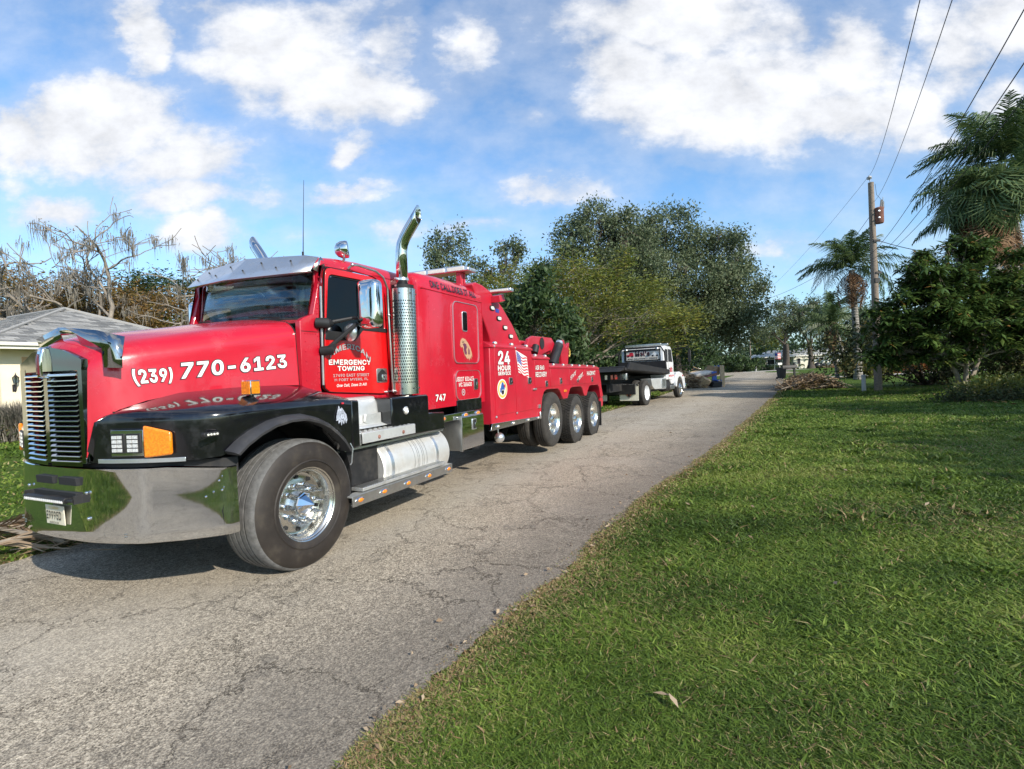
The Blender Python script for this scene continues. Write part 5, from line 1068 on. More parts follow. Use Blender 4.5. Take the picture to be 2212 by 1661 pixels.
# air horns behind the sleeper
m=MB()
for k in(0,1): m.lathe([(0,.10),(.02,.085),(.10,.03),(.30,.018)],(4.25,.45+.16*k,2.2),(.8,.3,-.35),20)
m.build('air_horn','steel',truck,solid=.003)
# winch and boom at the back
m=MB(); m.prism([(6.25,1.55),(6.25,1.95),(6.55,2.03),(6.72,2.25),(6.95,2.32),(8.10,2.33),(8.28,2.22),(8.30,2.08),(7.60,1.96),(7.30,1.90),(7.0,1.70)],.72,.80); bm_=m.build('boom_frame','body_red',truck,bevel=.015)
m=MB(); m.prism([(6.25,1.55),(6.25,1.95),(6.55,2.03),(6.72,2.25),(6.95,2.32),(8.10,2.33),(8.28,2.22),(8.30,2.08),(7.60,1.96),(7.30,1.90),(7.0,1.70)],1.64,1.72); m.build('boom_frame','body_red',truck,bevel=.015)
m=MB(); m.lathe([(-.006,0),(-.006,.13),(0,.13)],(7.45,.712,2.18),(0,1,0),20); m.build('boom_opening','interior',bm_)
m=MB(); m.box(6.9,9.1,1.0,1.44,2.0,2.24); m.box(6.5,8.2,.80,1.64,1.95,2.05); m.build('boom','body_red',truck,bevel=.02)
m=MB(); m.cyl((7.85,.64,1.70),(8.35,.64,2.16),.11,n=24); m.build('hydraulic_cylinder','flat_black',truck); m=MB(); m.cyl((8.33,.64,2.14),(8.42,.64,2.23),.085,n=24); m.build('cylinder_rod','steel',truck)
m=MB(); m.cyl((6.75,.62,1.95),(6.85,.62,2.10),.075,n=20); m.build('cylinder_rod','flat_black',truck)
m=MB(); m.prism([(8.45,1.55),(8.40,2.24),(8.62,2.30),(8.76,2.12),(9.03,2.25),(8.86,1.60)],.60,.68); m.build('boom_head','body_red',truck,bevel=.01)
m=MB(); m.tube([(9.0,.62,2.12),(9.10,.62,2.05),(9.10,.62,1.95),(9.02,.62,1.90)],.02,8); m.build('tow_hook','seal_gold',truck)
# tail: hitch pieces
m=MB(); m.box(9.5,9.9,.7,1.7,.6,1.0); m.box(9.8,10.6,1.1,1.34,.55,.75); m.build('wheel_lift','frame_black',truck,bevel=.02)
m=MB(); m.ell((9.98,.35,1.12),(.06,.06,.10)); m.build('work_lamp','alu',truck)
# ================================================================= GROUND
LE=[(-30.,-52.),(-13.0,-12.),(-8.2,-2.5),(-4.75,4.65),(-3.9,6.2),(-.4,12.4),(3.2,18.5),(7.06,26.0),(11.0,34.5),(14.5,40.5),(19.5,50.),(27.2,64.6),(30.,70.)]
RE=[(-24.,-52.),(-7.5,-12.),(-2.9,-2.5),(-.73,2.05),(-.54,2.52),(-.28,3.),(.27,3.92),(.85,5.01),(1.84,6.78),(3.14,8.66),(5.66,12.96),(8.7,18.04),(14.0,27.5),(18.7,36.02),(24.,46.),(29.8,57.3),(36.,69.)]
LEy=np.array([p[1] for p in LE]);LEx=np.array([p[0] for p in LE]);REy=np.array([p[1] for p in RE]);REx=np.array([p[0] for p in RE])
def lx(y): return np.interp(y,LEy,LEx)
def rx(y): return np.interp(y,REy,REx)
def dleft(x,y): return (lx(y)-x)*.88     # >0 left of the road
def dright(x,y): return (x-rx(y))*.88
def H(x,y):
    x=np.asarray(x,float);y=np.asarray(y,float)
    dl=np.clip((dleft(x,y)-.6)/11,0,1); h=.42*dl*dl*(3-2*dl)*np.clip((60-y)/25,0,1)
    dr=np.clip((dright(x,y)-3)/25,0,1); h=h+.10*dr*dr
    return h
def Hs(x,y): return float(H(x,y))
# road
def edge_noise(y,ph,amp=.05): return amp*(.25*math.sin(y*2.1+ph)+.35*math.sin(y*7.7+ph*2)+.45*math.sin(y*17.3+ph*.7)+.4*math.sin(y*31.+ph))
m=MB(); rows=[]; ys=list(np.arange(-52,0,.5))+list(np.arange(0,14,.07))+list(np.arange(14,70.1,.5))
for y in ys:
    a=float(lx(y))-.06+edge_noise(y,1.3)*.8; b=float(rx(y))+.03+edge_noise(y,4.1); rows.append([(a+(b-a)*t,y,.012+.0*t) for t in(0,.15,.3,.5,.7,.85,1)])
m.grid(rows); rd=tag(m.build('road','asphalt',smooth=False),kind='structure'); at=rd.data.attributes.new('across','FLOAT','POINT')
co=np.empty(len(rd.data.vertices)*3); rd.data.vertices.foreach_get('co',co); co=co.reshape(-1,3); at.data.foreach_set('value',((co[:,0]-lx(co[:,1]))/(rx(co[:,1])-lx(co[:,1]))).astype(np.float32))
m=MB(); m.add([(-20,72,.016),(20,70,.016),(29.9,69.9,.016),(36.1,68.9,.016),(40,72,.016),(44,84,.016),(48.,100,.016),(44,104,.016),(34,99,.016),(20,92,.016),(-20,92,.016)],[tuple(range(11))]); tag(m.build('cross_street','asphalt'),kind='structure')
m=MB(); m.add([(24.0,43.6,.03),(52,43.6,.17),(52,46.0,.17),(24.4,46.5,.03)],[(0,1,2,3)]); tag(m.build('driveway','concrete'),kind='structure')
m=MB(); m.add([(40,90,.02),(62,94,.05),(66,100,.05),(44,99,.02)],[(0,1,2,3)]); tag(m.build('driveway','concrete'),kind='structure')
# ground sheet
def ground():
    def axis(lo,hi,c,f): 
        out=[c]; s=f
        while out[-1]<hi: out.append(out[-1]+s); s=min(s*1.055,60)
        o2=[c]; s=f
        while o2[-1]>lo: o2.append(o2[-1]-s); s=min(s*1.055,60)
        return np.array(sorted(set(out+o2)))
    X=axis(-900,900,0,.25); Y=axis(-900,1500,4,.25); gx,gy=np.meshgrid(X,Y); z=H(gx,gy)
    n=np.sin(gx*1.3+np.sin(gy*.9))*np.sin(gy*1.1+gx*.3)
    off=(np.clip(dleft(gx,gy),0,1)+np.clip(dright(gx,gy),0,1)); z=z+off*(.012+.012*n); z=np.where(off<=0,-.01,z)
    V=np.stack([gx,gy,z],-1).reshape(-1,3); r,c=gx.shape; i=np.arange((r-1)*(c-1)); a=(i//(c-1))*c+i%(c-1); F=np.stack([a,a+1,a+c+1,a+c],-1)
    o=arrmesh('ground',V,F,None,'lawn'); me=o.data
    dl=dleft(V[:,0],V[:,1]);dr=dright(V[:,0],V[:,1]); e=np.maximum(np.exp(-np.clip(dr,0,99)/.22)*(dr>-.3),np.exp(-np.clip(dl,0,99)/.35)*(dl>-.3))
    at=me.attributes.new('edge','FLOAT','POINT'); at.data.foreach_set('value',e.astype(np.float32)); me.polygons.foreach_set('use_smooth',[True]*len(me.polygons)); tag(o,kind='structure')
ground()
# ----------------------------------------------------------------- grass blades
def field(x,y,s,seed):
    r=np.random.default_rng(seed); k=r.normal(size=(6,2))*s; p=r.uniform(0,6.28,6); return sum(np.sin(x*k[i,0]+y*k[i,1]+p[i]) for i in range(6))/3.46
def grass(name,n,sampler,label,hscale=1.,nice=1.):
    x,y=sampler(n); d=np.hypot(x,y); k=len(x)
    wid=(.0031+.00070*d)*rng.uniform(.6,1.3,k)*nice; hgt=(.031+.0011*d)*rng.uniform(.5,1.45,k)*hscale*(1+.35*field(x,y,1.2,3)*.6)
    er=np.minimum(np.abs(dright(x,y)),np.abs(dleft(x,y))); hgt*=np.clip(.5+er*1.0,.5,1)
    a=rng.uniform(0,2*PI,k); lean=rng.uniform(.3,2.3,k)*hgt; b=rng.uniform(0,2*PI,k)
    z=H(x,y)+.0; dx,dy=np.cos(a)*wid,np.sin(a)*wid; lx_,ly_=np.cos(b)*lean,np.sin(b)*lean
    V=np.empty((k,5,3)); mid=.55
    V[:,0]=np.stack([x-dx,y-dy,z-.005],-1);V[:,1]=np.stack([x+dx,y+dy,z-.005],-1)
    V[:,2]=np.stack([x+dx*.8+lx_*.35,y+dy*.8+ly_*.35,z+hgt*.62],-1);V[:,3]=np.stack([x-dx*.8+lx_*.35,y-dy*.8+ly_*.35,z+hgt*.62],-1)
    V[:,4]=np.stack([x+lx_,y+ly_,z+hgt*rng.uniform(.75,1.05,k)],-1)
    base=np.arange(k)[:,None]*5; F=np.concatenate([base+np.array([[0,1,2]]),base+np.array([[0,2,3]]),base+np.array([[3,2,4]])])
    t=np.clip(.42+.22*field(x,y,.9,11)+.20*field(x,y,4.5,12)+rng.normal(0,.17,k),0,.80); dry=rng.uniform(0,1,k)<(.03+.75*np.exp(-(er/.24)**1.5)+.16*np.clip(field(x,y,1.6,5),0,1)**2); t=np.where(dry,rng.uniform(.84,1,k),t)
    o=arrmesh(name,V.reshape(-1,3),F,np.concatenate([t,t,t]),'grass',nv=3); tag(o,label,'grass',kind='stuff'); return o
def samp_right(n):
    # density falls off with distance; polar sampling seen from the camera
    u=rng.uniform(0,1,n*2); r0,r1=1.75,32.; p=-.35
    r=(r0**(p+0)+u*(r1**p-r0**p))**(1/p); th=rng.uniform(R(-50),R(52),n*2); x=r*np.sin(th); y=r*np.cos(th); ok=(dright(x,y)>.0+.04*np.sin(y*5)); return x[ok][:n],y[ok][:n]
def samp_left(n):
    x=rng.uniform(-22,14,n*8); y=rng.uniform(3,42,n*8); d=dleft(x,y); ok=(d>.03)&(d<14)&(rng.uniform(0,1,n*8)<np.clip(7./np.hypot(x,y),0,1)**1.3)&(x>-y*1.15); return x[ok][:n],y[ok][:n]
grass('lawn_grass',620000,samp_right,'thick green lawn grass right of the road, browned along the asphalt edge')
grass('verge_grass',90000,samp_left,'sunlit yellow green grass between the road and the cream house',1.2,1.4)
def samp_weed(n):
    cx=rng.uniform(.5,9,90); cy=rng.uniform(2.2,12,90); i=rng.integers(0,90,n); x=cx[i]+rng.normal(0,.10,n); y=cy[i]+rng.normal(0,.10,n); ok=dright(x,y)>.15; return x[ok],y[ok]
grass('lawn_weeds',14000,samp_weed,'taller coarse weed tufts dotted through the lawn',1.7,1.5)
def samp_edge(n):
    y=rng.uniform(1.9,22,n); x=rx(y)+rng.uniform(-.10,.12,n)*(np.abs(field(y,y*0,2.5,31))+.15); return x,y
grass('edge_runners',26000,samp_edge,'brown grass runners creeping over the asphalt edge',.7,1.2)
def samp_back(n):
    x=rng.uniform(-16,12,n*3); y=rng.uniform(-14,3.0,n*3); ok=((dright(x,y)>.02)|((dleft(x,y)>.03)&(dleft(x,y)<9)))&(rng.uniform(0,1,n*3)<np.clip(6./np.hypot(x+1,y-2),.08,1)); return x[ok][:n],y[ok][:n]
grass('back_lawn_grass',150000,samp_back,'green lawn on both sides of the road in front of the truck bumper',1.3,1.5)
# fallen leaves
def leaflitter(name,xs,ys,size,label,mt='leaf_dry',hz=.03):
    k=len(xs); a=rng.uniform(0,6.28,k); L=size*rng.uniform(.6,1.4,k); W=L*.35; z=H(xs,ys)+hz; u=np.stack([np.cos(a),np.sin(a),rng.uniform(-.3,.3,k)],-1); v=np.stack([-np.sin(a),np.cos(a),rng.uniform(-.5,.5,k)],-1); c=np.stack([xs,ys,z],-1)
    V=np.stack([c-u*L[:,None],c+v*W[:,None]+[0,0,.01],c+u*L[:,None],c-v*W[:,None]],1).reshape(-1,3); F=np.arange(k*4).reshape(-1,4)
    tag(arrmesh(name,V,F,rng.uniform(0,1,k),mt),label,'leaves',kind='stuff')
yy_=rng.uniform(2.0,24,520); leaflitter('fallen_leaves',rx(yy_)+rng.normal(.02,.13,520),yy_,.018,'dry brown leaves scattered along the lawn edge of the road',hz=.03)
leaflitter('fallen_leaves',np.concatenate([rng.uniform(1,6,45),np.array([2.3,2.45,3.4,3.5,3.45,.62,.66])]),np.concatenate([rng.uniform(3,12,45),np.array([5.6,5.4,6.0,6.1,5.7,2.35,2.3])]),.035,'few curled brown leaves lying out on the lawn',hz=.06)
# ================================================================= TREES
def tubes_fast(paths,n=5):
    """paths: list of (points(k,3), radii(k))"""
    Vs=[];Fs=[];o=0
    for P,r in paths:
        P=np.asarray(P,float); k=len(P); T_=np.gradient(P,axis=0); T_/=np.linalg.norm(T_,axis=1)[:,None]+1e-9
        ref=np.where(np.abs(T_[:,2:3])<.9,np.array([[0,0,1.]]),np.array([[1.,0,0]])); U=np.cross(T_,ref); U/=np.linalg.norm(U,axis=1)[:,None]+1e-9; W=np.cross(T_,U)
        a=np.arange(n)*2*PI/n; ring=P[:,None]+(U[:,None]*np.cos(a)[None,:,None]+W[:,None]*np.sin(a)[None,:,None])*np.asarray(r)[:,None,None]
        Vs.append(ring.reshape(-1,3)); i=np.arange(k-1)[:,None]*n; j=np.arange(n)[None]; f=np.stack([i+j,i+(j+1)%n,i+n+(j+1)%n,i+n+j],-1).reshape(-1,4)+o; Fs.append(f); o+=k*n
    return np.concatenate(Vs),np.concatenate(Fs)
def branch(p0,p1,r0,r1,k=7,wob=.12,sag=0.):
    t=np.linspace(0,1,k)[:,None]; p0=np.asarray(p0,float);p1=np.asarray(p1,float); L=np.linalg.norm(p1-p0)
    P=p0*(1-t)+p1*t; w=rng.normal(0,wob*L/3,(k,3)); w[0]=0; w=np.cumsum(w,0)*.5; w-=t*w[-1]; P=P+w; P[:,2]-=sag*L*np.sin(PI*t[:,0]); P[:,2]+=0
    return P,r0+(r1-r0)*t[:,0]**.8
def leaves_at(cent,spread,n,size,aspect=.45,flat=0.,droop=0.,outward=None):
    k=len(cent); c=np.repeat(cent,n,0)+rng.normal(0,1,(k*n,3))*spread; N=len(c)
    d=rng.normal(0,1,(N,3)); d[:,2]*=(1-flat); d[:,2]-=droop; d/=np.linalg.norm(d,axis=1)[:,None]
    s=rng.normal(0,1,(N,3)); s[:,2]*=(1-flat*.8); s-=(s*d).sum(1)[:,None]*d; s/=np.linalg.norm(s,axis=1)[:,None]+1e-9
    L=(size*rng.uniform(.6,1.35,N))[:,None]; W=L*aspect
    V=np.stack([c-d*L*.5,c+s*W*.5,c+d*L*.5,c-s*W*.5],1); return V
def clump_points(lobes,count,shell=.55):
    """clumps gathered into sprays, so that crowns keep gaps and lit masses"""
    out=[]; vol=np.array([l[3]*l[4]*l[5] for l in lobes])**.75; vol/=vol.sum()
    for l,v in zip(lobes,vol):
        k=max(4,int(count*v)); m=max(3,k//6); d=rng.normal(0,1,(m,3)); d/=np.linalg.norm(d,axis=1)[:,None]; r=rng.uniform(shell**3,1.15,m)**(1/3); c=d*r[:,None]
        p=c[rng.integers(0,m,k)]+rng.normal(0,.13,(k,3)); out.append(np.array(l[:3])+p*np.array(l[3:6]))
    return np.concatenate(out)
def tree(name,label,base,lobes,nclump,nleaf,lsize,mleaf,mbark='bark',tr=.3,fork=.35,spread=.35,cat='tree',group=None,aspect=.45,flat=0.,droop=0.,shell=.5,moss=0,twig=.35,lean=(0,0),vis=1.,trunks=1):
    bx,by=base; bz=Hs(bx,by); o=empty(name,(bx,by,bz),label=label,cat=cat,group=group)
    L=[(l[0],l[1],l[2],l[3],l[4],l[5]) for l in lobes]; top=max(l[2] for l in L)
    pts=clump_points(L,nclump,shell); paths=[]
    forkz=top*fork
    for q in range(trunks):
        off=np.array([rng.normal(0,.25),rng.normal(0,.25),0])*(trunks>1); f=np.array([lean[0],lean[1],forkz])+off*2
        P,r=branch(off,f,tr*1.25,tr*.8,8,.06); r=r*(1+.6*np.exp(-np.linspace(0,1,8)*6)); paths.append((P,r))
    for l in L:
        c=np.array(l[:3]); P,r=branch(f,c,tr*.55,tr*.18,9,.16,-.04); paths.append((P,r))
        near=pts[(np.abs((pts-c)/np.array(l[3:6]))<1.02).all(1)]
        if len(near)==0: continue
        sel=near[rng.choice(len(near),min(len(near),int(10*vis)+4),replace=False)]
        for s in sel:
            i=rng.integers(3,9); P2,r2=branch(P[i],s,tr*.16,tr*.03,6,.18); paths.append((P2,r2))
            for s2 in near[rng.choice(len(near),2)]:
                if np.linalg.norm(s2-s)<max(l[3:6])*.9: P3,r3=branch(P2[3],s2,tr*.07,tr*.02,4,.2); paths.append((P3,r3))
    V,F=tubes_fast(paths,6); arrmesh('trunk',V,F,None,mbark,o).data.polygons.foreach_set('use_smooth',[True]*len(F))
    V=leaves_at(pts,spread,nleaf,lsize*1.22,aspect,flat,droop); N=len(V)
    tint=np.clip(np.repeat(rng.beta(2,2.2,len(pts)),nleaf)*.7+rng.uniform(0,.35,N),0,1)
    arrmesh('crown',V.reshape(-1,3),np.arange(N*4).reshape(-1,4),tint,mleaf,o)
    if moss:
        src=pts[rng.choice(len(pts),moss)]; mossmesh(src-np.array([0,0,.1]),o,.9,30,.02)
    return o
def mossmesh(src,o,length=1.,strands=26,w=.035):
    k=len(src); off=rng.normal(0,1,(k*strands,3))*np.array([.16,.16,.10]); c=np.repeat(src,strands,0)+off; N=len(c); L=length*rng.uniform(.15,1.1,N)*np.exp(-(off[:,0]/.22)**2)*np.repeat(rng.uniform(.3,1.4,k),strands)
    a=rng.uniform(0,PI,N); dx=np.stack([np.cos(a),np.sin(a),np.zeros(N)],-1)*w; d=np.stack([rng.normal(0,.10,N)-off[:,0]*.9,rng.normal(0,.10,N),-np.ones(N)],-1)*L[:,None]
    V=np.stack([c-dx,c+dx,c+d*.55+dx*.9,c+d*.55-dx*.9,c+d],1); b=np.arange(N)[:,None]*5
    V=V.reshape(-1,3); F=np.concatenate([b+np.array([[0,1,2]]),b+np.array([[0,2,3]]),b+np.array([[3,2,4]])]); t=rng.uniform(0,1,N)
    arrmesh('moss',V,F,np.concatenate([t,t,t]),'moss',o,nv=3)['kind']='stuff'
# background trees behind the trucks
tree('oak_tree','slim grey green oak rising behind the chrome exhaust stack',(-4.2,34),[(0,0,9.6,1.6,1.6,1.7),(.9,0,8.2,1.7,1.6,1.5),(-.9,0,7.9,1.6,1.6,1.6),(0,0,6,2.6,2.2,1.8),(.2,0,4,2.8,2.2,1.8)],330,34,.17,'leaf_oak',tr=.2,spread=.26,group='oaks behind the trucks',shell=.3,vis=2)
tree('oak_tree','thin topped oak between the stack and the yellowish tree',(-.3,35),[(0,0,9.7,1.0,1.0,1.0),(.9,0,8.8,1.0,1.0,.8),(-.7,0,8.2,1.2,1.1,.9),(.3,0,6.8,2.1,2,1.3),(0,0,4.5,3,2,2)],260,34,.17,'leaf_oak',tr=.18,spread=.24,group='oaks behind the trucks',shell=.3,vis=2)
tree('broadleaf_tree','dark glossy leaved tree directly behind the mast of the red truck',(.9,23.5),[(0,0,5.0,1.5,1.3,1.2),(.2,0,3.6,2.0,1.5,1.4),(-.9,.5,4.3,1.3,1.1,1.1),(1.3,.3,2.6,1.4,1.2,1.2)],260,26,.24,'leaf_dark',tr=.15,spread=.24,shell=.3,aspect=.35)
tree('poinciana_tree','wide flat feathery tree with yellowing leaves behind the red truck body',(3.4,28),[(-2.6,0,6.2,2.3,2.4,1.0),(.2,-.5,6.9,2.6,2.4,1.0),(2.5,0,5.7,2.4,2.4,1.1),(4.4,-.6,4.0,2.0,2.2,1.0),(-.8,-1.0,5.0,2.8,2.0,.9),(2.0,-1.2,4.0,2.6,2.0,.9),(-3.2,0,4.4,2.0,2.0,1.1),(0,-.8,3.2,2.8,1.8,.9),(5.2,0,2.7,1.2,1.4,.7)],620,46,.17,'leaf_poin','bark_light',tr=.15,fork=.25,spread=.30,flat=.75,aspect=.28,shell=.35,vis=1.4,trunks=2)
tree('oak_tree','tallest grey green oak with open top and visible dark limbs',(7.6,40),[(-.4,0,12.7,2.0,2.0,1.3),(-3.0,0,11.2,1.9,1.8,1.4),(2.0,0,11.8,1.9,1.8,1.4),(-2.2,0,9.2,2.6,2.2,1.6),(1.6,0,9.4,2.9,2.4,1.8),(-4.6,0,8.6,1.6,1.6,1.0),(0,0,6.5,4.5,2.5,2)],820,42,.19,'leaf_oak',tr=.27,fork=.42,spread=.33,group='oaks behind the trucks',shell=.4,vis=2.2,moss=22)
tree('oak_tree','huge dark oak overhanging the white flatbed truck',(14.6,45.5),[(-.6,0,13.2,3.0,3,1.7),(-3.6,0,11.5,2.8,2.6,2.0),(2.6,0,11.4,3.0,2.8,2.0),(5.0,0,8.8,2.4,2.6,2.2),(-4.4,0,8.2,3.2,2.8,2.4),(.5,-1.5,8.6,4.6,3,2.6),(-2.0,-1.5,5.6,4.0,2.5,1.7),(3.4,-1,5.6,3.6,2.6,1.9),(5.3,0,5.4,2.3,2.3,2.4),(-6.2,.5,5.2,2.6,2.2,2.0)],1700,46,.21,'leaf_oak',tr=.30,fork=.36,spread=.42,group='oaks behind the trucks',shell=.35,moss=50)
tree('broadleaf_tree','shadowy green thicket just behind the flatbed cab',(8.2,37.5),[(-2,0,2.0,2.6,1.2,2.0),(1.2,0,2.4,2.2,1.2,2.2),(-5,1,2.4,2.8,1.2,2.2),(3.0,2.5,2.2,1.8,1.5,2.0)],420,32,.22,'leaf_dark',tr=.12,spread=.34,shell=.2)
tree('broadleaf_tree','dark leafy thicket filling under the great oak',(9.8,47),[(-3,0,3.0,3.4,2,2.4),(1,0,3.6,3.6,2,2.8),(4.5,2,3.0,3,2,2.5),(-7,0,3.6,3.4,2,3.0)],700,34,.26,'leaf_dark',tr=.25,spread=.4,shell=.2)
tree('broadleaf_tree','low dark tree beyond the street at the edge of the great oak',(26.5,80),[(-3,0,4.5,4.5,3,3.2),(2.,0,4.0,4,3,3.0),(-1,0,8.,3.8,3,2.6),(3.,0,7.,2.4,2,2)],500,30,.40,'leaf_dark',tr=.4,spread=.6,shell=.2)
# far trees by the white roofed house
tree('mossy_oak_tree','spreading far oak draped in moss left of the white roofed house',(52.,98),[(0,0,10.5,3.6,3,2.6),(-4.2,0,8.2,3.2,3,1.9),(3.4,0,10.8,3.2,3,2.8),(0,0,8.4,4.0,3,1.2)],230,26,.34,'leaf_oak','bark',tr=.40,fork=.45,spread=.5,group='mossy oaks by the far house',shell=.35,moss=70,vis=2,trunks=2)
tree('mossy_oak_tree','far mossy oak with forked trunk before the pale garage',(57.,99),[(0,0,9.8,3.6,3,2.4),(4.,0,9.0,3.6,3,2.6),(-3,0,8.6,3,3,1.2)],190,26,.34,'leaf_oak','bark',tr=.40,fork=.45,spread=.5,group='mossy oaks by the far house',shell=.35,moss=40,vis=2)
tree('broadleaf_tree','bright green far tree behind the left end of the white roof',(56,117),[(0,0,5.5,3.2,2,2.2),(2.5,0,7.6,3.2,2,2.2),(-1,0,7.5,2,2,1.6)],260,34,.36,'leaf_yellow','bark',tr=.3,spread=.5,shell=.3)
tree('broadleaf_tree','grey green far tree rising over the white roof',(72,106),[(-3,0,8.6,4,2,3),(2,0,9.4,4,2,3),(0,0,5,6,2,3)],420,32,.42,'leaf_oak','bark',tr=.4,spread=.6,shell=.3)
tree('young_palm_tree','low dark cycad like bush by the far street pole',(44,92),[(0,0,1.6,2.4,1.5,1.5),(-3,0,1.5,2.6,1.5,1.5)],180,30,.45,'leaf_dark','bark',tr=.1,spread=.4,shell=.2) if 0 else None
# distant woodland (reads as one mass)
def woodland():
    pts=[]
    for a in np.linspace(R(-75),R(75),620):
        r=rng.uniform(118,150); x,y=r*math.sin(a),r*math.cos(a)
        for q in range(4): pts.append((x+rng.normal(0,3),y+rng.normal(0,3),rng.uniform(0,1)**1.3*rng.uniform(4,8.5)))
    for a in np.linspace(R(-60),R(8),150):
        r=rng.uniform(52,64); x,y=r*math.sin(a),r*math.cos(a)
        for q in range(4): pts.append((x+rng.normal(0,2),y+rng.normal(0,2),rng.uniform(0,1)**.8*rng.uniform(3.5,6.)))
    P=np.array(pts); V=leaves_at(P,1.3,44,.75,.5); N=len(V); tint=np.clip(np.repeat(rng.uniform(0,.7,len(P)),44)+rng.uniform(0,.3,N),0,1)
    tag(arrmesh('woodland',V.reshape(-1,3),np.arange(N*4).reshape(-1,4),tint,'leaf_dark'),'distant dark green wood closing the horizon beyond all the houses','woods',kind='stuff')
woodland()
# left trees behind the cream house
tree('autumn_tree','orange brown feathery tree at the far left behind the house',(-25.6,28),[(0,0,6.4,3.0,2,1.4),(3.2,0,5.4,2.0,2,1.4),(-3.2,0,7.0,2.4,2,1.6),(0,0,4.2,4,2,1.5),(4.6,.5,4.0,2,1.6,1.4),(-4.5,0,4.2,2.5,2,2)],860,40,.17,'leaf_brown','bark_pale',tr=.22,fork=.3,spread=.34,flat=.7,aspect=.34,shell=.3,moss=34,vis=2)
tree('autumn_tree','brownish gold feathery tree left of the garage roof peak',(-24.0,31),[(0,0,6.4,3,2,1.5),(-3,0,5.2,2.6,2,1.5),(3.4,0,5.4,2.6,2,1.5),(0,0,3.6,4,2,1.6)],560,38,.18,'leaf_brown','bark_pale',tr=.18,spread=.34,flat=.6,aspect=.34,shell=.3,moss=20)
tree('autumn_tree','rusty yellow tree low between the mossy dead trees',(-19.6,29),[(0,0,4.6,2.6,2,1.6),(3.2,0,4.0,2.4,2,1.4),(-2.6,0,4.0,2.2,2,1.3),(6.2,0,3.8,2.0,2,1.2),(2,.5,5.6,1.8,1.6,1.0)],420,36,.17,'leaf_brown','bark_pale',tr=.18,spread=.34,flat=.6,aspect=.32,shell=.3)
tree('broadleaf_tree','flat topped dark green tree behind the windscreen visor',(-20.8,33),[(0,0,7.9,3.0,2,.9),(3,0,7.0,2.0,2,.9),(-2.6,0,6.8,2.0,2,.9),(1,0,5.6,3.6,2,1.2),(0,0,3.6,4,2,1.5)],420,38,.20,'leaf_dark','bark_pale',tr=.2,spread=.32,flat=.75,aspect=.35,shell=.3)
tree('broadleaf_tree','green shrubby tree low behind the far side mirror',(-18.2,29.5),[(0,0,3.0,2.2,1.5,1.8),(-2.5,0,2.6,2.0,1.5,1.6),(2.5,0,3.2,2.2,1.5,2)],260,32,.22,'leaf_yellow','bark',tr=.12,spread=.34,shell=.2)
def dead_tree(label,base,height,spread,seedn,nmoss,levels=5,group='moss hung dead trees'):
    global rng
    save=rng; rng=np.random.default_rng(seedn); bx,by=base; o=empty('dead_tree',(bx,by,Hs(bx,by)),label=label,cat='tree',group=group); paths=[]; tips=[]; twig=[]
    def grow(p,d,L,r,lv):
        k=6; P=[p]; dd=d.copy()
        for i in range(k-1): dd=dd+rng.normal(0,.16,3); dd/=np.linalg.norm(dd); P.append(P[-1]+dd*L/(k-1))
        P=np.array(P); rr=np.maximum(np.linspace(r,r*.66,k),.017); paths.append((P,rr)); 
        if lv<=3: tips.extend(P[2:])
        twig.extend(P[-2:] if lv<=1 else [])
        if lv==0: return
        for q in range(3 if lv>2 else 2+(rng.uniform()<.6)):
            i=rng.integers(3,k) if q else k-1; nd=dd+rng.normal(0,.62,3)*np.array([spread,spread*.7,.7]); nd[2]+=.12; nd/=np.linalg.norm(nd); grow(P[i],nd,L*rng.uniform(.62,.9),r*(.68 if q==0 else .52),lv-1)
    grow(np.zeros(3),np.array([0,0,1.]),height*.27,.26,levels)
    V,F=tubes_fast(paths,5); arrmesh('trunk',V,F,None,'bark_pale',o)
    tips=np.array(tips); mossmesh(tips[rng.choice(len(tips),nmoss*2)],o,.9,34,.013)
    # few remaining leaves
    L=leaves_at(tips[rng.choice(len(tips),60)],.12,8,.12,.4); arrmesh('crown',L.reshape(-1,3),np.arange(len(L)*4).reshape(-1,4),rng.uniform(0,1,len(L)),'leaf_brown',o); rng=save; return o
dead_tree('tall leafless pale tree hung with moss above the garage roof peak',(-19.8,25.5),12.2,1.0,5,46,5)
dead_tree('twisted bare pale tree right of the tall mossy one',(-15.6,26.5),10.2,1.2,21,40,5)
dead_tree('smaller bare mossy tree between the roof peak and the orange tree',(-24.4,27),9.4,1.1,33,30,5)
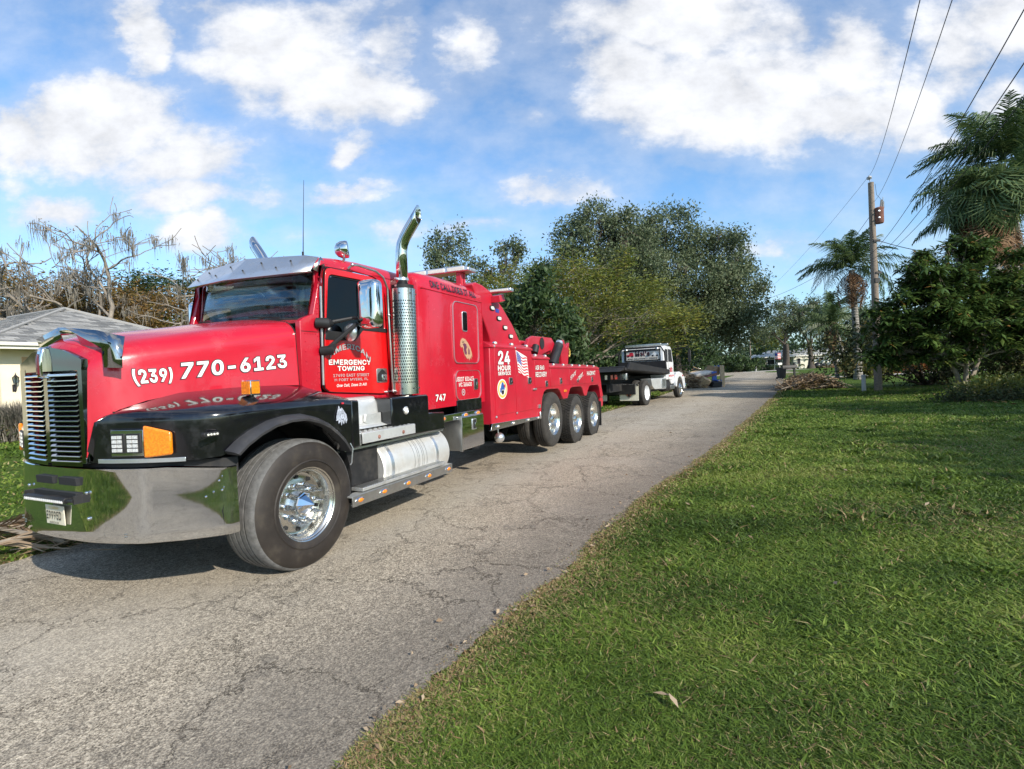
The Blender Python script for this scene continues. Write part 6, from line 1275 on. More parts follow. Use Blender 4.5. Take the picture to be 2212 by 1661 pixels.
# ----------------------------------------------------------------- palms
def frond_mesh(L,nl,leaf,droop,seedn,width=.035,dead=False):
    r=np.random.default_rng(seedn); t=np.linspace(0,1,14); arc=np.stack([L*(t-.18*t*t*droop),np.zeros(14),L*(.38*t-.95*droop*t*t)],-1)
    V0,F0=tubes_fast([(arc,np.linspace(.028,.005,14))],4)
    tt=np.repeat(np.linspace(.12,1,nl),2); side=np.tile([1,-1],nl); k=len(tt)
    p=np.stack([np.interp(tt,t,arc[:,i]) for i in range(3)],-1); ll=leaf*np.sin(PI*(.15+.8*tt))*r.uniform(.8,1.2,k)
    fx=r.uniform(.25,.55,k); sy=side*r.uniform(.5,.9,k); dz=-r.uniform(.2,.6,k)*(1.4 if droop>.6 else 1)
    d=np.stack([fx,sy,dz+.35],-1); d/=np.linalg.norm(d,axis=1)[:,None]; d2=np.stack([fx*.5,sy*.5,-np.ones(k)],-1); d2/=np.linalg.norm(d2,axis=1)[:,None]
    m1=p+d*ll[:,None]*.45; e=m1+d2*ll[:,None]*.6; w=np.array([1,0,0])*width*.5
    V=np.stack([p-w,p+w,m1+w,m1-w,e],1).reshape(-1,3); b=np.arange(k)[:,None]*5+len(V0); F=np.concatenate([b+np.array([[0,1,2,3]]),b+np.array([[3,2,4,4]])])
    tri=b+np.array([[3,2,4]]); 
    # quads for everything: degenerate-free via splitting
    me_v=np.concatenate([V0,V]); F4=np.concatenate([F0,b+np.array([[0,1,2,3]])]); return me_v,F4,tri,r
def make_frond(name,m_,L,nl,leaf,droop,seedn,width=.035):
    V,F4,tri,r=frond_mesh(L,nl,leaf,droop,seedn,width); me=bpy.data.meshes.new(name); me.from_pydata(V.tolist(),[],F4.tolist()+tri.tolist()); at=me.attributes.new('tint','FLOAT','FACE'); at.data.foreach_set('value',r.uniform(0,1,len(me.polygons)).astype(np.float32)); me.materials.append(M[m_]); return me
def palm(label,base,h,lean,nf,L,seedn,r=.17,crown_droop=(.35,.95),ndead=6,group=None,leafw=.04,name='queen_palm'):
    rs=np.random.default_rng(seedn); bx,by=base; o=empty(name,(bx,by,Hs(bx,by)),label=label,cat='palm tree',group=group)
    z=np.linspace(0,h,16); P=np.stack([lean[0]*(z/h)**1.6,lean[1]*(z/h)**1.6,z],-1); rr=np.interp(z/h,[0,.05,.3,.75,1],[r*1.35,r*1.12,r,r*.8,r*.75])
    V,F=tubes_fast([(P,rr)],14); t=arrmesh('trunk',V,F,None,'palm_trunk',o); t.data.polygons.foreach_set('use_smooth',[True]*len(F))
    ms=[make_frond('frond','leaf_palm',L*q,46,L*.30,d,seedn+i,leafw) for i,(q,d) in enumerate(((1,.45),(1.05,.7),(.95,.95),(.8,.25)))]
    top=P[-1]
    for i in range(nf):
        fo=bpy.data.objects.new('frond',ms[i%4]); COL.objects.link(fo); fo.parent=o; fo.location=(top[0],top[1],top[2]+.15); el=rs.uniform(-.5,.9) if i%4!=3 else rs.uniform(.7,1.15); fo.rotation_euler=(rs.uniform(-.2,.2),-el,i*2.399+rs.uniform(-.2,.2))
    if ndead:
        md=make_frond('dead_frond','leaf_palm_dead',L*.75,30,L*.26,.9,seedn+9,leafw)
        for i in range(ndead):
            fo=bpy.data.objects.new('dead_frond',md); COL.objects.link(fo); fo.parent=o; fo.location=(top[0],top[1],top[2]-.1); fo.rotation_euler=(rs.uniform(-.5,.5),rs.uniform(.75,1.35),rs.uniform(-3,3))
    return o
palm('ringed grey queen palm with drooping fronds left of the utility pole',(25.3,38.0),8.0,(-.25,0),34,3.7,101,.25,ndead=10,group='queen palms on the right')
palm('short dark queen palm with yellowing fronds behind the taller one',(27.2,43.5),4.3,(-.5,0),18,2.7,131,.14,ndead=9,group='queen palms on the right')
palm('low palm clump leaning left behind the ringed queen palm',(30.2,47.0),5.6,(-1.2,0),18,2.9,151,.15,ndead=8,group='queen palms on the right')
palm('tall queen palm whose fronds arch in at the upper right edge',(27.2,27.0),11.2,(-1.5,0),36,4.2,171,.2,ndead=6,group='tall palms at the right edge',leafw=.05)
palm('second tall palm at the right edge with its fronds below the other',(25.0,25.2),8.2,(-.9,0),34,3.8,191,.18,ndead=10,group='tall palms at the right edge',leafw=.05)
# cabbage palm with fan leaves and a brown skirt
def fan_mesh(name,m_,seedn,Rr=1.0):
    r=np.random.default_rng(seedn); vs=[];fs=[]; n=26
    for k in range(n):
        a=R(-125+250*k/(n-1)); d=np.array([math.cos(a),math.sin(a),0]); p=np.array([-d[1],d[0],0])*.035; L=Rr*(.75+.25*math.cos(a/1.6))*r.uniform(.9,1.05); dz=-.10-.1*r.uniform()
        b=len(vs); vs+=[(0.,0.,0.),tuple(d*L*.55+p+[0,0,.06]),tuple(d*L+[0,0,dz*L*2.2]),tuple(d*L*.55-p+[0,0,.06])]; fs.append((b,b+1,b+2,b+3))
    b=len(vs); vs+=[(-.9,-.015,-.05),(-.9,.015,-.05),(0,.01,0),(0,-.01,0)]; fs.append((b,b+1,b+2,b+3))
    me=bpy.data.meshes.new(name); me.from_pydata(vs,[],fs); at=me.attributes.new('tint','FLOAT','FACE'); at.data.foreach_set('value',r.uniform(0.3,1,len(fs)).astype(np.float32)); me.materials.append(M[m_]); return me
def fanpalm(label,base,h,seedn,lean=(0,0)):
    rs=np.random.default_rng(seedn); bx,by=base; o=empty('cabbage_palm',(bx,by,Hs(bx,by)),label=label,cat='palm tree'); z=np.linspace(0,h,12); P=np.stack([lean[0]*z/h,lean[1]*z/h,z],-1); V,F=tubes_fast([(P,np.full(12,.2))],12); arrmesh('trunk',V,F,None,'palm_trunk',o)
    top=P[-1]; g=fan_mesh('fan_leaf','leaf_palm',seedn,1.25); dd=fan_mesh('dead_leaf','leaf_palm_dead',seedn+1,1.1)
    for i in range(100):
        live=i<66; az=i*2.399; el=rs.uniform(-.75,1.2) if live else rs.uniform(-1.4,-.8); d=Vector((math.cos(az)*math.cos(el),math.sin(az)*math.cos(el),math.sin(el)))
        fo=bpy.data.objects.new('fan_leaf' if live else 'dead_leaf',g if live else dd); COL.objects.link(fo); fo.parent=o; rad=.95 if live else rs.uniform(.35,.75); fo.location=Vector(top)+d*rad+Vector((0,0,0 if live else -rs.uniform(0,1.6)))
        fo.rotation_euler=(rs.uniform(-.9,.9),-el+(rs.uniform(.3,.9) if live else .1),az); s=rs.uniform(.85,1.15); fo.scale=(s,s,s)
    return o
fanpalm('shaggy cabbage palm with fan leaves and brown dead skirt at the right',(22.6,23.3),8.3,301,(-1.3,0))
# loquat tree: whorls of long leaves
def whorl_tree(name,label,base,lobes,nwh,nl,L,mleaf,tr=.1,trunks=3,cat='tree'):
    bx,by=base; o=empty(name,(bx,by,Hs(bx,by)),label=label,cat=cat); pts=clump_points(lobes,nwh,.45); paths=[]
    stems=[]
    for q in range(trunks): a=rng.uniform(0,6.28); tip=np.array([.9*math.cos(a),.5*math.sin(a),2.2]); P,r=branch((0,0,0),tip,tr,tr*.6,7,.10); paths.append((P,r)); stems.append(P)
    for l in lobes:
        s=stems[rng.integers(trunks)]; P,r=branch(s[rng.integers(3,7)],l[:3],tr*.5,tr*.2,7,.12); paths.append((P,r)); near=pts[(np.abs((pts-np.array(l[:3]))/np.array(l[3:6]))<1.02).all(1)]
        for q in near[rng.choice(len(near),min(len(near),26),replace=False)]: P2,r2=branch(P[rng.integers(3,7)],q,tr*.18,tr*.06,5,.12); paths.append((P2,r2))
    V,F=tubes_fast(paths,6); arrmesh('trunk',V,F,None,'bark_light',o)
    k=len(pts)*nl; c=np.repeat(pts,nl,0); az=rng.uniform(0,6.28,k); el=rng.uniform(-.7,.9,k); d=np.stack([np.cos(az)*np.cos(el),np.sin(az)*np.cos(el),np.sin(el)],-1); s=np.stack([-np.sin(az),np.cos(az),np.zeros(k)],-1); n_=np.cross(d,s)
    Ls=(L*rng.uniform(.65,1.25,k))[:,None]; W=Ls*.15; p0=c+d*.03; m1=p0+d*Ls*.5+n_*0; e=p0+d*Ls-np.array([0,0,1])*Ls*.22; up=np.array([0,0,1])*Ls*.03
    V=np.stack([p0,m1+s*W-up,e,m1-s*W-up,m1+up],1).reshape(-1,3); b=np.arange(k)[:,None]*5; F=np.concatenate([b+np.array([[0,1,2,4]]),b+np.array([[0,4,2,3]])])
    hz=np.clip((c[:,2]-2)/6,0,1); t=np.clip(np.repeat(rng.beta(2,3,len(pts)),nl)*.75+rng.uniform(0,.22,k)+(rng.uniform(0,1,k)<.025)*.6,0,1); arrmesh('crown',V,F,np.concatenate([t,t]),mleaf,o); return o
whorl_tree('loquat_tree','big dark bushy tree with long glossy leaves in front of the palms',(17.4,20.1),[(-0.33,0,5.67,0.45,0.4,0.38),(0.8,0,5.49,0.6,0.5,0.43),(-1.67,0,5.12,0.5,0.5,0.38),(2.23,0,4.65,0.6,0.5,0.47),(2.71,0,3.35,0.5,0.5,0.66),(-3.18,0,3.07,0.5,0.5,0.38),(-3.09,0,2.05,0.6,0.5,0.38),(2.71,0,2.05,0.6,0.5,0.47),(-0.24,0,5.02,1.2,1.2,0.85),(-1.28,0,4.56,1.2,1.2,0.85),(1.09,0,4.56,1.3,1.3,0.95),(-0.24,0,3.91,2.0,1.6,0.95),(-1.67,-0.2,3.44,1.4,1.3,0.95),(1.56,0,3.44,1.5,1.4,1.04),(-2.33,0,2.51,1.3,1.2,0.85),(-1.0,-0.6,2.42,1.6,1.3,0.85),(0.52,-0.5,2.7,1.6,1.3,0.95),(1.85,0,2.42,1.4,1.3,0.85),(-2.52,0,1.77,1.2,1.0,0.57),(-0.81,-0.2,1.77,1.2,1.0,0.52)],2300,12,.31,'leaf_loquat',.10)
# shrubs
def shrub(name,label,base,size,n,leaf,m_,cat='shrub',group=None,aspect=.4):
    bx,by=base; o=empty(name,(bx,by,Hs(bx,by)),label=label,cat=cat,group=group); sx,sy,sz=size; pts=clump_points([(0,0,sz*.5,sx,sy,sz*.5)],n,.3); pts=pts[pts[:,2]>.02]
    paths=[branch((rng.normal(0,.1),rng.normal(0,.1),0),p,.02*sz,.006,4,.1) for p in pts[rng.choice(len(pts),min(12,len(pts)))]]; V,F=tubes_fast(paths,4); arrmesh('stems',V,F,None,'bark',o)
    V=leaves_at(pts,.13*max(1,sz*.5),24,leaf,aspect); arrmesh('foliage',V.reshape(-1,3),np.arange(len(V)*4).reshape(-1,4),np.clip(np.repeat(rng.uniform(0,.7,len(pts)),24)+rng.uniform(0,.3,len(V)),0,1),m_,o); return o
shrub('croton_hedge','red and orange leaved hedge low behind the utility pole',(33.5,46.5),(3.6,.8,1.5),120,.28,'leaf_croton')
shrub('shrub','yellow green shrub between the queen palm and the utility pole',(27.6,39.6),(1.7,1.0,2.6),150,.25,'leaf_yellow')
shrub('shrub','dark brush thicket at the foot of the small palms',(28.2,42.5),(1.3,1.0,1.6),120,.25,'brush')
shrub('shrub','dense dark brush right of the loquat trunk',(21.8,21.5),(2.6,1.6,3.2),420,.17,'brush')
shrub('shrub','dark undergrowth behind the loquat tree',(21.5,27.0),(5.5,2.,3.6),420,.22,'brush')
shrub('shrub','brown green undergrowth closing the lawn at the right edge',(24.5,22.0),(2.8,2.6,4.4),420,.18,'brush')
shrub('shrub','dark shrubs beyond the small palms at the driveway',(37.5,50.),(4.6,1.5,4.0),260,.3,'leaf_dark')
shrub('shrub','low weedy plants around the base of the loquat',(16.9,17.0),(2.0,1.1,.75),230,.12,'leaf_yellow')
shrub('shrub','trailing weeds with fallen orange leaves on the shady lawn',(15.2,16.6),(1.6,.8,.4),100,.11,'brush')
shrub('hedge','low dark hedge in front of the far white roofed house',(51,101),(6,.8,.9),90,.3,'leaf_dark')
shrub('shrub','dark feathery bush at the far street pole',(41.5,96),(4.2,1.4,3.2),200,.45,'leaf_dark')
leaflitter('fallen_leaves',rng.normal(16.8,1.4,110),rng.normal(15.8,.7,110),.09,'orange and brown leaves fallen by the weeds under the loquat','leaf_croton',hz=.08)
# trees outside the frame that shade the lawn and the far road
tree('oak_tree','shade oak right of the lawn outside the picture',(19.8,-5.2),[(0,0,7.5,4.2,4.2,2.0),(-2.6,1.5,6.6,3.0,3.0,1.8),(2.5,-1,7,3,3,1.8),(0,3.0,6.2,3.0,2.4,1.6)],600,30,.30,'leaf_oak',tr=.35,spread=.45,shell=.3)
tree('oak_tree','second shade oak farther along outside the picture',(23.,4.5),[(0,0,8,3.2,2.4,1.8),(2.5,0,7,2.6,2.4,1.6),(-1.5,1,7.0,2.2,1.6,1.3)],420,30,.30,'leaf_oak',tr=.3,spread=.45,shell=.3)
tree('oak_tree','third shade oak behind the palms outside the picture',(38.,12.),[(0,0,9,4.5,4.,2.4),(3,0,7,4,4,2.4)],420,30,.34,'leaf_oak',tr=.35,spread=.5,shell=.3)
tree('oak_tree','oak standing off the road well behind the truck nose',(-17.,-20.),[(0,0,7.5,4.5,4.5,2.4),(-3,0,6,3,3,2)],300,30,.36,'leaf_oak',tr=.35,spread=.5,shell=.3)
# ================================================================= CREAM HOUSE
hroot=empty('cream_house',(TO[0],TO[1],0),(0,0,TROT),'cream stucco house with grey shingle hip roof and peach garage trim behind the truck nose','house')
HB=.36; EV=2.80
def hpart(mb,name,m_,**k): return mb.build(name,m_,hroot,**k)
m=MB(); m.box(3.75,4.33,14.6,14.8,HB-.3,EV); m.box(8.4,9.3,14.6,14.8,HB-.3,EV); m.box(4.33,8.4,14.6,14.8,2.50,EV); m.box(9.1,9.3,14.8,24,HB-.3,EV); m.box(3.75,3.95,14.8,16.2,HB-.3,EV); m.box(-9,3.95,16.0,16.2,HB-.3,EV); m.box(-9,9.3,23.8,24,HB-.3,EV); hpart(m,'wall','stucco')
m=MB(); m.box(4.22,4.40,14.56,14.62,HB,2.60); m.box(8.30,8.48,14.56,14.62,HB,2.60); m.box(4.40,8.30,14.56,14.62,2.47,2.60); hpart(m,'garage_trim','trim')
m=MB(); 
gd=m
for k in range(4): m.box(4.40,8.30,14.66,14.69,HB+.02+k*.53,HB+.53+k*.53)
g_=hpart(m,'garage_door','fascia',bevel=.01)
m=MB(); m.box(4.45,8.25,14.63,14.655,1.95,2.40); m.build('garage_window','glass_dark',g_)
m=MB(); m.box(3.2,9.9,14.0,14.04,EV-.02,EV+.16); m.box(9.86,9.9,14.04,24.5,EV-.02,EV+.16); m.box(-9.5,3.2,15.4,15.44,EV-.02,EV+.16); hpart(m,'fascia','fascia')
m=MB(); m.box(3.2,9.9,13.93,14.0,EV+.06,EV+.16); m.box(-9.5,3.2,15.33,15.40,EV+.06,EV+.16); hpart(m,'gutter','fascia',bevel=.02)
m=MB(); m.box(3.2,9.86,14.04,14.6,EV,EV+.02); m.box(-9.5,3.75,15.44,16.0,EV,EV+.02); hpart(m,'soffit','fascia')
# garage hip roof: front slope, side slopes; main roof behind
AP=(6.55,17.3,EV+.14+1.42)
def tri(a,b,c,name='roof_deck'):
    m=MB(); m.add([a,b,c],[(0,1,2)]); return m
E0=EV+.15
m=MB(); m.add([(3.15,13.95,E0),(9.95,13.95,E0),AP,(9.95,24.5,E0),(6.55,21.,AP[2]),(3.15,24.5,E0),(3.15,15.35,E0)],[(0,1,2),(1,3,4,2),(0,2,4,6),(6,4,5)])
m.add([(-9.6,15.35,E0),(3.9,15.35,E0),(5.2,19.2,EV+1.30),(-7,19.2,EV+1.30),(-9.6,23,E0),(3.9,23,E0)],[(0,1,2,3),(0,3,4),(4,3,2,5)]); rf=hpart(m,'roof','shingle',smooth=False)
# shingle tabs on the three slopes that can be seen
def shingles(P0,U,Vd,inside,lim):
    """P0 eave corner, U along the eave, Vd up the slope; returns list of matrices"""
    U=Vector(U).normalized(); Vd=Vector(Vd).normalized(); N=U.cross(Vd).normalized(); 
    if N.z<0: N=-N
    out=[]; r=0
    while r*.145<lim[1]:
        k=0; off=(r%2)*.15+rng.uniform(-.02,.02)
        while k*.31-off<lim[0]:
            u=k*.31-off; v=r*.145; p=Vector(P0)+U*(u+.15)+Vd*(v+.07)
            if inside(u+.15,v+.07): out.append((p,U,Vd,N))
            k+=1
        r+=1
    return out
S_=[]
slopeV=Vector((0,AP[1]-13.95,AP[2]-E0)); Ls=slopeV.length
S_+=shingles((3.15,13.95,E0),(1,0,0),slopeV,lambda u,v:(v/Ls*3.4)<u<6.8-(v/Ls*3.4),(6.8,Ls))
v2=Vector((0,3.85,EV+1.30-E0)); L2=v2.length
S2=shingles((-9.6,15.35,E0),(1,0,0),v2,lambda u,v:(v/L2*2.6)<u<12.7+v/L2*.6 and u>3.2,(13.6,L2))
v3=Vector((3.4,0,AP[2]-E0)); L3=v3.length
S3=shingles((3.15,24.5,E0),(0,-1,0),v3,lambda u,v:u<10.5-(v/L3*3.3) and u>4.0 and (v>L3*.0),(10.5,L3))
allS=[(a,0) for a in S_]+[(a,1) for a in S2]+[(a,2) for a in S3]
sc=MB(); sc.add([(-.148,-.085,.004),(.148,-.085,.004),(.148,.09,.001),(-.148,.09,.001),(-.148,-.085,.016),(.148,-.085,.016),(.148,.09,.005),(-.148,.09,.005)],[(0,3,2,1),(4,5,6,7),(0,1,5,4),(1,2,6,5),(2,3,7,6),(3,0,4,7)])
sh0=sc.build('shingle','shingle',rf,smooth=False); shm=sh0.data
def smat(e):
    p,U,Vd,N=e; return Matrix(((U.x,Vd.x,N.x,p.x),(U.y,Vd.y,N.y,p.y),(U.z,Vd.z,N.z,p.z+.004),(0,0,0,1)))
front=[a for a,k in allS if k==0]; front.sort(key=lambda e:e[0].x); ind=front[:298]; rest=front[298:]+[a for a,k in allS if k!=0]
for i,e in enumerate(ind):
    o=sh0 if i==0 else sh0.copy()
    if i: COL.objects.link(o); o.parent=rf
    o.matrix_local=smat(e)
base=np.array([v.co[:] for v in shm.vertices]); fc=np.array([list(p.vertices) for p in shm.polygons]); VV=[];FF=[]
for i,e in enumerate(rest):
    mt=np.array(smat(e)); VV.append(base@mt[:3,:3].T+mt[:3,3]); FF.append(fc+i*8)
o=arrmesh('shingles',np.concatenate(VV),np.concatenate(FF),np.repeat(rng.uniform(0,1,len(rest)),6),'shingle',rf); tag(o,kind='stuff')
m=MB(); m.tube([(3.15,13.95,E0+.02),(AP[0],AP[1],AP[2]+.03)],.05,6); m.tube([(9.95,13.95,E0+.02),(AP[0],AP[1],AP[2]+.03)],.05,6); m.tube([(AP[0],AP[1],AP[2]+.03),(6.55,21,AP[2]+.03)],.05,6); m.tube([(-7,19.2,EV+1.33),(5.2,19.2,EV+1.33)],.05,6); hpart(m,'ridge_cap','shingle')
# coach lamp (its own thing on the wall)
ll=empty('wall_lantern',(0,0,0),label='black coach lantern on the cream wall beside the garage door',cat='lantern')
W_=Matrix.Translation((TO[0],TO[1],0))@Matrix.Rotation(TROT,4,'Z'); ll.matrix_world=W_@Matrix.Translation((4.02,14.6,1.95))@Matrix.Scale(.95,4)
m=MB(); m.lathe([(-.17,.012),(-.10,.02),(-.06,.03),(-.055,.055),(-.05,.055)],(0,-.12,0),(0,0,1),8); m.lathe([(.10,.085),(.13,.05),(.17,.02),(.20,.012),(.24,.004)],(0,-.12,0),(0,0,1),8); m.tube([(0,-.01,-.2),(0,-.05,-.28),(0,-.11,-.2),(0,-.12,-.12)],.012,6); m.box(-.04,.04,-.015,0,-.3,-.1)
for k in range(6): a=2*PI*k/6; m.tube([(.05*math.cos(a),-.12+.05*math.sin(a),-.05),(.078*math.cos(a),-.12+.078*math.sin(a),.10)],.006,4)
m.build('lantern_frame','flat_black',ll); m=MB(); m.lathe([(-.05,.045),(.10,.072)],(0,-.12,0),(0,0,1),6); m.build('lantern_glass','glass',ll)
# ornamental grass clump
def wpt(s,w,z=0): v=W_@Vector((s,w,z)); return v
p=wpt(3.55,13.3); 
def clump(label,x,y,n,h):
    o=empty('ornamental_grass',(x,y,Hs(x,y)),label=label,cat='grass clump'); a=rng.uniform(0,6.28,n); s=rng.uniform(.1,1,n); L=h*rng.uniform(.6,1.15,n); d=np.stack([np.cos(a)*s*.75,np.sin(a)*s*.75,np.ones(n)],-1); d/=np.linalg.norm(d,axis=1)[:,None]; p0=np.stack([rng.normal(0,.22,n),rng.normal(0,.22,n),np.zeros(n)],-1); m1=p0+d*L[:,None]*.6; e=m1+(d*[1.6,1.6,.5])*L[:,None]*.45; w=np.stack([-np.sin(a),np.cos(a),np.zeros(n)],-1)*.010
    V=np.stack([p0-w,p0+w,m1+w,m1-w,e],1).reshape(-1,3); b=np.arange(n)[:,None]*5; F=np.concatenate([b+np.array([[0,1,2]]),b+np.array([[0,2,3]]),b+np.array([[3,2,4]])]); t=np.clip(rng.normal(.55,.25,n),0,1); arrmesh('blades',V,F,np.concatenate([t,t,t]),'leaf_yellow' if 0 else 'moss',o,nv=3)
    V=leaves_at(np.stack([rng.normal(0,.32,60),rng.normal(0,.32,60),rng.uniform(.05,.4,60)],-1),.12,22,.14,.2); arrmesh('inner_leaves',V.reshape(-1,3),np.arange(len(V)*4).reshape(-1,4),rng.uniform(0,1,len(V)),'brush',o)
clump('tufted brown green ornamental grass against the cream wall',p.x,p.y,2200,1.15)
# ================================================================= UTILITY POLE AND LINES
px_,py_=16.95,24.1
up=empty('utility_pole',(px_,py_,Hs(px_,py_)),label='weathered wooden utility pole with a rusty transformer at the right',cat='utility pole')
P=[(0,0,0),(-.02,0,5),(-.06,0,9.6)]; m=MB(); m.tube(P,[.165,.145,.115],16); m.build('pole_shaft','wood_pole',up)
m=MB(); m.lathe([(-.38,0),(-.36,.16),(-.30,.185),(.28,.185),(.31,.20),(.34,.19),(.37,.12),(.38,0)],(.19,-.12,8.05),(0,0,1),20); tf=m.build('transformer','rust',up)
m=MB(); m.box(.05,.12,-.3,-.1,7.9,7.95); m.box(.05,.12,-.3,-.1,8.2,8.25); m.build('mount','steel',tf)
m=MB(); m.lathe([(0,.03)]+[(.03+.04*k+(.02 if j else 0),.055 if j else .03) for k in range(8) for j in(0,1)],(.28,-.12,8.42),(0.15,0,1),10); m.lathe([(0,.03)]+[(.03+.04*k+(.02 if j else 0),.05 if j else .03) for k in range(8) for j in(0,1)],(.44,-.05,8.36),(0.0,0,1),10); m.tube([(.44,-.05,8.9),(.44,-.05,8.3),(.3,-.05,8.3)],.015,6); m.build('bushing','porcelain',tf)
m=MB(); m.lathe([(0,.02),(.10,.02),(.11,.09),(.14,.11),(.15,.05),(.17,.05),(.18,.11),(.22,.10),(.24,.04),(.27,.03)],(-.10,0,9.65),(-.15,0,1),14); m.build('insulator','porcelain',up)
m=MB(); m.tube([(.0,-.1,6.95),(-.18,-.12,7.0),(-.25,-.1,7.5),(-.2,-.1,8.2),(-.05,-.1,8.4)],.012,5); m.tube([(.0,-.1,6.95),(-.12,-.12,7.1),(-.15,-.1,7.7),(-.1,-.1,8.2)],.010,5); m.tube([(.05,-.12,9.5),(.1,-.12,9.0),(.35,-.1,8.75)],.008,5); m.box(-.14,.16,-.2,-.15,6.85,6.95); m.build('wiring','cable',up)
m=MB(); m.box(-.05,.2,-.17,-.12,5.4,5.5); m.box(-.1,.1,-.17,-.12,5.0,5.2); m.build('pole_step','flat_black',up)
def line(label,pts,r=.012,sag=.0,group='power lines'):
    a,b=Vector(pts[0]),Vector(pts[-1]); n=20; P=[a.lerp(b,t/n)-Vector((0,0,sag*4*(t/n)*(1-t/n))) for t in range(n+1)] if len(pts)==2 else pts
    m=MB(); m.tube(P,r,5); tag(m.build('power_line','cable'),label,'cable',group)
def dirpt(x,y,Y): X,Yd,Z=ray(x,y); return (X/Yd*Y,Y,CAMH+Z/Yd*Y)
top=(px_-.10,py_,9.95)
line('thin top wire rising steeply from the pole head to the upper edge',[top,dirpt(1997,-40,6.0)],.006,.35)
line('second wire rising from the transformer to the upper edge',[(px_+.1,py_,8.75),dirpt(2070,-40,6.5)],.006,.35)
line('thick black cable swinging up to the upper right corner',[(px_+.35,py_+1.5,6.3),dirpt(2235,-20,5.5)],.007,.5)
line('thin lower cable below the thick one to the right corner',[(px_+.8,py_+1.7,6.3),dirpt(2250,80,5.5)],.007,.45)
line('lowest thin wire curving to the right edge',[(px_+.9,py_+1.9,6.25),dirpt(2250,165,5.5)],.006,.45)
far=(44.8,102.8,6.2)
line('wire from pole head down to the far street pole',[top,dirpt(1640,640,60)],.007,.5)
line('wire from the transformer down toward the far trees',[(px_-.2,py_,8.0),dirpt(1690,690,66)],.010,.6)
line('service cable sagging from the pole to the great oak',[(px_-.1,py_,6.95),dirpt(1600,655,50)],.011,.7)
line('lower cable from behind the pole to the far left trees',[(px_-.1,py_,5.3),dirpt(1560,690,58)],.010,.8)
line('drop cable running right from the pole to the palms',[(px_+.1,py_,6.98),(22.5,25.5,6.4)],.016,.2)
m=MB(); m.tube([(0,0,0),(.02,0,6.3)],[.13,.09],8); o=m.build('utility_pole','wood_pole',loc=(44.6,97.,0)); tag(o,'small distant pole at the street bend by the dark bush','utility pole')
m=MB(); m.cyl((0,0,0),(0,0,.9),.22,n=8); o=m.build('utility_post','pvc',loc=(45.2,96.4,0)); tag(o,'stubby yellowish post beside the small distant pole','post')
m=MB(); m.lathe([(0,.09),(.70,.09),(.70,.10),(.76,.10),(.78,.08),(.78,0)],(0,0,0),(0,0,1),24); o=m.build('utility_post','pvc',loc=(16.35,24.2,Hs(16.35,24.2))); tag(o,'short round grey utility post left of the wooden pole','post')
# mailbox
mb=empty('mailbox',(23.3,42.9,0),label='black mailbox on a dark post by the road edge beyond the frond pile',cat='mailbox')
m=MB(); m.box(-.07,.07,-.07,.07,0,1.45); m.build('post','flat_black',mb,bevel=.01); m=MB(); m.prismx([(-.14,0),(.14,0),(.14,.18),(.08,.27),(-.08,.27),(-.14,.18)],-1.0,.2); m.build('box','flat_black',mb,loc=(0,0,.98))
def bin_(label,x,y,m_='flat_black',h=1.05,group=None,cat='bin'):
    o=empty('wheelie_bin',(x,y,Hs(x,y)),label=label,cat=cat,group=group); q=MB(); q.add([(-.24,-.26,.08),(.24,-.26,.08),(.24,.26,.08),(-.24,.26,.08),(-.29,-.33,h*.9),(.29,-.33,h*.9),(.29,.36,h*.9),(-.29,.36,h*.9)],[(0,3,2,1),(4,5,6,7),(0,1,5,4),(1,2,6,5),(2,3,7,6),(3,0,4,7)]); q.build('bin_body',m_,o,bevel=.02)
    q=MB(); q.box(-.31,.31,-.36,.38,h*.9,h); q.build('lid',m_,o,bevel=.03); q=MB(); q.cyl((-.3,.3,.1),(-.24,.3,.1),.1); q.cyl((.24,.3,.1),(.3,.3,.1),.1); q.build('wheel','flat_black',o); return o
bin_('dark wheelie bin just behind the black mailbox',24.3,46.9)
bin_('blue recycling bin by the far parked cars, left of the pair',36.6,93.5,'blue',1.4,'blue bins by the far cars'); bin_('blue recycling bin by the far parked cars, right of the pair',37.6,93.5,'blue',1.4,'blue bins by the far cars')
bin_('dark bin standing before the far pale garage',62.5,101,'flat_black',1.3)
# frond pile
fp=empty('frond_pile',(16.0,28.0,0),label='brown heap of dead palm fronds and branches at the road edge',cat='debris pile')
def heap(o,n,sx,sy,h,L,seedn,w=.02,m_='leaf_dry',name='fronds'):
    r=np.random.default_rng(seedn); u=r.uniform(-1,1,n)*r.uniform(.4,1,n); hh=h*np.clip(1-np.abs(u)**1.5,0.05,1); c=np.stack([u*sx,r.normal(0,sy*.45,n),hh*r.uniform(.0,1,n)],-1); a=r.uniform(0,6.28,n); el=r.normal(0,.35,n)-.15; d=np.stack([np.cos(a)*np.cos(el),np.sin(a)*np.cos(el)*.6,np.sin(el)-.25*np.abs(u)],-1); Lk=(L*r.uniform(.3,1.2,n))[:,None]; s=np.cross(d,r.normal(0,1,(n,3))); s/=np.linalg.norm(s,axis=1)[:,None]; W=w*r.uniform(.5,1.6,n)[:,None]
    a0=c-d*Lk*.5; m1=c+np.array([0,0,1])*Lk*.08; e=c+d*Lk*.5; 
    V=np.stack([a0-s*W*.6,a0+s*W*.6,m1+s*W,m1-s*W,e+s*W*.2,e-s*W*.2],1); V[...,2]=np.maximum(V[...,2],.01); V=V.reshape(-1,3); b=np.arange(n)[:,None]*6; F=np.concatenate([b+np.array([[0,1,2,3]]),b+np.array([[3,2,4,5]])]); t=r.uniform(0,1,n); q=arrmesh(name,V,F,np.concatenate([t,t]),m_,o); q['kind']='stuff'; return q
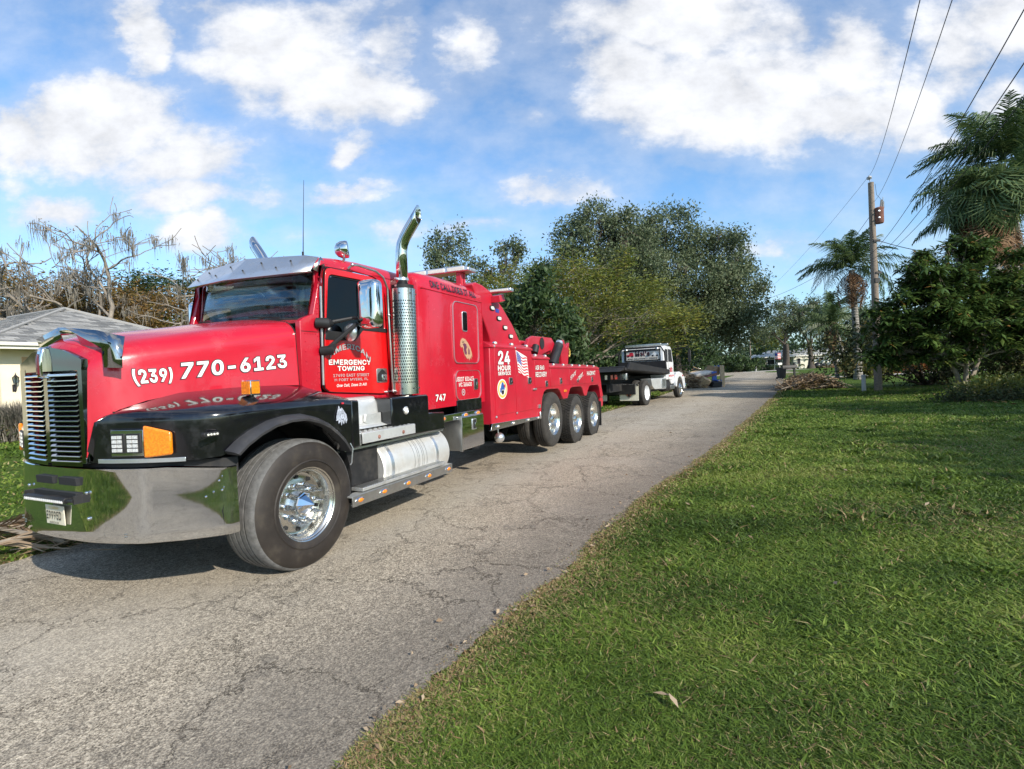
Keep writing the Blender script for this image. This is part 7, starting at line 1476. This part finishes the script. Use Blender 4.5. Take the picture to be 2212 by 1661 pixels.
heap(fp,2600,1.75,.8,.82,.75,41,.02); heap(fp,900,1.5,.7,.55,.5,42,.03,'leaf_brown','leaf_debris')
m=MB(); m.ell((0,0,.1),(1.3,.55,.48),16,10); m.build('heap_core','rust' if 0 else 'bark',fp)
for pts in ([(-2.1,-.5,.04),(-1.1,-.6,.30),(0,-.6,.55),(.9,-.5,.75),(1.5,-.4,.95)],[(-1.6,-.2,.1),(-.7,-.3,.6),(.1,-.3,.95)],[(.4,-.7,.5),(1.2,-.7,.35),(2.1,-.6,.05)],[(-.6,-.7,.05),(.3,-.75,.2),(1.6,-.7,.08)]):
    m=MB(); m.tube(pts,[.035]+[.028]*(len(pts)-2)+[.012],6); m.build('branch','bark_light',fp)
# dry fronds at the left road edge
for i,(x,y,rz,L) in enumerate(((-4.95,5.45,R(195),1.7),(-5.2,4.85,R(20),1.8),(-4.75,5.15,R(170),1.6),(-5.6,5.6,R(-15),1.6),(-4.3,5.75,R(205),1.2))):
    o=empty('dry_palm_frond',(x,y,Hs(x,y)+.04+.02*i),(0,0,rz),('topmost','lower','middle','farthest','shortest')[i]+' of the dry tan palm fronds lying on the verge by the bumper','palm frond','dry fronds by the bumper'); r=np.random.default_rng(60+i); n=46; t=np.linspace(.05,1,n); side=np.where(np.arange(n)%2,1,-1)
    t2=t[:,None]; p=np.stack([L*t*.9,np.zeros(n),.03+.16*np.sin(PI*t)],-1); d=np.stack([np.full(n,.85),side*r.uniform(.1,.5,n),r.uniform(-.15,.2,n)],-1); l=L*.42*r.uniform(.6,1.1,n)[:,None]; w=np.array([0,1,.4])*.016
    e=p+d*l; e[:,2]=np.maximum(e[:,2]*.3,.005); m1=p+d*l*.5; V=np.stack([p-w,p+w,m1+w,m1-w,e+w*.2,e-w*.2],1).reshape(-1,3); b=np.arange(n)[:,None]*6; F=np.concatenate([b+np.array([[0,1,2,3]]),b+np.array([[3,2,4,5]])]); tt=r.uniform(.2,1,n); arrmesh('leaflets',V,F,np.concatenate([tt,tt]),'leaf_dry',o)
    m=MB(); m.tube([(-.3,0,.02),(L*.4,0,.16),(L*.9,0,.06)],[.03,.018,.006],6); m.build('stalk','bark_light',o)
tw=empty('twig_litter',(-4.3,5.6,.03),label='twigs and leaf scraps along the left road edge by the bumper',cat='debris'); heap(tw,500,1.4,.5,.05,.35,77,.008)
# ================================================================= FAR HOUSE
fh=empty('white_roofed_house',(60.0,105.5,0),(0,0,R(-3)),'low pale far house with ribbed white tile roof beyond the street','house')
m=MB(); m.box(-9,-3.2,0,8,0,2.7); m.build('wall','wall_brick',fh); m=MB(); m.box(-3.2,9.5,-1.,8,0,2.7); m.build('wall','wall_far',fh)
m=MB(); m.add([(-10,-1.0,2.6),(10.6,-2.0,2.6),(10.6,9,2.6),(-10,9,2.6),(-6,4,3.9),(6.5,4,4.1)],[(0,1,5,4),(1,2,5),(2,3,4,5),(3,0,4)]); m.build('roof','tile_white',fh,smooth=False)
m=MB()
for k in range(60):
    x=-9.8+k*.345; z1=3.9+.2*(x+6)/12.5; 
    if x<-6: f=(x+10)/4
    elif x>6.5: f=(10.6-x)/4.1
    else: f=1
    f=max(0.05,min(1,f)); y0=-1.0-(x+10)/20.6; m.tube([(x,y0,2.68),(x,y0+(4-y0)*f,2.68+(z1-2.6)*f)],.06,4)
m.build('tile_ribs','tile_white',fh)
m=MB(); m.box(-10,10.6,-2.06,-2.0,2.48,2.68); m.build('fascia','fascia',fh)
for x0,x1,z0,z1 in((-8.0,-6.2,1.0,2.2),(-5.0,-3.6,.9,2.2),(-2.6,-1.8,.9,2.2),(7.4,8.2,1,2.2)):
    m=MB(); m.box(x0,x1,-1.07 if x0>-3.2 else -.07,-1.0 if x0>-3.2 else 0,z0,z1); w_=m.build('window','fascia',fh); m=MB(); m.box(x0+.1,x1-.1,-1.1 if x0>-3.2 else -.10,-1.05 if x0>-3.2 else -.05,z0+.1,z1-.1); m.build('pane','interior',w_)
m=MB(); m.box(.2,5.2,-1.08,-1.0,.05,2.3); g2=m.build('garage_door','fascia',fh)
for k in range(4): m=MB(); m.box(.7+k*1.1,1.5+k*1.1,-1.12,-1.07,1.75,2.1); m.build('pane','interior',g2)
# flag on a short pole by the far oak
fg=empty('house_flag',(50.6,100,0),label='small flag hanging on a pole by the far mossy oak',cat='flag'); m=MB(); m.tube([(0,0,0),(0,0,3.4)],.04,6); m.build('flagpole','steel',fg)
for k in range(7): m=MB(); m.box(.05,1.2,-.02,.0,2.1+k*.17,2.1+k*.17+.165); m.build('stripe','flag_red' if k%2==0 else 'white_vinyl',fg,smooth=False)
m=MB(); m.box(.05,.6,-.035,-.02,2.75,3.3); m.build('canton','flag_blue',fg)
m=MB(); m.tube([(0,0,0),(0,0,1.)],.04,6); m.box(-.35,.35,-.15,.15,1.0,1.4); o=m.build('mailbox','fascia',loc=(50.5,98,0)); tag(o,'small white mailbox on the far street verge','mailbox')
for i,(x,y,s) in enumerate(((57.0,99,1.0),(58.4,99.2,1.15),(59.6,99.2,.9))):
    m=MB(); m.ell((0,0,.45*s),(.75*s,.5*s,.55*s),14,8); m.tube([(0,0,.95*s),(.05,0,1.2*s)],[.18,.06],6); o=m.build('rubbish_bag','bag',loc=(x,y,0)); tag(o,('leftmost','largest middle','rightmost')[i]+' black rubbish bag before the far pale garage','bag','rubbish bags by the far garage')
bp2=empty('brush_pile',(61,97.5,0),label='low brown brush pile by the far driveway',cat='debris pile'); heap(bp2,300,2.2,.6,.7,1.4,91,.06)
# ================================================================= FAR VEHICLES
def suv(label,loc,rz,m_,cat='van'):
    o=empty('parked_van' if cat=='van' else 'parked_pickup',loc,(0,0,rz),label,cat)
    prof=[(-2.4,.45),(-2.45,1.0),(-2.35,1.25),(-2.2,1.85),(-2.0,1.95),(.6,1.95),(1.1,1.3),(2.2,1.15),(2.4,.9),(2.4,.45)] if cat=='van' else [(-2.7,.5),(-2.7,1.15),(-.9,1.15),(-.8,1.8),(.5,1.8),(1.1,1.2),(2.6,1.1),(2.7,.5)]
    m=MB(); m.prism(prof,-.95,.95); m.build('body',m_,o,bevel=.08)
    for y in(-.955,.94): m=MB(); m.prism([(-2.1,1.3),(-2.0,1.8),(.4,1.8),(.85,1.3)] if cat=='van' else [(-.65,1.2),(-.6,1.7),(.4,1.7),(.8,1.2)],y,y+.015); m.build('side_window','glass_dark' if 0 else 'interior',o)
    m=MB(); x=-2.33 if cat=='van' else -.9; m.prismx([(-.75,1.3),(-.65,1.78),(.65,1.78),(.75,1.3)],x-.03,x+.1); m.build('rear_window','interior',o)
    for y in(-.85,.75): m=MB(); m.box((-2.47 if cat=='van' else -2.72),(-2.40 if cat=='van' else -2.65),y,y+.12,.85,1.2); m.build('tail_light','red_lens',o)
    m=MB(); m.box(-2.55 if cat=='van' else -2.85,-2.40 if cat=='van' else -2.65,-.9,.9,.42,.62); m.build('rear_bumper','alu',o,bevel=.03)
    for x in(-1.5,1.5):
        for y in(-.97,.75): m=MB(); m.cyl((x,y,.36),(x,y+.22,.36),.36); w=m.build('wheel','flat_black',o); m=MB(); m.cyl((x,y-.01,.36),(x,y+.01,.36),.2); m.build('rim','alu',w)
    return o
suv('white van parked in the driveway beyond the flatbed truck',(28.3,86,0),R(75),'white_paint')
suv('dark pickup truck parked beyond the white van',(33.0,90,0),R(20),'black','pickup')
# ================================================================= JUNK HEAP AT THE KERB
jx,jy=12.9,36.2
jp=empty('brush_pile',(jx-.6,jy-.6,0),label='tangle of brown branches at the near left end of the junk heap',cat='debris pile'); heap(jp,700,1.0,.5,.95,.7,55,.02,'leaf_dry')
def jbox(label,name,loc,rot,size,m_,cat,bev=.01): 
    m=MB(); m.box(-size[0]/2,size[0]/2,-size[1]/2,size[1]/2,-size[2]/2,size[2]/2); m.box(-size[0]*.42,size[0]*.42,-size[1]*.52,size[1]*.52,-size[2]*.42,size[2]*.42) ; o=m.build(name,m_,loc=loc,bevel=bev); o.rotation_euler=rot; tag(o,label,cat); return o
jbox('pale padded mattress lying on the junk heap','mattress',(jx+.2,jy-.2,1.0),(R(8),R(-6),R(20)),(1.5,.8,.22),'mattress','mattress',.05)
jbox('brown cardboard box on top of the junk heap','cardboard_box',(jx+1.2,jy+.2,1.25),(R(10),R(5),R(40)),(.7,.6,.45),'cardboard','box')
jbox('tan plywood sheet standing upright at the right end of the heap','plywood_sheet',(jx+1.7,jy-.1,.75),(R(-4),R(5),R(35)),(.5,.05,1.5),'wood_tan','board')
jbox('tan drawer tipped at the front of the junk heap','wooden_drawer',(jx+.15,jy-.9,.40),(R(30),R(25),R(10)),(.55,.45,.6),'wood_tan','drawer')
jbox('brown broken shelf board across the junk heap','shelf_board',(jx+.5,jy-.6,.8),(R(20),R(-12),R(-10)),(1.4,.35,.05),'rust','board')
jbox('dark television lying face up low in the junk heap','old_television',(jx+.9,jy-.8,.25),(R(10),0,R(25)),(.8,.5,.35),'flat_black','television')
bc=empty('blue_chair',(jx+1.15,jy-.55,.05),(0,0,R(30)),'blue plastic chair upright in the junk heap','chair')
m=MB(); m.box(-.25,.25,-.22,.22,.42,.46); m.build('seat','blue',bc,bevel=.01); m=MB(); m.box(-.25,.25,.2,.24,.46,1.05); m.build('backrest','blue',bc,bevel=.02)
for a,b in((-.22,-.2),(.22,-.2),(-.22,.2),(.22,.2)): m=MB(); m.cyl((a,b,0),(a,b,.42),.02,n=6); m.build('leg','blue',bc)
for i,(x,z,r_) in enumerate(((-.2,1.35,.1),(.1,1.4,-.3),(.35,1.3,.4))): 
    m=MB(); m.box(-.6,.6,-.04,.04,-.015,.015); o=m.build('timber_plank','wood_tan',loc=(jx+.2+x,jy+.1,z-.15)); o.rotation_euler=(0,R(-40)*r_*2,R(20)+r_); tag(o,('flat','tilted','steepest')[i]+' loose tan plank across the top of the junk heap','plank','planks on the junk heap')
jbox('small tan box beside the blue bins','cardboard_box',(35.2,93,.3),(0,0,0),(1.1,.6,.6),'cardboard','box')
# ================================================================= WHITE FLATBED TRUCK
a2=R(33); ft=empty('flatbed_truck',(5.58,21.5,0),(0,0,PI/2-a2),'white flatbed tow truck with black bed parked ahead of the red truck','tow truck')
def wheel2(s,w,Rr,dual,side=1,white=True):
    o=empty('wheel',(s,w,Rr-.01),parent=ft); ax=(0,side,0); W=.27
    t=MB(); t.lathe(tyre_profile(Rr,W,.29,3,.010),(0,0,0),ax,40)
    if dual: t.lathe([(a+W+.05,b) for a,b in tyre_profile(Rr,W,.29,3,.010)],(0,0,0),ax,40)
    t.build('tyre','rubber',o,ang=40); t=MB()
    t.lathe([(.03,.285),(.012,.30),(.02,.305),(.04,.28),(.15,.255),(.165,.2),(.15,.12),(.12,.10),(.10,0)] if dual else [(.03,.285),(.012,.30),(.02,.305),(.03,.28),(.04,.24),(.02,.20),(-.03,.13),(-.05,.10),(-.07,.08),(-.07,0)],(0,0,0),ax,32); ro=t.build('rim','white_paint' if dual else 'rim',o,ang=40)
    t=MB()
    for k in range(10): a=2*PI*k/10; t.lathe([(0,0),(0,.022),(.01,.022)],(.215*math.cos(a),side*((.155) if dual else .028),.215*math.sin(a)),ax,8)
    t.build('hand_hole','interior',ro)['kind']='stuff'
wheel2(0,0,.53,True); wheel2(0,2.44,.53,True,-1); wheel2(5.25,.05,.47,False); wheel2(5.25,2.39,.47,False,-1)
m=MB(); m.box(-2.1,6.2,.80,.92,.65,.95); m.box(-2.1,6.2,1.52,1.64,.65,.95); m.box(-1.9,3.2,.85,1.6,.95,1.2); m.box(-.8,4.6,.25,2.1,.50,.90); m.cyl((0,.3,.53),(0,2.1,.53),.12); m.box(-2.2,-1.95,.1,2.34,1.13,1.38); m.build('chassis','frame_black',ft)
bd=MB(); bd.prism([(-2.45,1.50),(-2.45,1.60),(3.2,1.30),(3.2,1.22)],.0,2.44); bed=bd.build('flat_bed','frame_black',ft,bevel=.01)
bd=MB(); bd.prism([(-2.2,1.56),(-1.95,1.80),(3.2,1.43),(3.2,1.23),(-2.2,1.52)],-.03,.05); bd.build('side_rail','frame_black',bed,bevel=.008)
bd=MB(); bd.prism([(-2.2,1.56),(-1.95,1.80),(3.2,1.43),(3.2,1.23),(-2.2,1.52)],2.39,2.47); bd.build('side_rail','frame_black',bed,bevel=.008)
m=MB(); m.prism([(-2.9,1.46),(-2.45,1.50),(-2.45,1.63),(-2.3,1.66)],.05,2.4); m.build('bed_tail','frame_black',bed)
tl=MB(); tl.box(-2.26,-2.2,.25,1.15,1.13,1.40); tlo=tl.build('tail_light_panel','interior',ft,bevel=.01)
for w,mm_ in((.40,'red_lens'),(.56,'red_lens'),(.80,'white_lens')): m=MB(); m.box(-2.285,-2.255,w,w+.10,1.16,1.34); m.build('tail_lamp',mm_,tlo,bevel=.01)
m=MB(); m.box(-2.2,-2.05,.05,.25,1.13,1.38); m.build('bracket','alu',ft,bevel=.02)
# headache rack, cab
m=MB(); m.tube([(2.98,.05,1.2),(2.98,.12,2.25),(2.98,.28,2.50),(2.98,2.16,2.50),(2.98,2.32,2.25),(2.98,2.39,1.2)],.04,8); m.box(2.94,3.0,.1,2.34,1.2,1.86); m.build('headache_rack','frame_black',ft)
cabp=[(3.08,.95),(3.08,2.38),(3.14,2.50),(3.30,2.56),(4.15,2.54),(4.32,2.42),(4.60,1.72),(4.62,.75),(4.2,.70),(3.9,.95)]
m=MB(); m.prism(cabp,.18,2.26); cb=m.build('cab','white_paint',ft,bevel=.05)
m=MB(); m.box(3.05,3.085,.34,2.10,1.88,2.44); wn=m.build('rear_window','interior',cb)
m=MB(); m.box(3.035,3.05,.38,1.98,1.93,2.42); sg=m.build('window_banner','grey_vinyl' if 0 else 'mattress',wn)
def bmap(w0,w1,z0,z1,s=3.033): return lambda u,v,l:(s-l,w1-(w1-w0)*u,z0+(z1-z0)*v)
lettering("Mel's",'black_vinyl',sg,bmap(.84,1.54,2.10,2.34),.03,'flag_red',.012); lettering('ROAD SOLUTIONS & TOWING','black_vinyl',sg,bmap(.48,1.92,1.955,2.03),.02,shear=.2)
for w0,mm_ in((1.62,'flag_red'),(.42,'white_paint')):
    m=MB(); m.prismx([(w0,2.12),(w0+.34,2.12),(w0+.34,2.20),(w0+.22,2.22),(w0+.18,2.31),(w0+.05,2.31),(w0,2.24)],3.030,3.034); m.build('truck_picture',mm_,sg,smooth=False)
    m=MB(); 
    for q in(.07,.27): m.lathe([(0,0),(0,.045)],(3.028,w0+q,2.12),(1,0,0),12)
    m.build('truck_picture_wheel','black_vinyl',sg,smooth=False)
m=MB(); m.box(3.034,3.036,.38,1.98,2.34,2.42); m.build('banner_sky','black_vinyl',sg)
for x0,x1,x2,x3 in((3.22,3.62,3.64,3.24),(3.74,4.22,4.40,3.74)):
    m=MB(); m.prism([(x0,1.80),(x2 if x0>3.5 else x1,1.78),(x1,2.38),(x0,2.40)],.172,.182); m.build('side_window','interior',cb,bevel=.004)
m=MB(); m.box(3.69,3.70,.174,.18,.95,2.45); m.box(3.70,4.5,.174,.18,.945,.955); m.build('door_seam','frame_black',cb)
m=MB(); m.box(3.80,3.90,.15,.175,1.45,1.50); m.build('door_handle','flat_black',cb)
lettering("Mel's",'flag_red',cb,rectmap(3.95,4.35,1.30,1.55,.176),.03); lettering('ROAD SOLUTIONS','flag_red',cb,rectmap(3.75,4.55,1.08,1.17,.176),.03); lettering('CLASS A','black_vinyl',cb,rectmap(3.95,4.35,.95,1.01,.176),.02) if 0 else None
hd2=[(4.60,.75),(4.60,1.66),(5.2,1.52),(5.9,1.36),(6.15,1.15),(6.2,.55),(5.95,.50)]
rows=[]
for s,hw,zt,zb in((4.58,.95,1.70,.8),(5.0,.85,1.58,.9),(5.5,.76,1.47,.9),(5.95,.68,1.36,.8),(6.2,.60,1.2,.7),(6.26,.55,1.0,.6)):
    rows.append([(s,1.22+sg_*hw*a,z) for sg_,a,z in((-1,1,zb),(-1,1,zt-.15),(-1,.9,zt-.03),(-1,.5,zt),(1,.5,zt),(1,.9,zt-.03),(1,1,zt-.15),(1,1,zb))])
m=MB(); m.grid(rows); m.add(rows[-1],[tuple(range(8))]); m.build('hood','white_paint',ft,ang=60)
for y0,y1 in((.08,.42),(2.02,2.36)):
    m=MB(); m.prism([(4.62,.62),(4.62,1.20),(4.85,1.28),(5.25,1.30),(5.75,1.22),(6.15,1.0),(6.22,.75),(6.18,.45),(6.0,.42),(5.90,.62),(5.75,.88),(5.5,1.02),(5.2,1.05),(4.95,.95),(4.80,.75),(4.72,.55)],y0,y1); f_=m.build('fender','white_paint',ft,bevel=.03)
m=MB(); m.box(5.70,5.85,.06,.08,1.05,1.12); m.build('side_marker','red_lens',ft,bevel=.01)
m=MB(); m.box(6.2,6.4,.05,2.39,.40,.68); m.build('front_bumper','chrome',ft,bevel=.03)
m=MB(); m.box(3.9,4.55,.15,.55,.48,.66); m.build('cab_step','alu',ft,bevel=.01)
m=MB(); m.cyl((3.35,.42,.62),(4.55,.42,.62),.24,n=20); m.build('fuel_tank','frame_black',ft)
m=MB(); m.prism([(.72,.78),(.62,1.08),(2.75,1.06),(2.70,.57),(1.05,.62)],.02,.5); tbx=m.build('toolbox','kick_alu',ft,bevel=.01)
m=MB(); m.box(1.98,2.68,.0,.02,.62,1.03); d2=m.build('toolbox_door','steel',tbx,bevel=.006)
m=MB(); 
for k in range(5): m.box(2.25,2.40,-.01,.0,.72+k*.055,.745+k*.055)
m.build('vent_slots','interior',d2)
m=MB(); m.tube([(4.4,.18,2.42),(4.44,-.15,2.46),(4.44,-.62,2.46),(4.44,-.64,2.40),(4.44,-.64,1.62),(4.44,-.5,1.58),(4.45,.15,1.60)],.018,6); ma=m.build('mirror_arm','flat_black',ft); m=MB(); m.box(4.40,4.47,-.70,-.56,1.75,2.30); m.build('mirror','flat_black',ma,bevel=.02)
m=MB(); m.box(4.30,4.50,.34,2.1,2.60,2.70); m.box(3.2,3.38,.34,2.1,2.58,2.68); m.build('beacon_bar','alu',ft,bevel=.02)
m=MB(); 
for w in(.45,1.95): m.ell((2.92,w,2.42),(.05,.08,.08)); 
m.build('work_lamp','alu',ft)
# mud flap with lozenge emblem
for y0 in(.14,1.50):
    m=MB(); m.box(-.70,-.68,y0,y0+.80,.24,.92); mf=m.build('mud_flap','white_vinyl' if 0 else 'plate',ft,bevel=.004); m=MB(); m.box(-.71,-.70,y0,y0+.80,.84,.92); m.build('flap_band','black_vinyl',mf)
    fm=lambda w0,w1,z0,z1:(lambda u,v,l:(-.711-l,w1-(w1-w0)*u,z0+(z1-z0)*v))
    lettering('INTERNATIONAL','white_vinyl',mf,fm(y0+.06,y0+.74,.855,.905),.02)
    c=y0+.40
    for rr,mm_,dd in((.205,'black_vinyl',0),(.185,'plate',.002),(.165,'orange_lens' if 0 else 'trim_orange',.004)):
        if mm_ not in M: M[mm_]=mat(mm_,(.55,.12,.03),.5)
        m=MB(); m.prismx([(c-rr,.54),(c,.54-rr),(c+rr,.54),(c,.54+rr)],-.7125-dd,-.7115-dd); m.build('lozenge_emblem',mm_,mf,smooth=False)
    m=MB(); m.prismx([(c-.05,.40),(c+.05,.40),(c+.015,.68),(c-.015,.68)],-.7200,-.7175); m.build('emblem_road','black_vinyl',mf,smooth=False)
    m=MB(); m.prismx([(c-.17,.515),(c+.17,.515),(c+.17,.565),(c-.17,.565)],-.7230,-.7205); m.build('emblem_bar','plate',mf,smooth=False); lettering('INTERNATIONAL','black_vinyl',mf,lambda u,v,l,c=c:(-.7235-l,c+.15-.30*u,.525+.03*v),.01)
